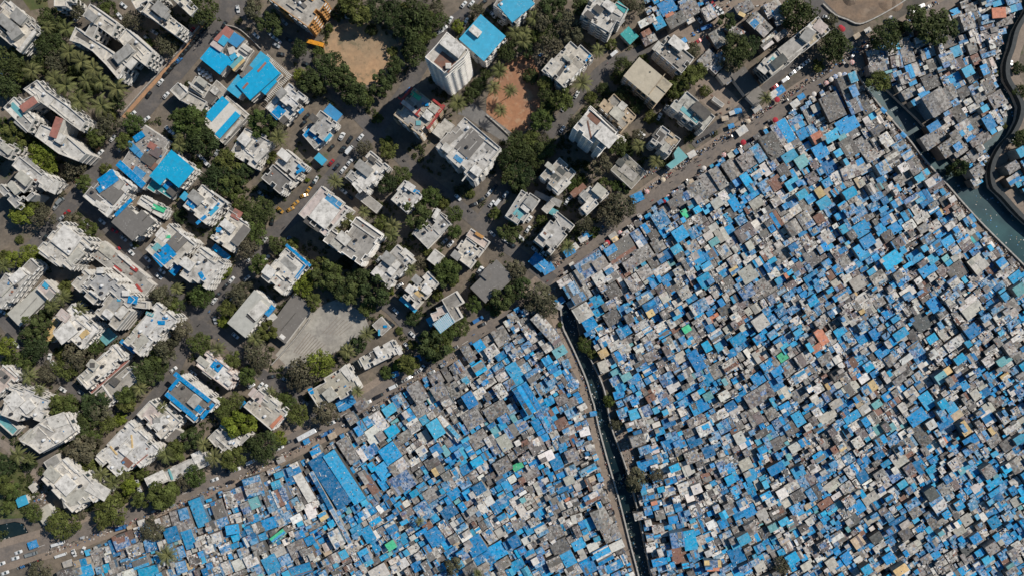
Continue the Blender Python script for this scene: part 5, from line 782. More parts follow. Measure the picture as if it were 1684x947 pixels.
def fill_region(poly, sp=46, dens=1.0):
    xs = [p[0] for p in poly]; ys = [p[1] for p in poly]; seeds = []
    for gy in np.arange(min(ys), max(ys)+sp, sp):
        for gx in np.arange(min(xs), max(xs)+sp, sp):
            x, y = gx+rs.uniform(-.3, .3)*sp, gy+rs.uniform(-.3, .3)*sp
            seeds.append((x, y, angf(x, y)+rs.uniform(-1, 1)))
    SA = np.array([(a, b) for a, b, _ in seeds])
    for i, (sx, sy, ang) in enumerate(seeds):
        if not (min(xs)-40 < sx < max(xs)+40): continue
        out = []; Rr = sp*.95; split(-Rr, -Rr, Rr, Rr, out, 0, rs.uniform(.85, 1.1)+.75*bigzone(sx, sy))
        a = math.radians(-ang); c, q = math.cos(a), math.sin(a)
        for u0, v0, u1, v1 in out:
            uc, vc = (u0+u1)/2, (v0+v1)/2; x, y = sx+uc*c-vc*q, sy+uc*q+vc*c
            if not pip(x, y, poly): continue
            if sum(pip(x+.8*(uu-uc)*c-.8*(vv-vc)*q, y+.8*(uu-uc)*q+.8*(vv-vc)*c, poly) for uu in (u0, u1) for vv in (v0, v1)) < 4: continue
            d = ((SA-np.array((x, y)))**2).sum(1)
            if d.argmin() != i: continue
            w, h = u1-u0, v1-v0
            if rs.random() > dens: continue
            ok = False
            for sc_ in (1.0, .88, .76, .64, .52):
                Y_, X_ = cells(x, y, w*sc_, h*sc_, ang, .4)
                if OCC[Y_, X_].mean() < .24: ok = True; break
            if not ok or w*sc_*h*sc_ < 12: continue
            w *= sc_; h *= sc_
            OCC[Y_, X_] = True
            cc = pick(x, y); SHK.append(dict(gx=x, gy=y, w=w, h=h, ang=ang+rs.uniform(-.6, .6), z=hgt(w, h, cc)-.2, c=cc, src=0, px=0, py=0))
    n = int((max(xs)-min(xs))*(max(ys)-min(ys))/14*dens)
    for _ in range(n):                           # lean-tos in the gaps
        x, y = rs.uniform(min(xs), max(xs)), rs.uniform(min(ys), max(ys))
        if not pip(x, y, poly): continue
        k_ = 1.5 if _ < n*.4 else 1; w, h = rs.uniform(4, 9)*k_, rs.uniform(3.5, 8)*k_; ang = angf(x, y)+rs.uniform(-1, 1)
        Y_, X_ = cells(x, y, w, h, ang)
        if OCC[Y_, X_].mean() > .20: continue
        OCC[Y_, X_] = True; cc = pick(x, y)
        SHK.append(dict(gx=x, gy=y, w=w, h=h, ang=ang, z=rs.uniform(2.2, 3.6), c=cc, src=0, px=0, py=0))
# keep the fill away from trees etc. by shrinking region slightly
for p in (SL1, SL2, SL3, SL4): fill_region(p)
fill_region([(1052,-50),(1140,-50),(1215,-45),(1215,-12),(1150,10),(1120,40),(1095,42),(1062,22)], dens=.9)
for q in SHK:
    if not q['src']: q['px'], q['py'] = ipx(q['gx'], q['gy'], q['z'])
print('shacks', len(SHK), 'traced', NTR, time.time()-T0)
# grow every shack into the free cells beside it
def grow():
    order = list(range(len(SHK))); rs.shuffle(order)
    for it in range(4):
        for i in order:
            s_ = SHK[i]; a = math.radians(-s_['ang']); c, q = math.cos(a), math.sin(a)
            if s_['w']*s_['h'] > 900: continue
            for side in range(4):
                w, h = s_['w'], s_['h']
                if side < 2:
                    if w > 28: continue
                    sg = 1 if side else -1; u, v = sg*(w/2+.7), 0; sw_, sh_ = 1.4, h
                else:
                    if h > 28: continue
                    sg = 1 if side == 3 else -1; u, v = 0, sg*(h/2+.7); sw_, sh_ = w, 1.4
                x, y = s_['gx']+u*c-v*q, s_['gy']+u*q+v*c
                Y_, X_ = cells(x, y, sw_, sh_, s_['ang'], .1)
                if OCC[Y_, X_].mean() > .48 or BLK[Y_, X_].any(): continue
                OCC[Y_, X_] = True
                if side < 2: s_['w'] += 1.1; s_['gx'] += sg*.55*c; s_['gy'] += sg*.55*q
                else: s_['h'] += 1.1; s_['gx'] += -sg*.55*q; s_['gy'] += sg*.55*c
# cells outside the slum outlines are closed to growth
BLK = np.ones((NY, NX), bool)
yy, xx = np.mgrid[0:NY, 0:NX]; XX, YY = xx+X0+.5, yy+Y0+.5
for poly in (SL1, SL2, SL3, SL4, [(1052,-50),(1140,-50),(1215,-45),(1215,-12),(1150,10),(1120,40),(1095,42),(1062,22)]):
    ins = np.zeros((NY, NX), bool); n_ = len(poly); j_ = n_-1
    for i_ in range(n_):
        xi, yi = poly[i_]; xj, yj = poly[j_]
        if yi != yj: ins ^= ((yi > YY) != (yj > YY)) & (XX < (xj-xi)*(YY-yi)/(yj-yi)+xi)
        j_ = i_
    BLK &= ~ins
grow()
for q in SHK:
    if not q['src']: q['px'], q['py'] = ipx(q['gx'], q['gy'], q['z'])
BV = {'B': [(.001,.215,.48),(.002,.26,.52),(.001,.14,.33),(.02,.29,.53),(.001,.22,.49)], 'b': [(.022,.205,.42),(.05,.225,.42),(.045,.14,.31),(.09,.25,.39),(.01,.19,.41)]}
# ---- geometry
def vary(c, k, amt=.22):
    f = 1+rs.uniform(-amt, amt); return (min(.85, c[0]*f*(1+rs.uniform(-.05,.05))), min(.85, c[1]*f), min(.85, c[2]*f*(1+rs.uniform(-.05,.05))))
def shack_geo(q, wb, rb, junkb):
    """wb wall builder, rb roof builder (mats shack, tarp)"""
    kx = S; cx, cy = (q['gx']-CX)*S, (CY-q['gy'])*S; w, h = q['w']*S, q['h']*S; a = math.radians(q['ang']); z = q['z']
    ca, sa = math.cos(a), math.sin(a)
    def P(u, v): return (cx+u*ca-v*sa, cy+u*sa+v*ca)
    tu, tv = (rs.uniform(-.05, .05), rs.uniform(-.02, .02)) if rs.random() < .6 else (rs.uniform(-.02, .02), rs.uniform(-.06, .06))
    c = q['c']; base = rs.choice(BV[c]) if c in BV else PAL[c]
    al = {'J': 1.0, 'W': .38, 'g': .42, 'G': .24, 'D': .12, 'b': .2, 'B': .07, 'P': .25, 'L': .1}.get(c, .05)
    if c == 'J': al = rs.uniform(.75, 1)
    mi = 1 if c in 'BbCQTN' else 0
    col = (*vary(base, c), al)
    def Z(u, v): return z+u*tu+v*tv
    wc = vary(rs.choice([(.17,.155,.14),(.10,.10,.10),(.26,.24,.22),(.08,.14,.2),(.14,.10,.08),(.30,.28,.26)]), c)
    hw, hh = w/2-.06, h/2-.06
    cs = [P(-hw,-hh), P(hw,-hh), P(hw,hh), P(-hw,hh)]; zs = [Z(-hw,-hh)-.06, Z(hw,-hh)-.06, Z(hw,hh)-.06, Z(-hw,hh)-.06]
    for i in range(4):
        j = (i+1) % 4; wb.quad([(*cs[i], 0), (*cs[j], 0), (*cs[j], zs[j]), (*cs[i], zs[i])], wc)
    def slab(u0, v0, u1, v1, dz, th, colr, m, jit=0):
        uv = [(u0,v0),(u1,v0),(u1,v1),(u0,v1)]
        uv = [(u+rs.uniform(-jit, jit), v+rs.uniform(-jit, jit)) for u, v in uv]
        T = [(*P(u, v), Z(u, v)+dz) for u, v in uv]; Bt = [(x, y, zz-th) for x, y, zz in T]
        rb.quad(T, colr, m)
        for i in range(4):
            j = (i+1) % 4; rb.quad([Bt[i], Bt[j], T[j], T[i]], colr, m)
    gable = rs.random() < .12 and min(w, h) > 3.5 and c in 'GDgLCQW'
    if gable:
        r_ = .35+.06*min(w, h); long_u = w > h
        if long_u: pts = [[(-w/2,-h/2,0),(w/2,-h/2,0),(w/2,0,r_),(-w/2,0,r_)], [(-w/2,0,r_),(w/2,0,r_),(w/2,h/2,0),(-w/2,h/2,0)]]
        else: pts = [[(-w/2,-h/2,0),(0,-h/2,r_),(0,h/2,r_),(-w/2,h/2,0)], [(0,-h/2,r_),(w/2,-h/2,0),(w/2,h/2,0),(0,h/2,r_)]]
        for k in pts: rb.quad([(*P(u, v), z+d) for u, v, d in k], col, mi)
        gz = [((-w/2,-h/2,0),(-w/2,0,r_),(-w/2,h/2,0)), ((w/2,-h/2,0),(w/2,h/2,0),(w/2,0,r_))] if long_u else [((-w/2,-h/2,0),(w/2,-h/2,0),(0,-h/2,r_)), ((w/2,h/2,0),(-w/2,h/2,0),(0,h/2,r_))]
        for k in gz: wb.quad([(*P(u, v), z+d) for u, v, d in k], wc)
        tu = tv = 0
    else:
        slab(-w/2, -h/2, w/2, h/2, 0, .12, col, mi, .05)
        A = w*h; big = c in 'CQNOYTLw' or (q['src'] and c in 'BDMG' and A > 28)
        npch = 0 if (big and rs.random() < .75) else min(5, int(rs.uniform(.1, 1.6)+A/26))
        if c in 'Jb' : npch += 1
        for k in range(npch):
            pw, ph = rs.choice([rs.uniform(.25, .6), .99])*w, rs.uniform(.25, .6)*h
            if rs.random() < .4: pw, ph = rs.uniform(.25, .6)*w, .99*h
            u, v = rs.uniform(-1, 1)*(w-pw)/2, rs.uniform(-1, 1)*(h-ph)/2
            x_, y_ = q['px'], q['py']
            pc = c if rs.random() < .35 else (rs.choices('Bb', [1, 2])[0] if rs.random() < blue_p(x_, y_)*.85 else rs.choices('GgDWJPRw', [6, 4, 4, 4, 5, 2, 1.3, .8])[0])
            slab(u-pw/2, v-ph/2, u+pw/2, v+ph/2, .04+.035*k, .05, (*vary(rs.choice(BV[pc]) if pc in BV else PAL[pc], pc, .25), .35 if pc in 'JWbg' else .05), 1 if pc in 'Bb' else 0, .09)
        if A > 18 and rs.random() < .22:          # upper room
            pw, ph = w*rs.uniform(.35, .6), h*rs.uniform(.35, .6); u, v = rs.choice([-1, 1])*(w-pw)/2, rs.choice([-1, 1])*(h-ph)/2; dz = rs.uniform(.8, 2.2)
            pc = rs.choices('BbWgGCJ', [3, 3, 3, 3, 2, 1, 2])[0]
            qs = [P(u-pw/2,v-ph/2), P(u+pw/2,v-ph/2), P(u+pw/2,v+ph/2), P(u-pw/2,v+ph/2)]
            for i in range(4):
                j = (i+1) % 4; wb.quad([(*qs[i], z-.5), (*qs[j], z-.5), (*qs[j], z+dz), (*qs[i], z+dz)], wc)
            slab(u-pw/2-.1, v-ph/2-.1, u+pw/2+.1, v+ph/2+.1, dz+.2, .12, (*vary(PAL[pc], pc), .2), 1 if pc in 'BbC' else 0)
    # loose clutter
    dens = {'J': .35, 'W': .16, 'g': .16, 'G': .12, 'b': .18, 'D': .07, 'B': .06, 'P': .14, 'R': .1}.get(c, .03)
    nj = int(w*h*dens+rs.random())
    for k in range(min(nj, 18)):
        u, v = rs.uniform(-.46, .46)*w, rs.uniform(-.46, .46)*h
        jc = rs.choices([(.62,.60,.57),(.10,.09,.085),(.30,.26,.21),(.03,.03,.03),(.05,.20,.45),(.36,.12,.08),(.45,.43,.40),(.18,.12,.09)], [7, 3, 3, 2, 2, .8, 4, 2])[0]
        sx, sy = rs.uniform(.2, .75), rs.uniform(.2, .5)
        if rs.random() < .15: sx = rs.uniform(1.2, 2.6); sy = .15
        x, y = P(u, v); junkb.box(x, y, Z(u, v)+.02, sx, sy, rs.uniform(.1, .55), rs.uniform(0, 3), jc)
vis = [q for q in SHK if -8 < q['px'] < 1692 and -8 < q['py'] < 955]
ranked = sorted(vis, key=lambda q: -(q['w']*q['h'])*(1.0 if q['src'] else .8))
IND = set(id(q) for q in ranked[:300])
sw, sr, sj = MB(), MB(), MB()
for q in SHK:
    if id(q) in IND:
        cx, cy = (q['gx']-CX)*S, (CY-q['gy'])*S; nm = 'shack'
        wb, rb = MB(), MB(); shack_geo(q, wb, rb, sj)
        root = empty('shack', (cx, cy, 0)); wb.build('wall', M['shackwall'], root, (cx, cy, 0)); rb.build('roof', [M['shack'], M['tarp']], root, (cx, cy, 0))
        sz = 'big' if q['w']*q['h'] > 620 else ''
        asp = max(q['w'], q['h'])/min(q['w'], q['h']); shp = 'long' if asp > 1.7 else ('square' if asp < 1.12 else '')
        kind = {'B': 'tarpaulin', 'b': 'tarpaulin', 'J': 'littered'}.get(q['c'], 'sheet')
        reg(root, q['px'], q['py'], ' '.join(x for x in ('' if shp else sz, shp, CNAME[q['c']], kind, 'roof shack') if x), 'shack', 'shacks of the slum quarters')
    else: shack_geo(q, sw, sr, sj)
o = sw.build('shack_mass', M['shackwall']); 
# one stuff object for the remaining shacks: walls and roofs together
me2 = sr.mesh('x', [M['shack'], M['tarp']])
n0 = len(sw.v); allb = MB(); allb.v = sw.v+sr.v; allb.f = sw.f+[tuple(i+n0 for i in f) for f in sr.f]; allb.m = [2]*len(sw.f)+sr.m; allb.c = sw.c+sr.c
bpy.data.objects.remove(o)
o = allb.build('packed_shacks', [M['shack'], M['tarp'], M['shackwall']]); o['kind'] = 'stuff'; o['label'] = 'tightly packed smaller shacks with blue tarpaulin, grey and white roofs filling the slums'; o['category'] = 'shacks'
o = sj.build('roof_clutter', M['wall']); o['kind'] = 'stuff'; o['label'] = 'loose boards, rags, stones and scrap lying over the shack roofs'; o['category'] = 'clutter'
print('slum built', len(sr.f), len(sj.f), time.time()-T0)
# ------------------------------------------------------------------ trees and palms
def mat_leaf(name, c1, c2):
    m, nt, b = newmat(name); t = NT(nt)
    oi = t.n('ShaderNodeObjectInfo'); at = t.n('ShaderNodeAttribute', attribute_name='col')
    c = t.mix(oi.outputs['Random'], c1, c2)
    c = t.mix(1.0, c, at.outputs['Color'], 'MULTIPLY')
    t.l(c, b.inputs['Base Color']); b.inputs['Roughness'].default_value = .75; b.inputs['Specular IOR Level'].default_value = .15
    tr = t.n('ShaderNodeBsdfTranslucent'); t.l(c, tr.inputs[0]); ms = t.n('ShaderNodeMixShader'); ms.inputs[0].default_value = .22
    out = [n for n in nt.nodes if n.type == 'OUTPUT_MATERIAL'][0]
    t.l(b.outputs[0], ms.inputs[1]); t.l(tr.outputs[0], ms.inputs[2]); t.l(ms.outputs[0], out.inputs[0]); return m
LEAF = dict(d=mat_leaf('dark_leaves', (.034,.052,.020), (.066,.080,.026)), m=mat_leaf('green_leaves', (.055,.080,.022), (.100,.108,.030)),
  y=mat_leaf('yellow_green_leaves', (.115,.145,.020), (.140,.160,.030)), g=mat_leaf('dusty_leaves', (.090,.090,.052), (.110,.098,.062)), p=mat_leaf('palm_leaves', (.105,.115,.042), (.145,.145,.058)))
def leafquads(centers, normals, size, r, aspect=1.6):
    n = len(centers); nr = normals+r.normal(0, .55, (n, 3)); nr /= np.linalg.norm(nr, axis=1)[:, None]
    t = r.normal(0, 1, (n, 3)); t -= (t*nr).sum(1)[:, None]*nr; t /= np.linalg.norm(t, axis=1)[:, None]; bt = np.cross(nr, t)
    s = size*r.uniform(.7, 1.3, n)[:, None]; a = t*s*aspect/2; b = bt*s/2
    return np.stack([centers-a, centers-b*1.0, centers+a, centers+b*1.0], 1)
def crown_mesh(key, seed, nclump, nl, leaf, flat, sparse=1.0):
    r = np.random.default_rng(seed); Q = []; C = []
    cl = []
    for i in range(nclump):
        th = i*2.399963+r.uniform(-.3, .3); rad = math.sqrt((i+.5)/nclump)*.84*r.uniform(.72, 1.16)
        z = flat*math.sqrt(max(0, 1-rad**2))*r.uniform(.35, 1.05)
        cl.append((rad*math.cos(th), rad*math.sin(th), z, r.uniform(.13, .33)))
    for i in range(nclump//3):                     # lower skirt
        th = r.uniform(0, 6.28); cl.append((.7*math.cos(th), .7*math.sin(th), -.12*r.uniform(0, 1), .24))
    for x, y, z, cr in cl:
        n = int(nl*(cr/.26)**2*sparse); d = r.normal(0, 1, (n, 3)); d[:, 2] = np.abs(d[:, 2])*1.0-.25; d /= np.linalg.norm(d, axis=1)[:, None]
        rr = cr*r.uniform(.55, 1.12, n)[:, None]; cen = np.array([x, y, z])+d*rr*np.array([1, 1, .8])
        Q.append(leafquads(cen, d+np.array([0, 0, .5]), leaf, r)); tone = r.uniform(.62, 1.55)
        C.append(np.repeat((tone*r.uniform(.8, 1.2, n))[:, None], 4, 1))
    Q = np.concatenate(Q); C = np.concatenate(C); n = len(Q)
    me = bpy.data.meshes.new('crown'); me.vertices.add(n*4); me.vertices.foreach_set('co', Q.reshape(-1))
    me.loops.add(n*4); me.loops.foreach_set('vertex_index', np.arange(n*4)); me.polygons.add(n); me.polygons.foreach_set('loop_start', np.arange(n)*4); me.polygons.foreach_set('loop_total', np.full(n, 4))
    a = me.color_attributes.new('col', 'FLOAT_COLOR', 'CORNER'); cc = np.ones((n*4, 4)); cc[:, :3] = C.reshape(-1)[:, None]; a.data.foreach_set('color', cc.reshape(-1))
    me.materials.append(LEAF[key]); me.update(calc_edges=True); return me
def trunk_mesh(seed):
    r = random.Random(seed); b = MB(); b.tube((0,0,0), (.02,.01,.75), .055, 8, r2=.04)
    for k in range(6):
        a = k*1.05+r.uniform(-.2, .2); L = r.uniform(.4, .7); e = (L*math.cos(a), L*math.sin(a), r.uniform(1.0, 1.35)); b.tube((.015,.008,r.uniform(.5,.75)), e, .03, 5, r2=.012)
        for s_ in (-.5, .5): b.tube(e, (e[0]+.25*math.cos(a+s_), e[1]+.25*math.sin(a+s_), e[2]+.15), .012, 4, r2=.005)
    return b.mesh('trunk', M['bark'])
CR = {}
for k in 'dmyg':
    CR[k] = [crown_mesh(k, 100*ord(k)+i, [16, 22, 12, 28][i], [92, 74, 120, 62][i], [.095, .085, .105, .08][i], [.62, .5, .75, .55][i], .62 if k == 'g' else 1.0) for i in range(4)]
TRK = [trunk_mesh(i) for i in range(3)]
def palm_crown(seed):
    r = random.Random(seed); b = MB(); n = 14
    for k in range(n):
        a = 2*math.pi*k/n+r.uniform(-.12, .12); L = r.uniform(.8, 1.08); up = r.uniform(.10, .42) if k % 3 else .55; tone = r.uniform(.55, 1.6)
        ca, sa = math.cos(a), math.sin(a); N = 9
        pts = []
        for i in range(N+1):
            t = i/N; pts.append((L*t*ca, L*t*sa, up*math.sin(t*2.2)-.45*t*t))
        for i in range(N):
            p, q = pts[i], pts[i+1]; t = (i+.5)/N; lw = .15*math.sin(math.pi*min(1, t*.8+.2))+.015
            for s_ in (-1, 1):
                for f in (0, .5):
                    m = [p[j]+(q[j]-p[j])*f for j in range(3)]; m2 = [p[j]+(q[j]-p[j])*(f+.46) for j in range(3)]
                    tip = (m[0]+ca*lw*.7-s_*sa*lw, m[1]+sa*lw*.7+s_*ca*lw, m[2]-lw*.35)
                    tp2 = (tip[0]+ca*.02, tip[1]+sa*.02, tip[2])
                    c = (tone*r.uniform(.8, 1.2),)*3; qd = [tuple(m), tuple(m2), tp2, tip]
                    b.quad(qd if s_ > 0 else qd[::-1], c)
    return b.mesh('frond_crown', LEAF['p'])
def palm_trunk(seed):
    r = random.Random(seed); b = MB(); p = (0, 0, 0)
    for k in range(5):
        q = (p[0]+r.uniform(-.03, .03), p[1]+r.uniform(-.03, .03), (k+1)*.40); b.tube(p, q, .045-.004*k, 7, r2=.045-.004*(k+1)); p = q
    return b.mesh('trunk', M['bark']), p
PCR = [palm_crown(i) for i in range(4)]; PTK = [palm_trunk(i) for i in range(3)]
TREES = {
(1,1): "330 130 75 d;290 190 60 d;310 290 90 d;490 50 70 g;680 50 40 m;860 130 72 g;1070 290 78 g;970 280 35 m;60 400 110 d;150 470 70 m;40 560 80 d;360 410 80 g;400 310 50 g;430 190 62 p;450 340 68 p;530 400 68 p;610 450 68 p;660 530 62 p;760 580 75 p;520 660 78 p;660 690 78 p;430 560 78 p;350 510 60 p;310 180 45 p;210 460 62 p;560 530 55 p;700 810 80 g;860 800 72 m;620 890 65 m;90 860 90 m;230 940 50 m;550 600 60 d;600 560 50 d;470 470 50 d;760 660 55 d;300 370 50 d;710 740 50 m;10 800 40 m;390 250 55 d;250 420 60 d",
(1,2): "210 70 105 d;540 80 60 g;650 150 85 d;840 320 62 d;1040 430 95 d;910 520 85 d;840 490 48 y;1110 510 95 d;1165 600 70 d;1090 90 50 d;1140 60 50 m;1030 180 30 m;130 790 130 m;600 790 105 m;700 850 60 g;960 340 42 m;540 20 50 g;20 270 50 d;230 880 60 m;60 900 42 p;1150 20 50 m;965 400 50 g;560 720 50 g;960 560 60 d",
(1,3): "50 20 70 m;130 90 90 m;230 60 90 d;330 60 80 d;480 130 115 d;410 70 60 m;620 60 62 g;640 130 60 m;200 190 42 d;560 220 62 m;490 260 72 m;480 340 82 d;350 420 62 d;260 560 72 d;90 600 92 d;30 520 75 d;160 640 62 m;760 170 45 y;890 70 55 g;1030 460 58 p;990 570 50 p;1100 590 48 p;1040 720 48 p;760 670 62 p;850 610 52 d;900 550 52 d;1080 340 72 d;940 480 40 d;240 780 42 m;700 800 26 m;1130 210 52 p;1160 940 50 m;300 930 50 m;360 130 80 d;430 190 80 d;540 60 60 g;560 120 60 m;1100 260 60 d;300 500 60 d;330 340 40 m",
(1,4): "270 50 95 d;200 130 90 g;350 150 90 g;150 120 52 p;90 210 45 p;80 270 52 p;410 230 72 g;250 300 105 g;170 230 62 m;480 40 50 d;820 50 60 g;220 540 60 m;130 490 52 d;320 670 90 m;200 780 82 m;140 900 62 m;460 540 68 p;720 430 62 d;600 580 46 d;570 330 48 p;660 290 42 m;740 600 60 d;820 680 60 d;910 760 46 m;1080 570 82 m;420 790 60 g;860 390 42 m;1130 500 52 m;820 890 60 g;750 930 50 m;520 630 42 m;100 330 60 d;240 620 60 d;450 40 60 d;230 210 70 d;700 500 50 d;760 20 50 g;240 710 60 m",
(1,5): "300 140 62 d;770 100 112 d;990 290 105 d;880 430 46 m;370 320 105 d;450 290 70 d;330 390 72 g;85 330 52 g;40 520 92 m;110 470 62 m;545 640 46 p;460 120 25 m;970 140 50 g;720 50 70 d;1000 350 60 d;160 590 40 m",
(1,6): "300 240 102 d;480 130 82 d;580 150 110 d;650 190 92 d;250 530 82 m;1170 900 60 d;0 270 40 d;1165 590 50 d;1000 480 24 m;1060 820 20 m;380 180 50 d;1150 440 40 d",
(2,1): "60 50 90 d;270 150 90 y;310 210 60 y;220 100 50 y;640 40 60 m;480 210 72 g;680 230 42 m;560 330 62 m;140 520 82 y;190 470 62 m;280 530 78 g;460 560 52 g;560 610 62 m;600 650 46 m;190 780 60 y;80 820 60 y;370 370 25 m;120 690 30 m;30 860 50 p;800 50 60 m;400 390 25 g;880 720 22 m;1160 70 50 g;440 260 50 g;20 800 50 m;240 800 40 y;1170 520 30 d;840 30 40 m",
(2,2): "200 50 100 d;370 180 82 m;460 250 72 d;300 300 100 d;650 150 46 m;170 200 45 d;390 330 82 m;450 460 52 m;520 500 82 d;610 500 82 d;560 640 82 m;500 740 82 g;600 850 85 m;690 720 62 d;790 720 50 m;1070 310 52 p;1150 550 50 p;1060 640 46 p;350 880 50 y;890 940 60 y;960 860 70 m;1050 900 80 m;700 30 60 p;60 540 45 d;60 80 50 p;890 300 18 y;440 310 60 d;300 240 60 d",
(2,3): "310 110 62 m;150 90 56 g;400 270 62 m;300 320 72 d;585 410 72 m;500 530 100 d;740 520 62 m;740 640 56 m;670 450 46 m;340 600 56 p;330 660 52 p;260 580 50 m;150 510 42 p;40 570 50 p;840 390 35 m;1090 170 82 d;1110 270 72 d;1000 530 46 m;1090 640 72 d;450 890 46 p;690 890 92 m;1140 900 50 g;520 830 50 g;560 770 30 m;800 370 35 g;1150 350 50 d;1150 100 60 d;1140 210 60 d;640 830 50 m",
(2,4): "50 110 92 d;90 260 82 d;60 320 70 d;130 30 60 m;230 90 72 d;590 200 78 g;700 90 62 d;830 80 50 p;940 180 50 p;720 470 105 g;640 540 85 g;480 590 62 g;540 630 42 m;740 350 46 d;670 340 42 m;0 620 50 d;200 560 40 m;400 330 50 m;370 740 50 p;40 880 72 g;440 680 25 m;180 100 60 d;150 180 60 d;30 30 60 d;200 40 60 g;600 320 40 d;760 100 50 d;460 310 40 m;680 530 60 g;650 440 60 g",
(2,6): "770 220 60 d;920 180 30 d;1170 30 40 d;720 240 40 d",
(3,1): "240 380 92 d;230 500 100 d;160 600 70 m;500 580 92 g;420 650 82 m;610 510 62 m;300 680 72 g;340 250 52 p;410 190 56 p;520 270 50 p;1050 190 82 g;1120 240 60 m;1150 140 42 p;1070 530 82 g;960 680 100 d;1160 430 40 m;980 590 32 y;910 780 56 p;820 830 72 m;400 880 82 m;600 890 92 d;190 700 62 p;260 790 46 p;30 510 70 y;50 610 50 m;420 130 52 m;300 300 50 d;1030 590 60 m;180 440 60 d;400 560 50 m;590 340 40 d;1030 640 60 d",
(3,2): "330 40 42 y;190 190 82 m;450 170 82 g;370 260 60 m;340 350 42 y;70 410 72 g;190 490 72 m;310 530 52 p;400 600 62 m;500 700 72 m;560 560 100 g;550 460 52 p;620 400 68 m;860 120 72 y;940 230 62 m;1010 60 92 d;1130 135 82 d;850 680 110 g;970 620 92 y;1140 540 46 p;340 900 60 m;690 860 52 m;650 800 32 p;780 910 62 m;40 140 42 p;20 250 62 d;430 870 62 m;1070 100 70 d;560 640 60 g;230 170 50 d;140 200 50 d;740 850 50 m;820 740 60 g",
(3,3): "230 160 112 d;150 80 82 d;50 150 92 d;170 260 62 m;320 140 42 y;170 430 52 p;50 540 52 p;110 500 62 d;470 330 52 d;600 500 112 d;700 420 62 m;780 390 62 m;650 510 82 m;440 620 72 m;300 680 50 m;1050 200 92 d;1130 60 62 g;690 60 72 d;590 560 60 d;460 500 36 m;110 800 42 p;380 410 30 m;860 250 62 m;980 240 52 d;720 80 50 m;380 640 50 y;100 60 60 d;1110 130 60 d;1000 270 50 d;630 180 40 m",
(3,4): "60 120 72 d;190 200 92 g;240 270 72 g;10 190 32 m;480 510 46 m;530 560 36 m;320 370 20 m;640 870 42 m;470 460 30 m;130 220 60 g",
(4,1): "470 100 62 d;540 50 62 g;580 120 50 m;470 250 82 g;500 200 50 m;470 350 62 m;550 390 52 p;610 440 52 p;700 450 52 y;590 590 92 m;330 670 92 m;880 510 92 m;770 530 52 m;650 90 36 y;30 350 60 d;100 290 52 p;820 700 62 g;910 830 60 p;210 930 62 g;950 270 52 m;670 390 42 p;900 290 50 p;40 575 45 m;20 450 60 m;350 20 72 m;690 10 50 m;160 310 36 p;880 30 32 p;760 380 42 m;440 200 50 d;430 130 60 d;60 490 50 m;410 270 50 g;180 610 50 m;660 520 40 m;560 640 60 m;80 30 40 d;150 340 40 d;430 620 30 g",
(4,2): "370 130 88 y;510 250 92 d;340 310 72 m;240 300 52 p;130 410 62 m;590 200 42 y;840 70 72 g;690 70 62 m;120 200 62 d;30 270 62 m;10 480 50 m;180 230 42 p;300 50 60 m;420 130 50 y;440 230 50 d;90 430 50 g;310 80 50 m",
(4,3): "610 890 52 g;740 930 28 p;430 650 28 p;760 410 15 m;590 930 40 g",
(4,4): "680 420 62 g;790 400 50 g;570 120 36 g;535 10 26 y;740 410 40 g;660 460 40 g",
(4,5): "550 890 50 g", (4,6): "880 850 30 m"}
TN = dict(d='dark green tree', m='mid green tree', y='yellow green tree', g='dusty olive tree', p='coconut palm')
rt = random.Random(3)
PROTO = {}
def bush(px, py, rpx, k):
    r = rpx*S*1.05; gx, gy = W(px, py, r*.6); o = bpy.data.objects.new('bush', rt.choice(CR[k])); COL.objects.link(o)
    o.location = (gx, gy, r*.25); o.rotation_euler = (0, 0, rt.uniform(0, 6.28)); o.scale = (r, r, r*rt.uniform(.8, 1.1))
    reg(o, px, py, {'d': 'dark green', 'm': 'mid green', 'y': 'yellow green', 'g': 'dusty olive'}[k]+' bushy shrub', 'bush', 'shrubs and bushy small trees')
def tree(px, py, rpx, k):
    if k != 'p' and rpx < 13.3: return bush(px, py, rpx, k)
    r = rpx*S*(1.0 if k != 'p' else 1.10)
    zc = {'p': 9.5}.get(k, min(9, 1.6+r*.95)); gx, gy = W(px, py, zc)
    if k == 'p':
        me, top = rt.choice(PTK); root = empty('palm_tree', (gx, gy, 0), rt.uniform(0, 6.28))
        a = bpy.data.objects.new('trunk', me); b = bpy.data.objects.new('crown', rt.choice(PCR))
        a.scale = (4.6, 4.6, zc/2.0); b.location = (top[0]*4.6, top[1]*4.6, zc-.1); b.scale = (r, r, r*rt.uniform(.8, 1.1)); b.rotation_euler = (0, 0, rt.uniform(0, 6))
    else:
        root = empty('tree', (gx, gy, 0), rt.uniform(0, 6.28)); hh = zc/1.05
        a = bpy.data.objects.new('trunk', rt.choice(TRK)); b = bpy.data.objects.new('crown', rt.choice(CR[k]))
        a.scale = (r, r, zc/1.15); b.location = (0, 0, zc-r*.25); b.scale = (r*rt.uniform(.93, 1.1), r*rt.uniform(.93, 1.1), r*rt.uniform(.8, 1.1))
    for o in (a, b): COL.objects.link(o); o.parent = root
    sz = 'large ' if rpx > 24 else ('small ' if rpx < 12 else '')
    reg(root, px, py, sz+TN[k], 'palm' if k == 'p' else 'tree', 'coconut palms of the residential blocks' if k == 'p' else 'broadleaf trees of the neighbourhood')
nt_ = 0
for t, s_ in TREES.items():
    for e in s_.split(';'):
        x, y, r, k = e.split(); px, py = tp(t, float(x), float(y)); tree(px, py, float(r)/ts(t), k); nt_ += 1
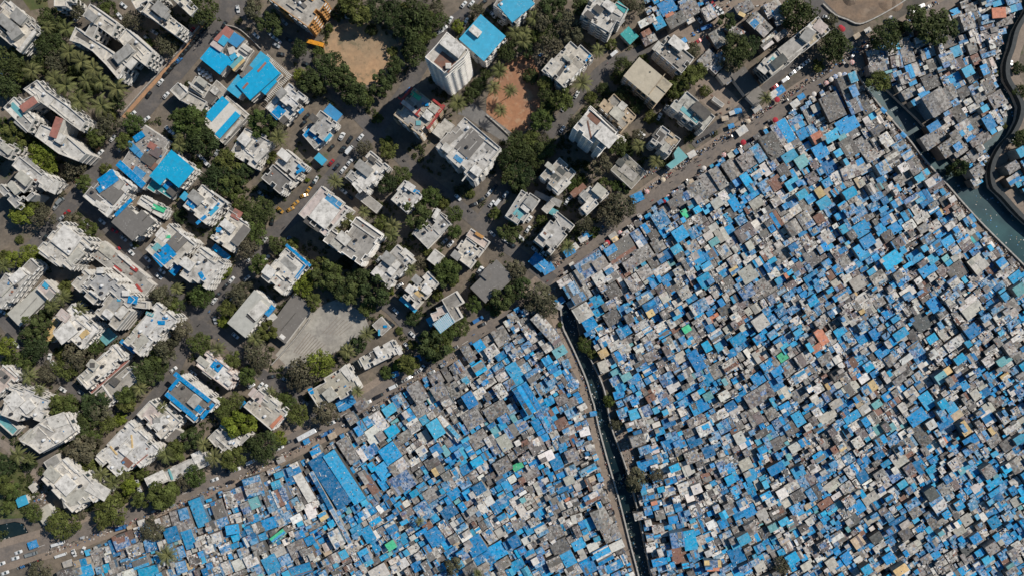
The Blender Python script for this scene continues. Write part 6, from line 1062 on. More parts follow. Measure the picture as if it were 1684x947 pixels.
# undergrowth between the houses (uncountable): free ground away from roads and buildings
def undergrowth():
    r = np.random.default_rng(8); rr = random.Random(8); Q = []
    busy = np.zeros((NY, NX), bool)
    def stamp(x, y, rad):
        x0, x1, y0, y1 = int(x-rad-X0), int(x+rad-X0)+1, int(y-rad-Y0), int(y+rad-Y0)+1
        busy[max(0, y0):max(0, y1), max(0, x0):max(0, x1)] = True
    for pts, wd in list(STREETS.values())+[(MAINROAD, 44), ([(322,45),(291,80),(266,107),(229,147),(193,188)], 20), ([(-40,722),(0,727),(20,742),(45,765),(65,790)], 12)]:
        for x, y in smooth_line(pts, 4): stamp(x, y, wd*.45)
    for poly in ([(533,500),(560,490),(600,518),(608,540),(582,562),(545,582),(478,606),(448,600),(511,515)], [(592,38),(648,62),(660,85),(618,138),(572,130),(535,92),(545,48)], [(835,100),(872,88),(892,130),(868,212),(848,228),(800,188)], [(330,60),(480,60),(480,140),(560,190),(540,250),(330,140)], [(200,215),(300,250),(280,350),(380,420),(250,480),(130,420),(150,300)]):
        for y in range(0, 900, 5):
            for x in range(0, 950, 5):
                if pip(x, y, poly): stamp(x, y, 3)
    ZONE = [(-40,-40),(1060,-40),(1060,90),(1190,230),(1040,335),(905,440),(760,560),(500,700),(250,815),(-40,920)]
    for _ in range(26000):
        x, y = rr.uniform(-40, 1200), rr.uniform(-40, 920)
        if not pip(x, y, ZONE) or busy[int(y-Y0), int(x-X0)]: continue
        if mnoise.noise(Vector((x/38, y/38, 5.5)))+.5*mnoise.noise(Vector((x/11, y/11, 2))) < rr.uniform(-.05, .30): continue
        gx, gy = W(x, y, .5); cr = rr.uniform(.6, 1.9); n = int(22*cr)
        d = r.normal(0, 1, (n, 3)); d[:, 2] = np.abs(d[:, 2]); d /= np.linalg.norm(d, axis=1)[:, None]
        Q.append(leafquads(np.array([gx, gy, .2])+d*cr*r.uniform(.6, 1, (n, 1)), d, .5, r))
    Q = np.concatenate(Q); n = len(Q); me = bpy.data.meshes.new('undergrowth'); me.vertices.add(n*4); me.vertices.foreach_set('co', Q.reshape(-1))
    me.loops.add(n*4); me.loops.foreach_set('vertex_index', np.arange(n*4)); me.polygons.add(n); me.polygons.foreach_set('loop_start', np.arange(n)*4); me.polygons.foreach_set('loop_total', np.full(n, 4))
    a = me.color_attributes.new('col', 'FLOAT_COLOR', 'CORNER'); cc = np.ones((n*4, 4)); cc[:, :3] = np.repeat(r.uniform(.6, 1.4, n), 4)[:, None]; a.data.foreach_set('color', cc.reshape(-1))
    me.materials.append(LEAF['d']); me.update(calc_edges=True); o = bpy.data.objects.new('undergrowth', me); COL.objects.link(o); o['kind'] = 'stuff'; o['label'] = 'low dark shrubs and weeds growing between the houses and under the trees'; o['category'] = 'undergrowth'
    print('undergrowth quads', n)
undergrowth()
print('trees', nt_, time.time()-T0)
# ------------------------------------------------------------------ vehicles, stalls, people
CARCOL = dict(w=(.62,.62,.61), s=(.34,.35,.36), k=(.022,.022,.025), r=(.30,.02,.025), b=(.05,.17,.38), y=(.44,.24,.05), g=(.20,.22,.23), o=(.70,.30,.03))
PAINT = {k: mat_flat('car_paint_'+n, CARCOL[k], .28, .1, .04, 1, .5) for k, n in zip('wskrbygo', ('white','silver','black','red','blue','taxi_yellow','grey','orange'))}
def loft(b, secs, col=(.5,.5,.5), mi=0):
    """secs: list of (x, halfwidth, z0, z1)"""
    for (x0, w0, a0, b0), (x1, w1, a1, b1_) in zip(secs, secs[1:]):
        b.quad([(x0,-w0,b0),(x1,-w1,b1_),(x1,w1,b1_),(x0,w0,b0)], col, mi)
        b.quad([(x0,w0,a0),(x0,w0,b0),(x1,w1,b1_),(x1,w1,a1)], col, mi); b.quad([(x0,-w0,b0),(x0,-w0,a0),(x1,-w1,a1),(x1,-w1,b1_)], col, mi)
        b.quad([(x0,w0,a0),(x1,w1,a1),(x1,-w1,a1),(x0,-w0,a0)], col, mi)
    x, w, a, c = secs[0]; b.quad([(x,-w,a),(x,w,a),(x,w,c),(x,-w,c)][::-1], col, mi); x, w, a, c = secs[-1]; b.quad([(x,-w,a),(x,w,a),(x,w,c),(x,-w,c)], col, mi)
def wheel_mesh(r=.31, w=.2):
    b = MB(); b.tube((0,-w/2,0), (0,w/2,0), r, 14); return b.mesh('wheel', M['dark'])
WH = wheel_mesh(); WHB = wheel_mesh(.48, .28); WHS = wheel_mesh(.22, .1)
MEC = {}
def car_meshes(kind):
    if kind in MEC: return MEC[kind]
    b = MB(); g = MB()
    if kind == 'car':
        loft(b, [(-2.05,.72,.35,.72),(-1.95,.82,.22,.88),(-1.2,.86,.2,.95),(.95,.86,.2,.95),(1.75,.82,.2,.78),(2.05,.68,.3,.62)])
        loft(b, [(-1.05,.60,1.38,1.44),(-.55,.64,1.38,1.48),(.15,.62,1.38,1.46)], mi=0)       # roof skin
        loft(g, [(-1.75,.66,.9,.94),(-1.1,.62,.9,1.40),(.2,.64,.9,1.40),(.95,.70,.9,.95)])
        wh = [(-1.3,.78),(1.25,.78),(-1.3,-.78),(1.25,-.78)]
    elif kind == 'van':
        loft(b, [(-2.3,.85,.3,1.75),(-2.2,.9,.25,1.9),(1.1,.9,.25,1.92),(1.5,.88,.25,1.85)]); loft(b, [(1.5,.88,.25,1.1),(2.2,.82,.25,.95),(2.35,.7,.35,.8)])
        loft(g, [(1.45,.80,1.05,1.82),(2.05,.76,.95,1.02)]); g.box(0,0,1.2,2.6,1.84,.5)
        wh = [(-1.5,.82),(1.5,.82),(-1.5,-.82),(1.5,-.82)]
    elif kind == 'bus':
        loft(b, [(-5.4,1.15,.5,2.9),(-5.2,1.25,.4,3.05),(5.2,1.25,.4,3.05),(5.4,1.15,.5,2.9)]); b.box(-2,0,3.05,1.6,1.2,.2); b.box(2.5,0,3.05,1,.9,.18)
        g.box(0,0,1.6,10.2,2.54,.9); g.box(5.38,0,1.5,.1,2.1,1.1)
        wh = [(-3.4,1.12),(3.5,1.12),(-3.4,-1.12),(3.5,-1.12)]
    elif kind == 'truck':
        loft(b, [(2.1,1.0,.5,2.2),(3.0,1.0,.5,2.3),(3.6,.95,.5,1.5)]); b.box(-.9,0,.8,5.6,2.2,.15)
        for s_ in (-1, 1): b.box(-.9, s_*1.07, .95, 5.6, .08, 1.1)
        b.box(-3.66,0,.95,.08,2.2,1.1); b.box(1.86,0,.95,.08,2.2,1.3)
        g.box(3.25,0,1.55,.7,1.8,.55); wh = [(-2.4,.95),(2.7,.95),(-2.4,-.95),(2.7,-.95)]
    elif kind == 'rickshaw':
        loft(b, [(-1.3,.55,.3,.9),(-1.2,.62,.25,1.5),(-.6,.64,.25,1.66),(.5,.55,.25,1.6),(.75,.45,.25,1.0),(1.3,.22,.25,.75)]); g.box(.62,0,1.0,.12,.84,.5); wh = [(-.9,.55),(-.9,-.55),(1.05,0)]
    elif kind == 'motorbike':
        loft(b, [(-.75,.08,.55,.78),(-.3,.14,.45,.85),(.1,.16,.5,.95),(.45,.10,.5,.95),(.6,.06,.5,1.0)]); b.box(.5,0,.98,.08,.66,.05); wh = [(-.62,0),(.66,0)]; g.box(.62,0,.8,.06,.16,.16)
    MEC[kind] = (b.mesh('body', [M['metal']]), g.mesh('window_glass', [M['glass']]), wh); return MEC[kind]
BODY = {}
def vehicle(px, py, ang, col, kind='car', reg_=True, scale=1.0, z=.12, phrase=None, cat=None, group=None, dark_bike=False):
    bm, gm, wh = car_meshes(kind)
    if (kind, col) not in BODY:
        m = bm.copy(); m.materials[0] = PAINT[col]; BODY[(kind, col)] = m
    gx, gy = W(px, py, 1); root = empty({'car':'parked_car','van':'van','bus':'bus','truck':'truck','rickshaw':'auto_rickshaw','motorbike':'motorbike'}[kind], (gx, gy, z), math.radians(ang)); root.scale = (scale,)*3
    for nm, me in (('body', BODY[(kind, col)]), ('headlamp' if kind == 'motorbike' else 'window_glass', gm)):
        o = bpy.data.objects.new(nm, me); COL.objects.link(o); o.parent = root
    wm = {'car': WH, 'van': WH, 'bus': WHB, 'truck': WHB}.get(kind, WHS); wr = .31 if wm is WH else (.48 if wm is WHB else .22)
    for x, y in wh:
        o = bpy.data.objects.new('wheel', wm); COL.objects.link(o); o.parent = root; o.location = (x, y, wr)
    cn = {'w':'white','s':'silver','k':'black','r':'dark red','b':'blue','y':'yellow','g':'grey','o':'orange'}[col]
    if reg_: reg(root, px, py, phrase or (cn+' '+('taxi' if col == 'y' and kind == 'car' else {'rickshaw':'auto rickshaw'}.get(kind, kind))), cat or {'rickshaw':'auto rickshaw'}.get(kind, kind), group or {'car':'cars on the streets','rickshaw':'auto rickshaws on the market streets','motorbike':'motorbikes on the market streets','van':'vans on the streets','truck':'trucks on the streets'}.get(kind))
    return root
CARS = {
(1,1): "800 35 -40 w;775 105 -50 w;495 125 45 w;950 250 -45 s;1000 210 -30 s;1160 390 45 b;1127 420 45 k;1102 450 45 k;1075 482 45 k;1040 535 50 w;963 615 55 k;1077 620 50 w;860 742 45 w;950 775 40 w;730 900 50 w;1090 840 -50 w;1130 875 -50 w;5 500 80 w;270 390 60 s;250 440 20 w",
(1,2): "438 60 -80 w;350 160 60 k;300 220 60 k;140 200 60 r;102 248 45 r;170 245 50 k;210 195 50 k;148 272 50 k;122 305 50 k;97 332 50 k;75 358 50 k;20 422 45 k;272 262 60 k;240 160 50 k;265 135 50 k;555 232 -40 w;655 230 -45 w;698 265 -40 w;688 295 -30 s;718 352 -10 k;740 145 -45 s;770 260 -30 k;880 415 -20 k;240 725 40 r;280 680 50 s;25 870 -40 w;1110 885 60 w;1165 905 60 k;885 755 45 k;865 800 45 k;190 462 -80 w;214 475 -80 w;238 490 -80 w;262 507 -80 w",
(1,3): "800 30 50 w;850 25 50 w;930 15 40 k;712 130 60 w;672 185 35 w;645 208 30 w;815 140 60 w;990 100 -45 w;1040 148 -40 w;130 893 50 w;60 905 60 k;12 885 60 w;440 590 50 b",
(1,4): "427 615 60 w;347 703 50 w;335 840 55 w;965 757 60 w;1007 702 60 w;855 892 60 w;838 872 60 w",
(1,5): "195 45 -50 w;205 25 -50 r;210 70 -50 w;228 82 -50 w;238 58 -50 w;258 72 -50 w;120 132 -50 w;155 125 -60 w;190 235 30 r;945 115 -20 w;725 475 35 s;770 440 35 w;795 420 35 w;817 403 35 w;610 565 35 r;110 270 30 r;210 320 40 k;460 165 50 k",
(1,6): "1100 415 80 w;465 75 25 w;565 45 30 k;520 40 25 w;1110 905 60 w",
(2,1): "785 97 45 w;650 125 45 w;518 320 50 w;545 118 45 w;432 515 40 r;400 548 40 s;360 475 50 s;660 570 -40 w;560 578 -30 w;295 670 50 k;800 680 -40 s;860 728 -45 s;850 770 -45 w;822 810 -40 w;955 812 -45 w;1050 890 -45 w;1030 925 -40 w;757 752 30 r;960 870 30 k;740 630 -30 r",
(2,2): "195 150 -50 w;300 125 60 s;1112 20 60 w;1165 38 60 k;1045 188 50 r;1080 215 50 k;1120 237 50 w;1165 185 45 w;1115 100 50 k;945 300 60 w;925 325 50 k;897 365 55 y;868 402 20 y;813 453 40 y;780 490 30 y;712 497 -40 y;610 692 50 w;588 390 -40 s;630 410 -40 k;1120 372 -40 s;1165 412 -40 k;1045 90 45 k;515 810 50 w;785 685 -30 b;625 810 50 w;660 570 80 k",
(2,3): "60 40 55 k;18 235 50 w;60 185 50 w;20 373 -40 w;60 412 -40 k;762 415 -45 w;865 460 20 k;965 385 50 w;982 455 50 w;1000 350 50 k;915 430 35 k;1075 695 -30 w;1110 720 -45 k;985 650 -45 s;1168 675 -40 w;675 700 45 s;715 715 50 w;910 885 50 w;90 915 -40 k;250 815 50 s;1060 270 45 r;1072 395 50 w;20 100 50 k",
(2,4): "120 555 50 w;112 622 55 w;65 680 -45 w;155 752 -40 w;190 790 -40 w;215 775 -40 w;380 420 40 w;10 722 -30 k;365 440 60 w",
(3,1): "15 285 -30 w;55 445 -45 k;105 498 -45 w;405 790 -35 w;527 810 -35 s;1125 660 35 w;320 580 80 w;960 60 -30 w;1050 22 -40 w;350 625 -50 w",
(3,2): "397 80 50 w;360 118 50 k;495 70 40 s;285 215 50 w;290 340 -75 s;422 440 -40 w;20 660 40 w;147 685 -35 w;585 765 50 w;612 778 50 w;525 765 30 w;658 705 10 k;740 722 -30 s;870 875 -30 s;400 205 60 s;310 175 40 k;250 450 10 k",
(3,3): "355 278 -45 w;465 432 -45 w;562 570 -85 w;430 505 -45 w;527 650 50 w;590 680 25 s;443 713 30 w;660 640 -60 s;602 600 5 k;648 583 25 k;740 520 25 k;920 368 25 k;175 873 25 w;107 718 -60 w;383 115 30 w;110 912 30 s;480 685 25 k;555 650 50 k;395 740 25 k;905 15 55 w;300 345 -40 k;330 365 -40 k",
(4,1): "80 850 15 w;400 822 -70 w;450 808 70 w;745 445 -75 w;760 487 -60 w;5 880 20 w;25 930 20 w;98 818 20 w",
(4,2): "595 250 25 w;360 368 20 w;240 423 20 w;875 115 20 w;910 95 25 k;965 72 25 k;640 220 25 k;315 378 10 k",
(4,4): "455 308 15 w"}
for t, s_ in CARS.items():
    for e in s_.split(';'):
        x, y, a, c = e.split(); px, py = tp(t, float(x), float(y)); vehicle(px, py, float(a), c)
VANS = [((1,4),670,350,40,'w'),((1,5),675,520,35,'w'),((2,1),390,440,45,'g'),((2,2),235,192,-50,'w'),((2,2),1160,112,50,'w'),((2,3),1020,445,50,'w'),((3,3),342,772,25,'w'),((4,2),435,328,25,'w'),((1,3),58,110,0,'w'),((2,3),58,103,45,'w'),((3,3),250,830,25,'k'),((1,5),240,270,-50,'s')]
for t, x, y, a, c in VANS: vehicle(*tp(t, x, y), a, c, 'van')
vehicle(*tp((1,2), 945, 287), -15, 'o', 'bus', scale=.85, phrase='!orange bus parked at the edge of the sandy playground', cat='bus')
vehicle(*tp((4,2), 745, 175), 28, 'w', 'bus', phrase='!long white bus on the main road, the largest vehicle there', cat='bus')
vehicle(*tp((4,1), 315, 770), 16, 'w', 'bus', scale=.62, phrase='!small white bus near the dark pond at lower left', cat='bus')
vehicle(*tp((4,1), 330, 832), 18, 'w', 'bus', scale=.55, phrase='!white minibus on the lower side of the main road', cat='bus')
for t, x, y, a, c in [((4,2),850,170,25,'b'),((4,1),170,826,15,'g'),((4,1),570,668,20,'b'),((3,3),895,335,30,'b'),((3,3),825,503,30,'b'),((1,5),165,180,20,'b'),((4,1),660,682,15,'b')]:
    vehicle(*tp(t, x, y), a, c, 'truck', scale=.85)
# procedural street life along given lines: rickshaws and motorbikes
rv = random.Random(21)
_SL = {}
def along(pts, s):
    if id(pts) not in _SL: _SL[id(pts)] = (smooth_line(pts, 3), pts)
    L = _SL[id(pts)][0]; i = int(s*(len(L)-2)); a, b = L[i], L[i+1]; d = Vector((b[0]-a[0], b[1]-a[1])).normalized(); return a, d
def strip(n, off_lo, off_hi, s0, s1, pts=MAINROAD):
    out = []
    for _ in range(n):
        a, d = along(pts, rv.uniform(s0, s1)); o = rv.uniform(off_lo, off_hi); n_ = Vector((-d.y, d.x))
        out.append((a[0]+n_.x*o, a[1]+n_.y*o, math.degrees(math.atan2(-d.y, d.x))))
    return out
CL = [(918,535),(933,575),(946,610),(960,645),(972,690),(982,735),(996,785),(1010,830),(1027,885),(1044,947)]
spots_r = strip(20, 9, 14, .62, .95)+strip(8, -13, -9, .60, .92)+strip(12, 8, 14, .10, .50)+strip(6, 4, 6, .05, .95, CL)+strip(5, -3, 7, .3, .9)
for px, py, a in spots_r:
    if 0 < px < 1684 and 0 < py < 947: vehicle(px, py, a+rv.choice([0, 180])+rv.uniform(-15, 15), rv.choice('kkkgs'), 'rickshaw')
spots_m = []
for k in range(18): spots_m.append((tp((1,5), 108+k*6.3, 922-k*3.6)[0], tp((1,5), 108+k*6.3, 922-k*3.6)[1], 120))
for k in range(16): x, y = tp((4,1), 95+k*8.5, 905-k*3.0); spots_m.append((x, y, 110))
spots_m += strip(58, 9, 16, .6, .96)+strip(40, -17, -10, .58, .9)+strip(16, 8, 14, .08, .5)+strip(12, -6, 6, .1, .95)+strip(26, 5, 8, .02, .98, CL)+strip(6, -8, 8, .1, .9, STREETS['street_middle'][0])+strip(5, -8, 8, .1, .9, STREETS['street_diagonal'][0])
for px, py, a in spots_m:
    if 0 < px < 1684 and 0 < py < 947: vehicle(px, py, a+rv.uniform(-12, 12), rv.choice('kkkgrb'), 'motorbike')
# umbrellas, stalls
def umbrella_mesh(c1, c2, r=1.3):
    b = MB(); n = 10
    for i in range(n):
        a0, a1 = 2*math.pi*i/n, 2*math.pi*(i+1)/n; c = c1 if i % 2 else c2
        p0, p1 = (r*math.cos(a0), r*math.sin(a0), 2.1), (r*math.cos(a1), r*math.sin(a1), 2.1); q0, q1 = (.55*r*math.cos(a0), .55*r*math.sin(a0), 2.42), (.55*r*math.cos(a1), .55*r*math.sin(a1), 2.42)
        b.quad([p0, p1, q1, q0], c); b.quad([q0, q1, (0,0,2.58)], c)
        b.quad([p1, p0, (p0[0]*1.0, p0[1]*1.0, 1.95), (p1[0]*1.0, p1[1]*1.0, 1.95)], c)
    return b.mesh('canopy', M['wall'])
UM = {'red': umbrella_mesh((.36,.025,.04), (.36,.025,.04), 1.5), 'white': umbrella_mesh((.62,.58,.54), (.58,.54,.5)), 'pink and white striped': umbrella_mesh((.6,.55,.5), (.55,.2,.2)), 'blue and white striped': umbrella_mesh((.6,.6,.6), (.08,.2,.45)), 'cream': umbrella_mesh((.6,.5,.38), (.55,.45,.33))}
b = MB(); b.tube((0,0,0), (0,0,2.6), .03, 6, col=(.3,.3,.3)); b.cyl(0,0,0,.25,.08,10,(.2,.2,.2)); UP = b.mesh('pole', M['wall'])
def umbrella(px, py, k):
    gx, gy = W(px, py, 2.3); root = empty('market_umbrella', (gx, gy, .05), rv.uniform(0, 1))
    for nm, me in (('canopy', UM[k]), ('pole', UP)):
        o = bpy.data.objects.new(nm, me); COL.objects.link(o); o.parent = root
    reg(root, px, py, k+' market umbrella', 'umbrella', 'market umbrellas along the main road')
for t, x, y, k in [((1,5),625,648,'red'),((1,5),613,780,'red'),((1,5),1037,180,'red'),((1,5),865,612,'white'),((1,5),845,640,'white'),((1,5),437,788,'cream'),((1,5),945,540,'pink and white striped'),((1,5),975,517,'white'),((1,5),1003,498,'blue and white striped'),((1,5),1030,485,'white'),((1,5),1062,487,'blue and white striped'),((1,5),1110,405,'pink and white striped'),((1,5),405,925,'red'),((1,5),550,838,'cream'),
  ((2,4),1110,360,'white'),((2,4),1060,385,'blue and white striped'),((2,4),1085,378,'pink and white striped'),((2,4),1022,412,'pink and white striped'),((2,4),1005,437,'red'),((2,4),990,300,'cream'),((2,4),885,377,'pink and white striped'),((2,4),710,645,'pink and white striped'),((2,4),680,688,'cream'),((2,4),627,710,'red'),((2,4),815,578,'white'),((1,6),322,117,'white'),((1,6),22,485,'blue and white striped'),((1,6),70,405,'pink and white striped'),((1,6),8,190,'red'),((2,5),280,138,'pink and white striped'),((2,5),335,118,'cream'),((2,5),150,225,'white'),((2,5),8,358,'white')]:
    umbrella(*tp(t, x, y), k)
def stall_parts(cc, gc, w=2.4, d=1.6):
    b = MB(); b.box(0,0,.75,w,d,.08,0,(.25,.17,.1)); top = b.mesh('tabletop', M['wall'])
    leg = MB(); leg.box(0,0,0,.08,.08,.75,0,(.2,.14,.09)); leg = leg.mesh('leg', M['wall'])
    a = MB(); a.quad([(-w/2-.3,-d/2-.3,2.0),(w/2+.3,-d/2-.3,2.05),(w/2+.3,0,2.3),(-w/2-.3,0,2.25)], (*cc, .1)); a.quad([(-w/2-.3,0,2.25),(w/2+.3,0,2.3),(w/2+.3,d/2+.3,2.0),(-w/2-.3,d/2+.3,2.0)], (*cc, .1))
    for sx in (-1, 1):
        for sy in (-1, 1): a.box(sx*(w/2-.05), sy*(d/2-.05), .8, .06, .06, 1.25, 0, (.25,.2,.15))
    a = a.mesh('awning', M['tarp']); return top, leg, a, w, d
ST = {n: stall_parts(c, None) for n, c in (('blue', PAL['B']), ('white', PAL['W']), ('grey', PAL['g']), ('tan', PAL['t']))}
def stall(px, py, ang, k, sc=1.0):
    top, leg, aw, w, d = ST[k]; gx, gy = W(px, py, 2); root = empty('market_stall', (gx, gy, .05), math.radians(ang)); root.scale = (sc, sc, 1)
    for nm, me, loc in [('tabletop', top, (0,0,0)), ('awning', aw, (0,0,0))]+[('leg', leg, (sx*(w/2-.15), sy*(d/2-.15), 0)) for sx in (-1,1) for sy in (-1,1)]:
        o = bpy.data.objects.new(nm, me); COL.objects.link(o); o.parent = root; o.location = loc
    reg(root, px, py, k+' awning market stall', 'stall', 'market stalls along the main road')
for t, x, y, a, k, sc in [((1,5),640,590,35,'blue',1.8),((1,5),600,615,35,'white',1.6),((1,5),780,630,30,'blue',1.3),((1,5),395,850,35,'white',1.9),((1,5),325,820,20,'blue',1.1),((1,5),740,675,35,'white',1.6),((1,5),490,705,35,'grey',1.6),((1,5),370,722,10,'blue',1.3),((1,5),285,770,10,'tan',1.2),((1,5),330,735,20,'white',1),((2,4),820,415,25,'blue',2.2),((2,4),380,765,30,'blue',2.0),((2,4),410,740,40,'white',1.6),((2,4),495,655,30,'blue',1.6),((2,4),180,835,-40,'blue',3.0),((2,4),240,875,30,'blue',2.2),((2,4),200,860,-40,'white',1.5),((2,4),665,665,35,'grey',1.5),((2,4),1165,320,30,'tan',1.4),((2,4),470,680,30,'white',1.6),((2,5),70,135,30,'white',1.5),((2,5),60,335,40,'tan',1.3),((2,5),210,245,30,'white',1.5),
  ((3,3),495,590,20,'blue',1.5),((3,3),355,690,20,'blue',1.3),((4,3),30,10,25,'blue',1),((3,3),40,870,30,'blue',3.0),((3,3),5,890,30,'white',1.6),((4,2),940,15,25,'blue',2.4),((4,2),800,260,25,'white',1.6),((4,2),740,215,25,'blue',1.2),((4,2),795,250,30,'blue',1.4),((4,2),880,185,25,'tan',1.5),((4,2),600,315,25,'grey',1.5),((4,1),180,775,20,'blue',1.8),((4,1),705,683,20,'tan',1),((4,1),770,655,20,'white',1.4),((4,1),370,880,20,'grey',1.8),((3,4),320,215,30,'blue',1.6),((3,4),300,230,30,'white',1.2),((3,4),310,250,-30,'grey',1.4),((4,4),448,65,10,'blue',1.2),((4,4),435,250,10,'white',1.4),((4,4),415,255,10,'tan',1.5),((1,6),270,718,-40,'blue',1.1),((1,6),400,878,-40,'blue',1.1),((1,6),310,770,-40,'tan',1.0),((1,6),170,200,30,'white',1.2),((1,6),100,235,30,'tan',1.2)]:
    stall(*tp(t, x, y), a, k, sc)
# people
def person_mesh(shirt, trousers, walk=.0):
    me = bpy.data.meshes.new('p'); s = walk
    V = [(0,0,.95),(0,0,1.2),(0,0,1.42),(0,.0,1.52),(.02,0,1.66),(0,.20,1.40),(.10*s,.27,1.12),(.22*s+.05,.26,.86),(0,-.20,1.40),(-.10*s,-.27,1.12),(-.10*s,-.26,.86),(0,.10,.88),(.22*s,.11,.48),(.20*s-.06,.11,.06),(.20*s+.10,.12,.04),(0,-.10,.88),(-.12*s,-.11,.48),(-.42*s,-.11,.08),(-.42*s+.14,-.12,.04)]
    E = [(0,1),(1,2),(2,3),(3,4),(2,5),(5,6),(6,7),(2,8),(8,9),(9,10),(0,11),(11,12),(12,13),(13,14),(0,15),(15,16),(16,17),(17,18)]
    Rr = [.15,.14,.15,.06,.115,.07,.05,.04,.07,.05,.04,.10,.075,.05,.04,.10,.075,.05,.04]
    me.from_pydata(V, E, []); o = bpy.data.objects.new('p', me); COL.objects.link(o); md = o.modifiers.new('s', 'SKIN'); sb = o.modifiers.new('u', 'SUBSURF'); sb.levels = 1
    for i, r in enumerate(Rr): me.skin_vertices[0].data[i].radius = (r, r)
    me.skin_vertices[0].data[0].use_root = True
    dg = bpy.context.evaluated_depsgraph_get(); nm = bpy.data.meshes.new_from_object(o.evaluated_get(dg)); bpy.data.objects.remove(o); nm.name = 'person'
    nm.materials.clear()
    for m in (shirt, trousers, M['skin'], M['hair']): nm.materials.append(m)
    for p in nm.polygons:
        c = p.center
        p.material_index = 3 if c.z > 1.68 or (c.z > 1.58 and c.x < -.03) else 2 if c.z > 1.50 or (abs(c.y) > .2 and c.z < 1.15) else 0 if c.z > .92 else 1 if c.z > .09 else 3
        p.use_smooth = True
    return nm
CLO = {n: mat_flat('cloth_'+n, c, .85) for n, c in (('white',(.6,.58,.55)),('blue',(.05,.13,.33)),('red',(.42,.04,.04)),('yellow',(.55,.36,.06)),('black',(.02,.02,.022)),('pink',(.5,.2,.24)),('brown',(.14,.08,.05)),('grey',(.2,.2,.2)))}
PPL = {n: person_mesh(CLO[n], CLO[tn], w) for n, tn, w in (('white','black',1),('blue','black',.6),('red','grey',1),('yellow','brown',.3),('black','blue',1),('pink','pink',.5),('white ','brown',0),('grey','black',.8)) for n in [n] if n.strip() in CLO} if False else {}
for n, tn, w in (('white','black',1),('blue','black',.6),('red','grey',1),('yellow','brown',.3),('black','grey',1),('pink','pink',.5),('grey','black',.8)): PPL[n] = person_mesh(CLO[n], CLO[tn], w)
pp = strip(66, 7, 16, .6, .98)+strip(56, -16, -7, .57, .95)+strip(40, -6, 8, .3, .96)+strip(42, 7, 15, .08, .55)+strip(20, -3, 6, .03, .97, CL)+strip(22, 11, 17, .62, .93)
for k_ in ('street_middle','street_diagonal','street_north','street_upper','street_south'): pp += strip(6, -10, 10, .1, .9, STREETS[k_][0])
for px, py, a in pp:
    if not (0 < px < 1684 and 2 < py < 945): continue
    k = rv.choices(list(PPL), [5, 2, 1.2, 1, 4, 1, 3])[0]; gx, gy = W(px, py, .8); o = bpy.data.objects.new('person', PPL[k]); COL.objects.link(o)
    o.location = (gx, gy, .2 if False else .075); o.rotation_euler = (0, 0, rv.uniform(0, 6.28)); sc = rv.uniform(.95, 1.08); o.scale = (sc, sc, sc)
    reg(o, px, py, 'person in a '+k+' top', 'person', 'people on the market streets')
# goods and litter: uncountable
lit = MB()
def litter(n, pts, lo, hi, s0=0, s1=1, smax=.9, z=.05, pal=None):
    for px, py, a in strip(n, lo, hi, s0, s1, pts):
        gx, gy = W(px, py, 0); c = rv.choice(pal or [(.55,.52,.48),(.3,.24,.18),(.1,.09,.08),(.04,.04,.04),(.03,.03,.03),(.14,.11,.09),(.25,.10,.08),(.06,.15,.3),(.22,.19,.16),(.42,.39,.36)])
        s_ = rv.uniform(.25, smax); lit.box(gx, gy, z, s_, s_*rv.uniform(.4, 1), rv.uniform(.1, .7), rv.uniform(0, 3), c)
litter(1900, MAINROAD, 12, 21, .58, 1); litter(1300, MAINROAD, -21, -13, .55, .93); litter(900, MAINROAD, 10, 18, .08, .56); litter(500, CL, 5, 8); litter(160, CL, -8, -6)
litter(260, [(990,330),(1020,312),(1055,290),(1085,275)], -6, 5); litter(400, [(1400,130),(1440,180),(1500,250),(1590,352),(1684,452)], -6, -1)
litter(200, [(1012,690),(1030,740),(1042,790)], -8, 8); litter(150, [(60,790),(70,830),(80,870)], -12, 12, smax=1.3)
for nm, poly, n in (('a', [(1062,0),(1330,0),(1250,80),(1190,110),(1080,50)], 330), ('b', [(205,60+160),(280,240),(260,290),(215,260)], 160), ('c', [(1150,140),(1225,185),(1190,205)], 40), ('d', [(880,60),(905,95),(870,90)], 20)):
    xs = [p[0] for p in poly]; ys = [p[1] for p in poly]
    for _ in range(n):
        x, y = rv.uniform(min(xs), max(xs)), rv.uniform(min(ys), max(ys))
        if pip(x, y, poly):
            gx, gy = W(x, y); s_ = rv.uniform(.3, 1.6); lit.box(gx, gy, .03, s_, s_*rv.uniform(.3, 1), rv.uniform(.1, .9), rv.uniform(0, 3), rv.choice([(.5,.48,.45),(.12,.11,.1),(.3,.25,.2),(.06,.2,.45),(.2,.12,.09),(.04,.04,.04)]))
o = lit.build('street_clutter', M['wall']); o['kind'] = 'stuff'; o['label'] = 'baskets, sacks, scrap and litter crowding the road edges and lanes'; o['category'] = 'clutter'
lit = MB()
for poly, n, z in ((CAN1L+CAN1R[::-1], 420, -2.38), (CAN2L[:-1]+[(1740,450),(1684,380),(1640,325),(1604,318)]+ISLE[:9][::-1], 300, -1.78), (ISLE[9:-1]+EAST[::-1][5:], 110, -1.78), (POND, 26, -1.18)):
    xs = [p[0] for p in poly]; ys = [p[1] for p in poly]; c = 0
    for _ in range(n*12):
        x, y = rv.uniform(min(xs), max(xs)), rv.uniform(min(ys), max(ys))
        if mnoise.noise(Vector((x/16, y/16, 1))) < rv.uniform(-.35, .3): continue
        if pip(x, y, poly):
            gx, gy = W(x, y, z); s_ = rv.uniform(.2, .75); lit.box(gx, gy, z, s_, s_*rv.uniform(.4, 1), .06, rv.uniform(0, 3), rv.choice([(.5,.5,.48),(.3,.3,.28),(.1,.25,.4),(.25,.22,.15)])); c += 1
            if c > n: break
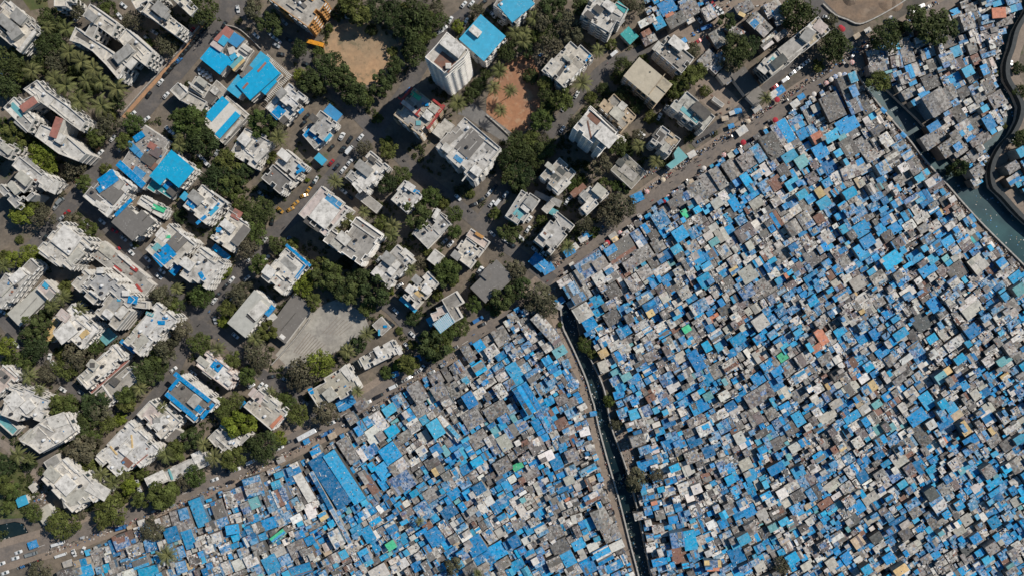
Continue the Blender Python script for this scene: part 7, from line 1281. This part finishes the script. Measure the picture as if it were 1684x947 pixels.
o = lit.build('floating_litter', M['wall']); o['kind'] = 'stuff'; o['label'] = 'pale rubbish floating in patches on the dark canal water'; o['category'] = 'litter'
# excavator-like mound and single items
print('traffic', len(THINGS), time.time()-T0)
# ------------------------------------------------------------------ labels
LM = [('tall white tower', 737, 105), ('sandy playground', 592, 88), ('red soil ground', 848, 165), ('ochre walled block', 500, 30), ('bare concrete court', 525, 545), ('orange L shaped roof', 1352, 553),
 ('big creek bend', 1628, 290), ('canal mouth', 925, 510), ('long white bus', 505, 713), ('orange bus', 519, 72), ('vivid sky blue hall', 282, 277), ('striped turquoise roof', 366, 196), ('red edged terraced block', 688, 187),
 ('widest white block', 770, 245), ('solar canopy', 730, 522), ('solar panel roof', 532, 345), ('blue rimmed block', 315, 657), ('dark pond', 22, 878), ('tan lot', 1185, 165), ('excavation', 1420, 15), ('five yellow taxis', 490, 338),
 ('round water tanks', 185, 460), ('market corner', 900, 440), ('wide dark sheet roof', 485, 535), ('debris covered block', 1108, 90), ('beige sheet roofed block', 1064, 135), ('long blue factory roof', 545, 790), ('small green shack roof', 1287, 586),
 ('green corner shack roof', 1130, 541), ('large cyan roof cluster', 1468, 425), ('dark terraced pit', 1480, 615), ('big grey shack roof', 1596, 505), ('canal trees', 1050, 785), ('chevron patterned roof', 1079, 806), ('red orange shack roof', 1642, 21),
 ('island tip', 1604, 305), ('long corrugated roof', 897, 538), ('large grey roof by the road', 1022, 412), ('white pentagonal block', 82, 712), ('square raised roof block', 125, 795), ('rust streaked white block', 213, 735), ('pitched roof villa', 125, 535),
 ('curved white block', 185, 80), ('brick red roof huts', 80, 200), ('gridded dark facade', 1250, 110), ('clean white rectangular block', 912, 382), ('ruined slab', 1038, 282), ('dark grey junction hall', 808, 460), ('E shaped house', 622, 582),
 ('royal blue tarpaulin roof', 356, 603), ('green grey sheet roof', 410, 517), ('parked white car row', 338, 124), ('dark blue tarpaulin roofs', 740, 880), ('pale canal side shack', 1003, 605), ('yellow shack roof', 992, 580), ('tall pale shack', 1250, 583),
 ('brown square roof', 1326, 787), ('dark narrow hall roof', 1515, 715), ('yellow bottom shack', 1172, 928), ('big blue lane roof', 860, 685), ('green awning', 480, 880), ('top right corner', 1675, 30), ('bottom right corner', 1670, 930), ('bottom left corner', 15, 935), ('top left corner', 12, 12), ('right edge', 1680, 640), ('bottom edge centre', 842, 940), ('small street garden', 68, 262), ('left edge tree', 12, 515)]
def direction(dx, dy):
    a = math.degrees(math.atan2(-dy, dx)) % 360
    return ['right of', 'upper right of', 'above', 'upper left of', 'left of', 'lower left of', 'below', 'lower right of'][int((a+22.5)//45) % 8]
ORD = ['', 'second ', 'third ', 'fourth ', 'fifth ', 'sixth ', 'seventh ', 'eighth ', 'ninth ', 'tenth ', 'eleventh ', 'twelfth ', 'thirteenth ', 'fourteenth ', 'fifteenth ', 'sixteenth ']
groups = {}
for T in THINGS:
    o, px, py, ph, cat, grp = T
    o['category'] = cat
    if grp: o['group'] = grp
    if ph.startswith('!'): o['label'] = ph[1:]; continue
    ds = sorted(range(len(LM)), key=lambda i: (LM[i][1]-px)**2+(LM[i][2]-py)**2)
    i = ds[0]
    if math.hypot(LM[i][1]-px, LM[i][2]-py) < 6 and len(ds) > 1: i = ds[1]
    T.append((i, direction(px-LM[i][1], py-LM[i][2]))); groups.setdefault((ph, T[-1]), []).append(T)
for (ph, (i, d)), L in groups.items():
    L.sort(key=lambda T: (LM[i][1]-T[1])**2+(LM[i][2]-T[2])**2)
    for n, T in enumerate(L):
        if len(L) == 1: T[0]['label'] = '%s %s the %s' % (ph, d, LM[i][0])
        else: T[0]['label'] = '%s, %snearest %s the %s' % (ph, ORD[n] if n < 16 else '%dth ' % (n+1), d, LM[i][0])
for T in THINGS:
    if len(T[0]['label'].split()) > 16: T[0]['label'] = T[0]['label'].replace('person in a ', 'person, ').replace('nearest ', '')
# ------------------------------------------------------------------ light, camera
w = bpy.data.worlds.new('World'); SC.world = w; w.use_nodes = True; nt = w.node_tree; nt.nodes.clear()
sky = nt.nodes.new('ShaderNodeTexSky'); sky.sky_type = 'NISHITA'; sky.sun_disc = False
EL = math.radians(42); vx, vy = .84, .54; az = math.atan2(vx, vy)
sky.sun_elevation = EL; sky.sun_rotation = az; sky.air_density = 1.5; sky.dust_density = .6; sky.ozone_density = 2.5; sky.altitude = 20
bg = nt.nodes.new('ShaderNodeBackground'); bg.inputs[1].default_value = SKYS; out = nt.nodes.new('ShaderNodeOutputWorld')
hs = nt.nodes.new('ShaderNodeHueSaturation'); hs.inputs['Saturation'].default_value = 1.35; nt.links.new(sky.outputs[0], hs.inputs['Color']); nt.links.new(hs.outputs[0], bg.inputs[0]); nt.links.new(bg.outputs[0], out.inputs[0])
ld = bpy.data.lights.new('sun', 'SUN'); ld.energy = SUNS; ld.angle = math.radians(.5); ld.color = (1.0, .94, .85)
lo = bpy.data.objects.new('sun', ld); COL.objects.link(lo)
sv = Vector((vx*math.cos(EL), vy*math.cos(EL), math.sin(EL))).normalized(); lo.rotation_euler = sv.to_track_quat('Z', 'Y').to_euler(); lo.location = sv*500
cd = bpy.data.cameras.new('camera'); cam = bpy.data.objects.new('camera', cd); COL.objects.link(cam); cam.location = (0, 0, H); cam.rotation_euler = (0, 0, 0)
cd.sensor_width = 36; cd.lens = 36*H/540.0; cd.clip_end = 9000; cd.clip_start = 1; SC.camera = cam
vs = SC.view_settings; vs.view_transform = 'Standard'; vs.look = 'None'; vs.exposure = EXPO; vs.gamma = 1; vs.use_curve_mapping = False
SC.render.engine = 'CYCLES'
SC.cycles.max_bounces = 4; SC.cycles.diffuse_bounces = 2; SC.cycles.glossy_bounces = 2; SC.cycles.transmission_bounces = 2; SC.cycles.transparent_max_bounces = 4
print('objects', len(bpy.data.objects), 'things', len(THINGS), time.time()-T0)
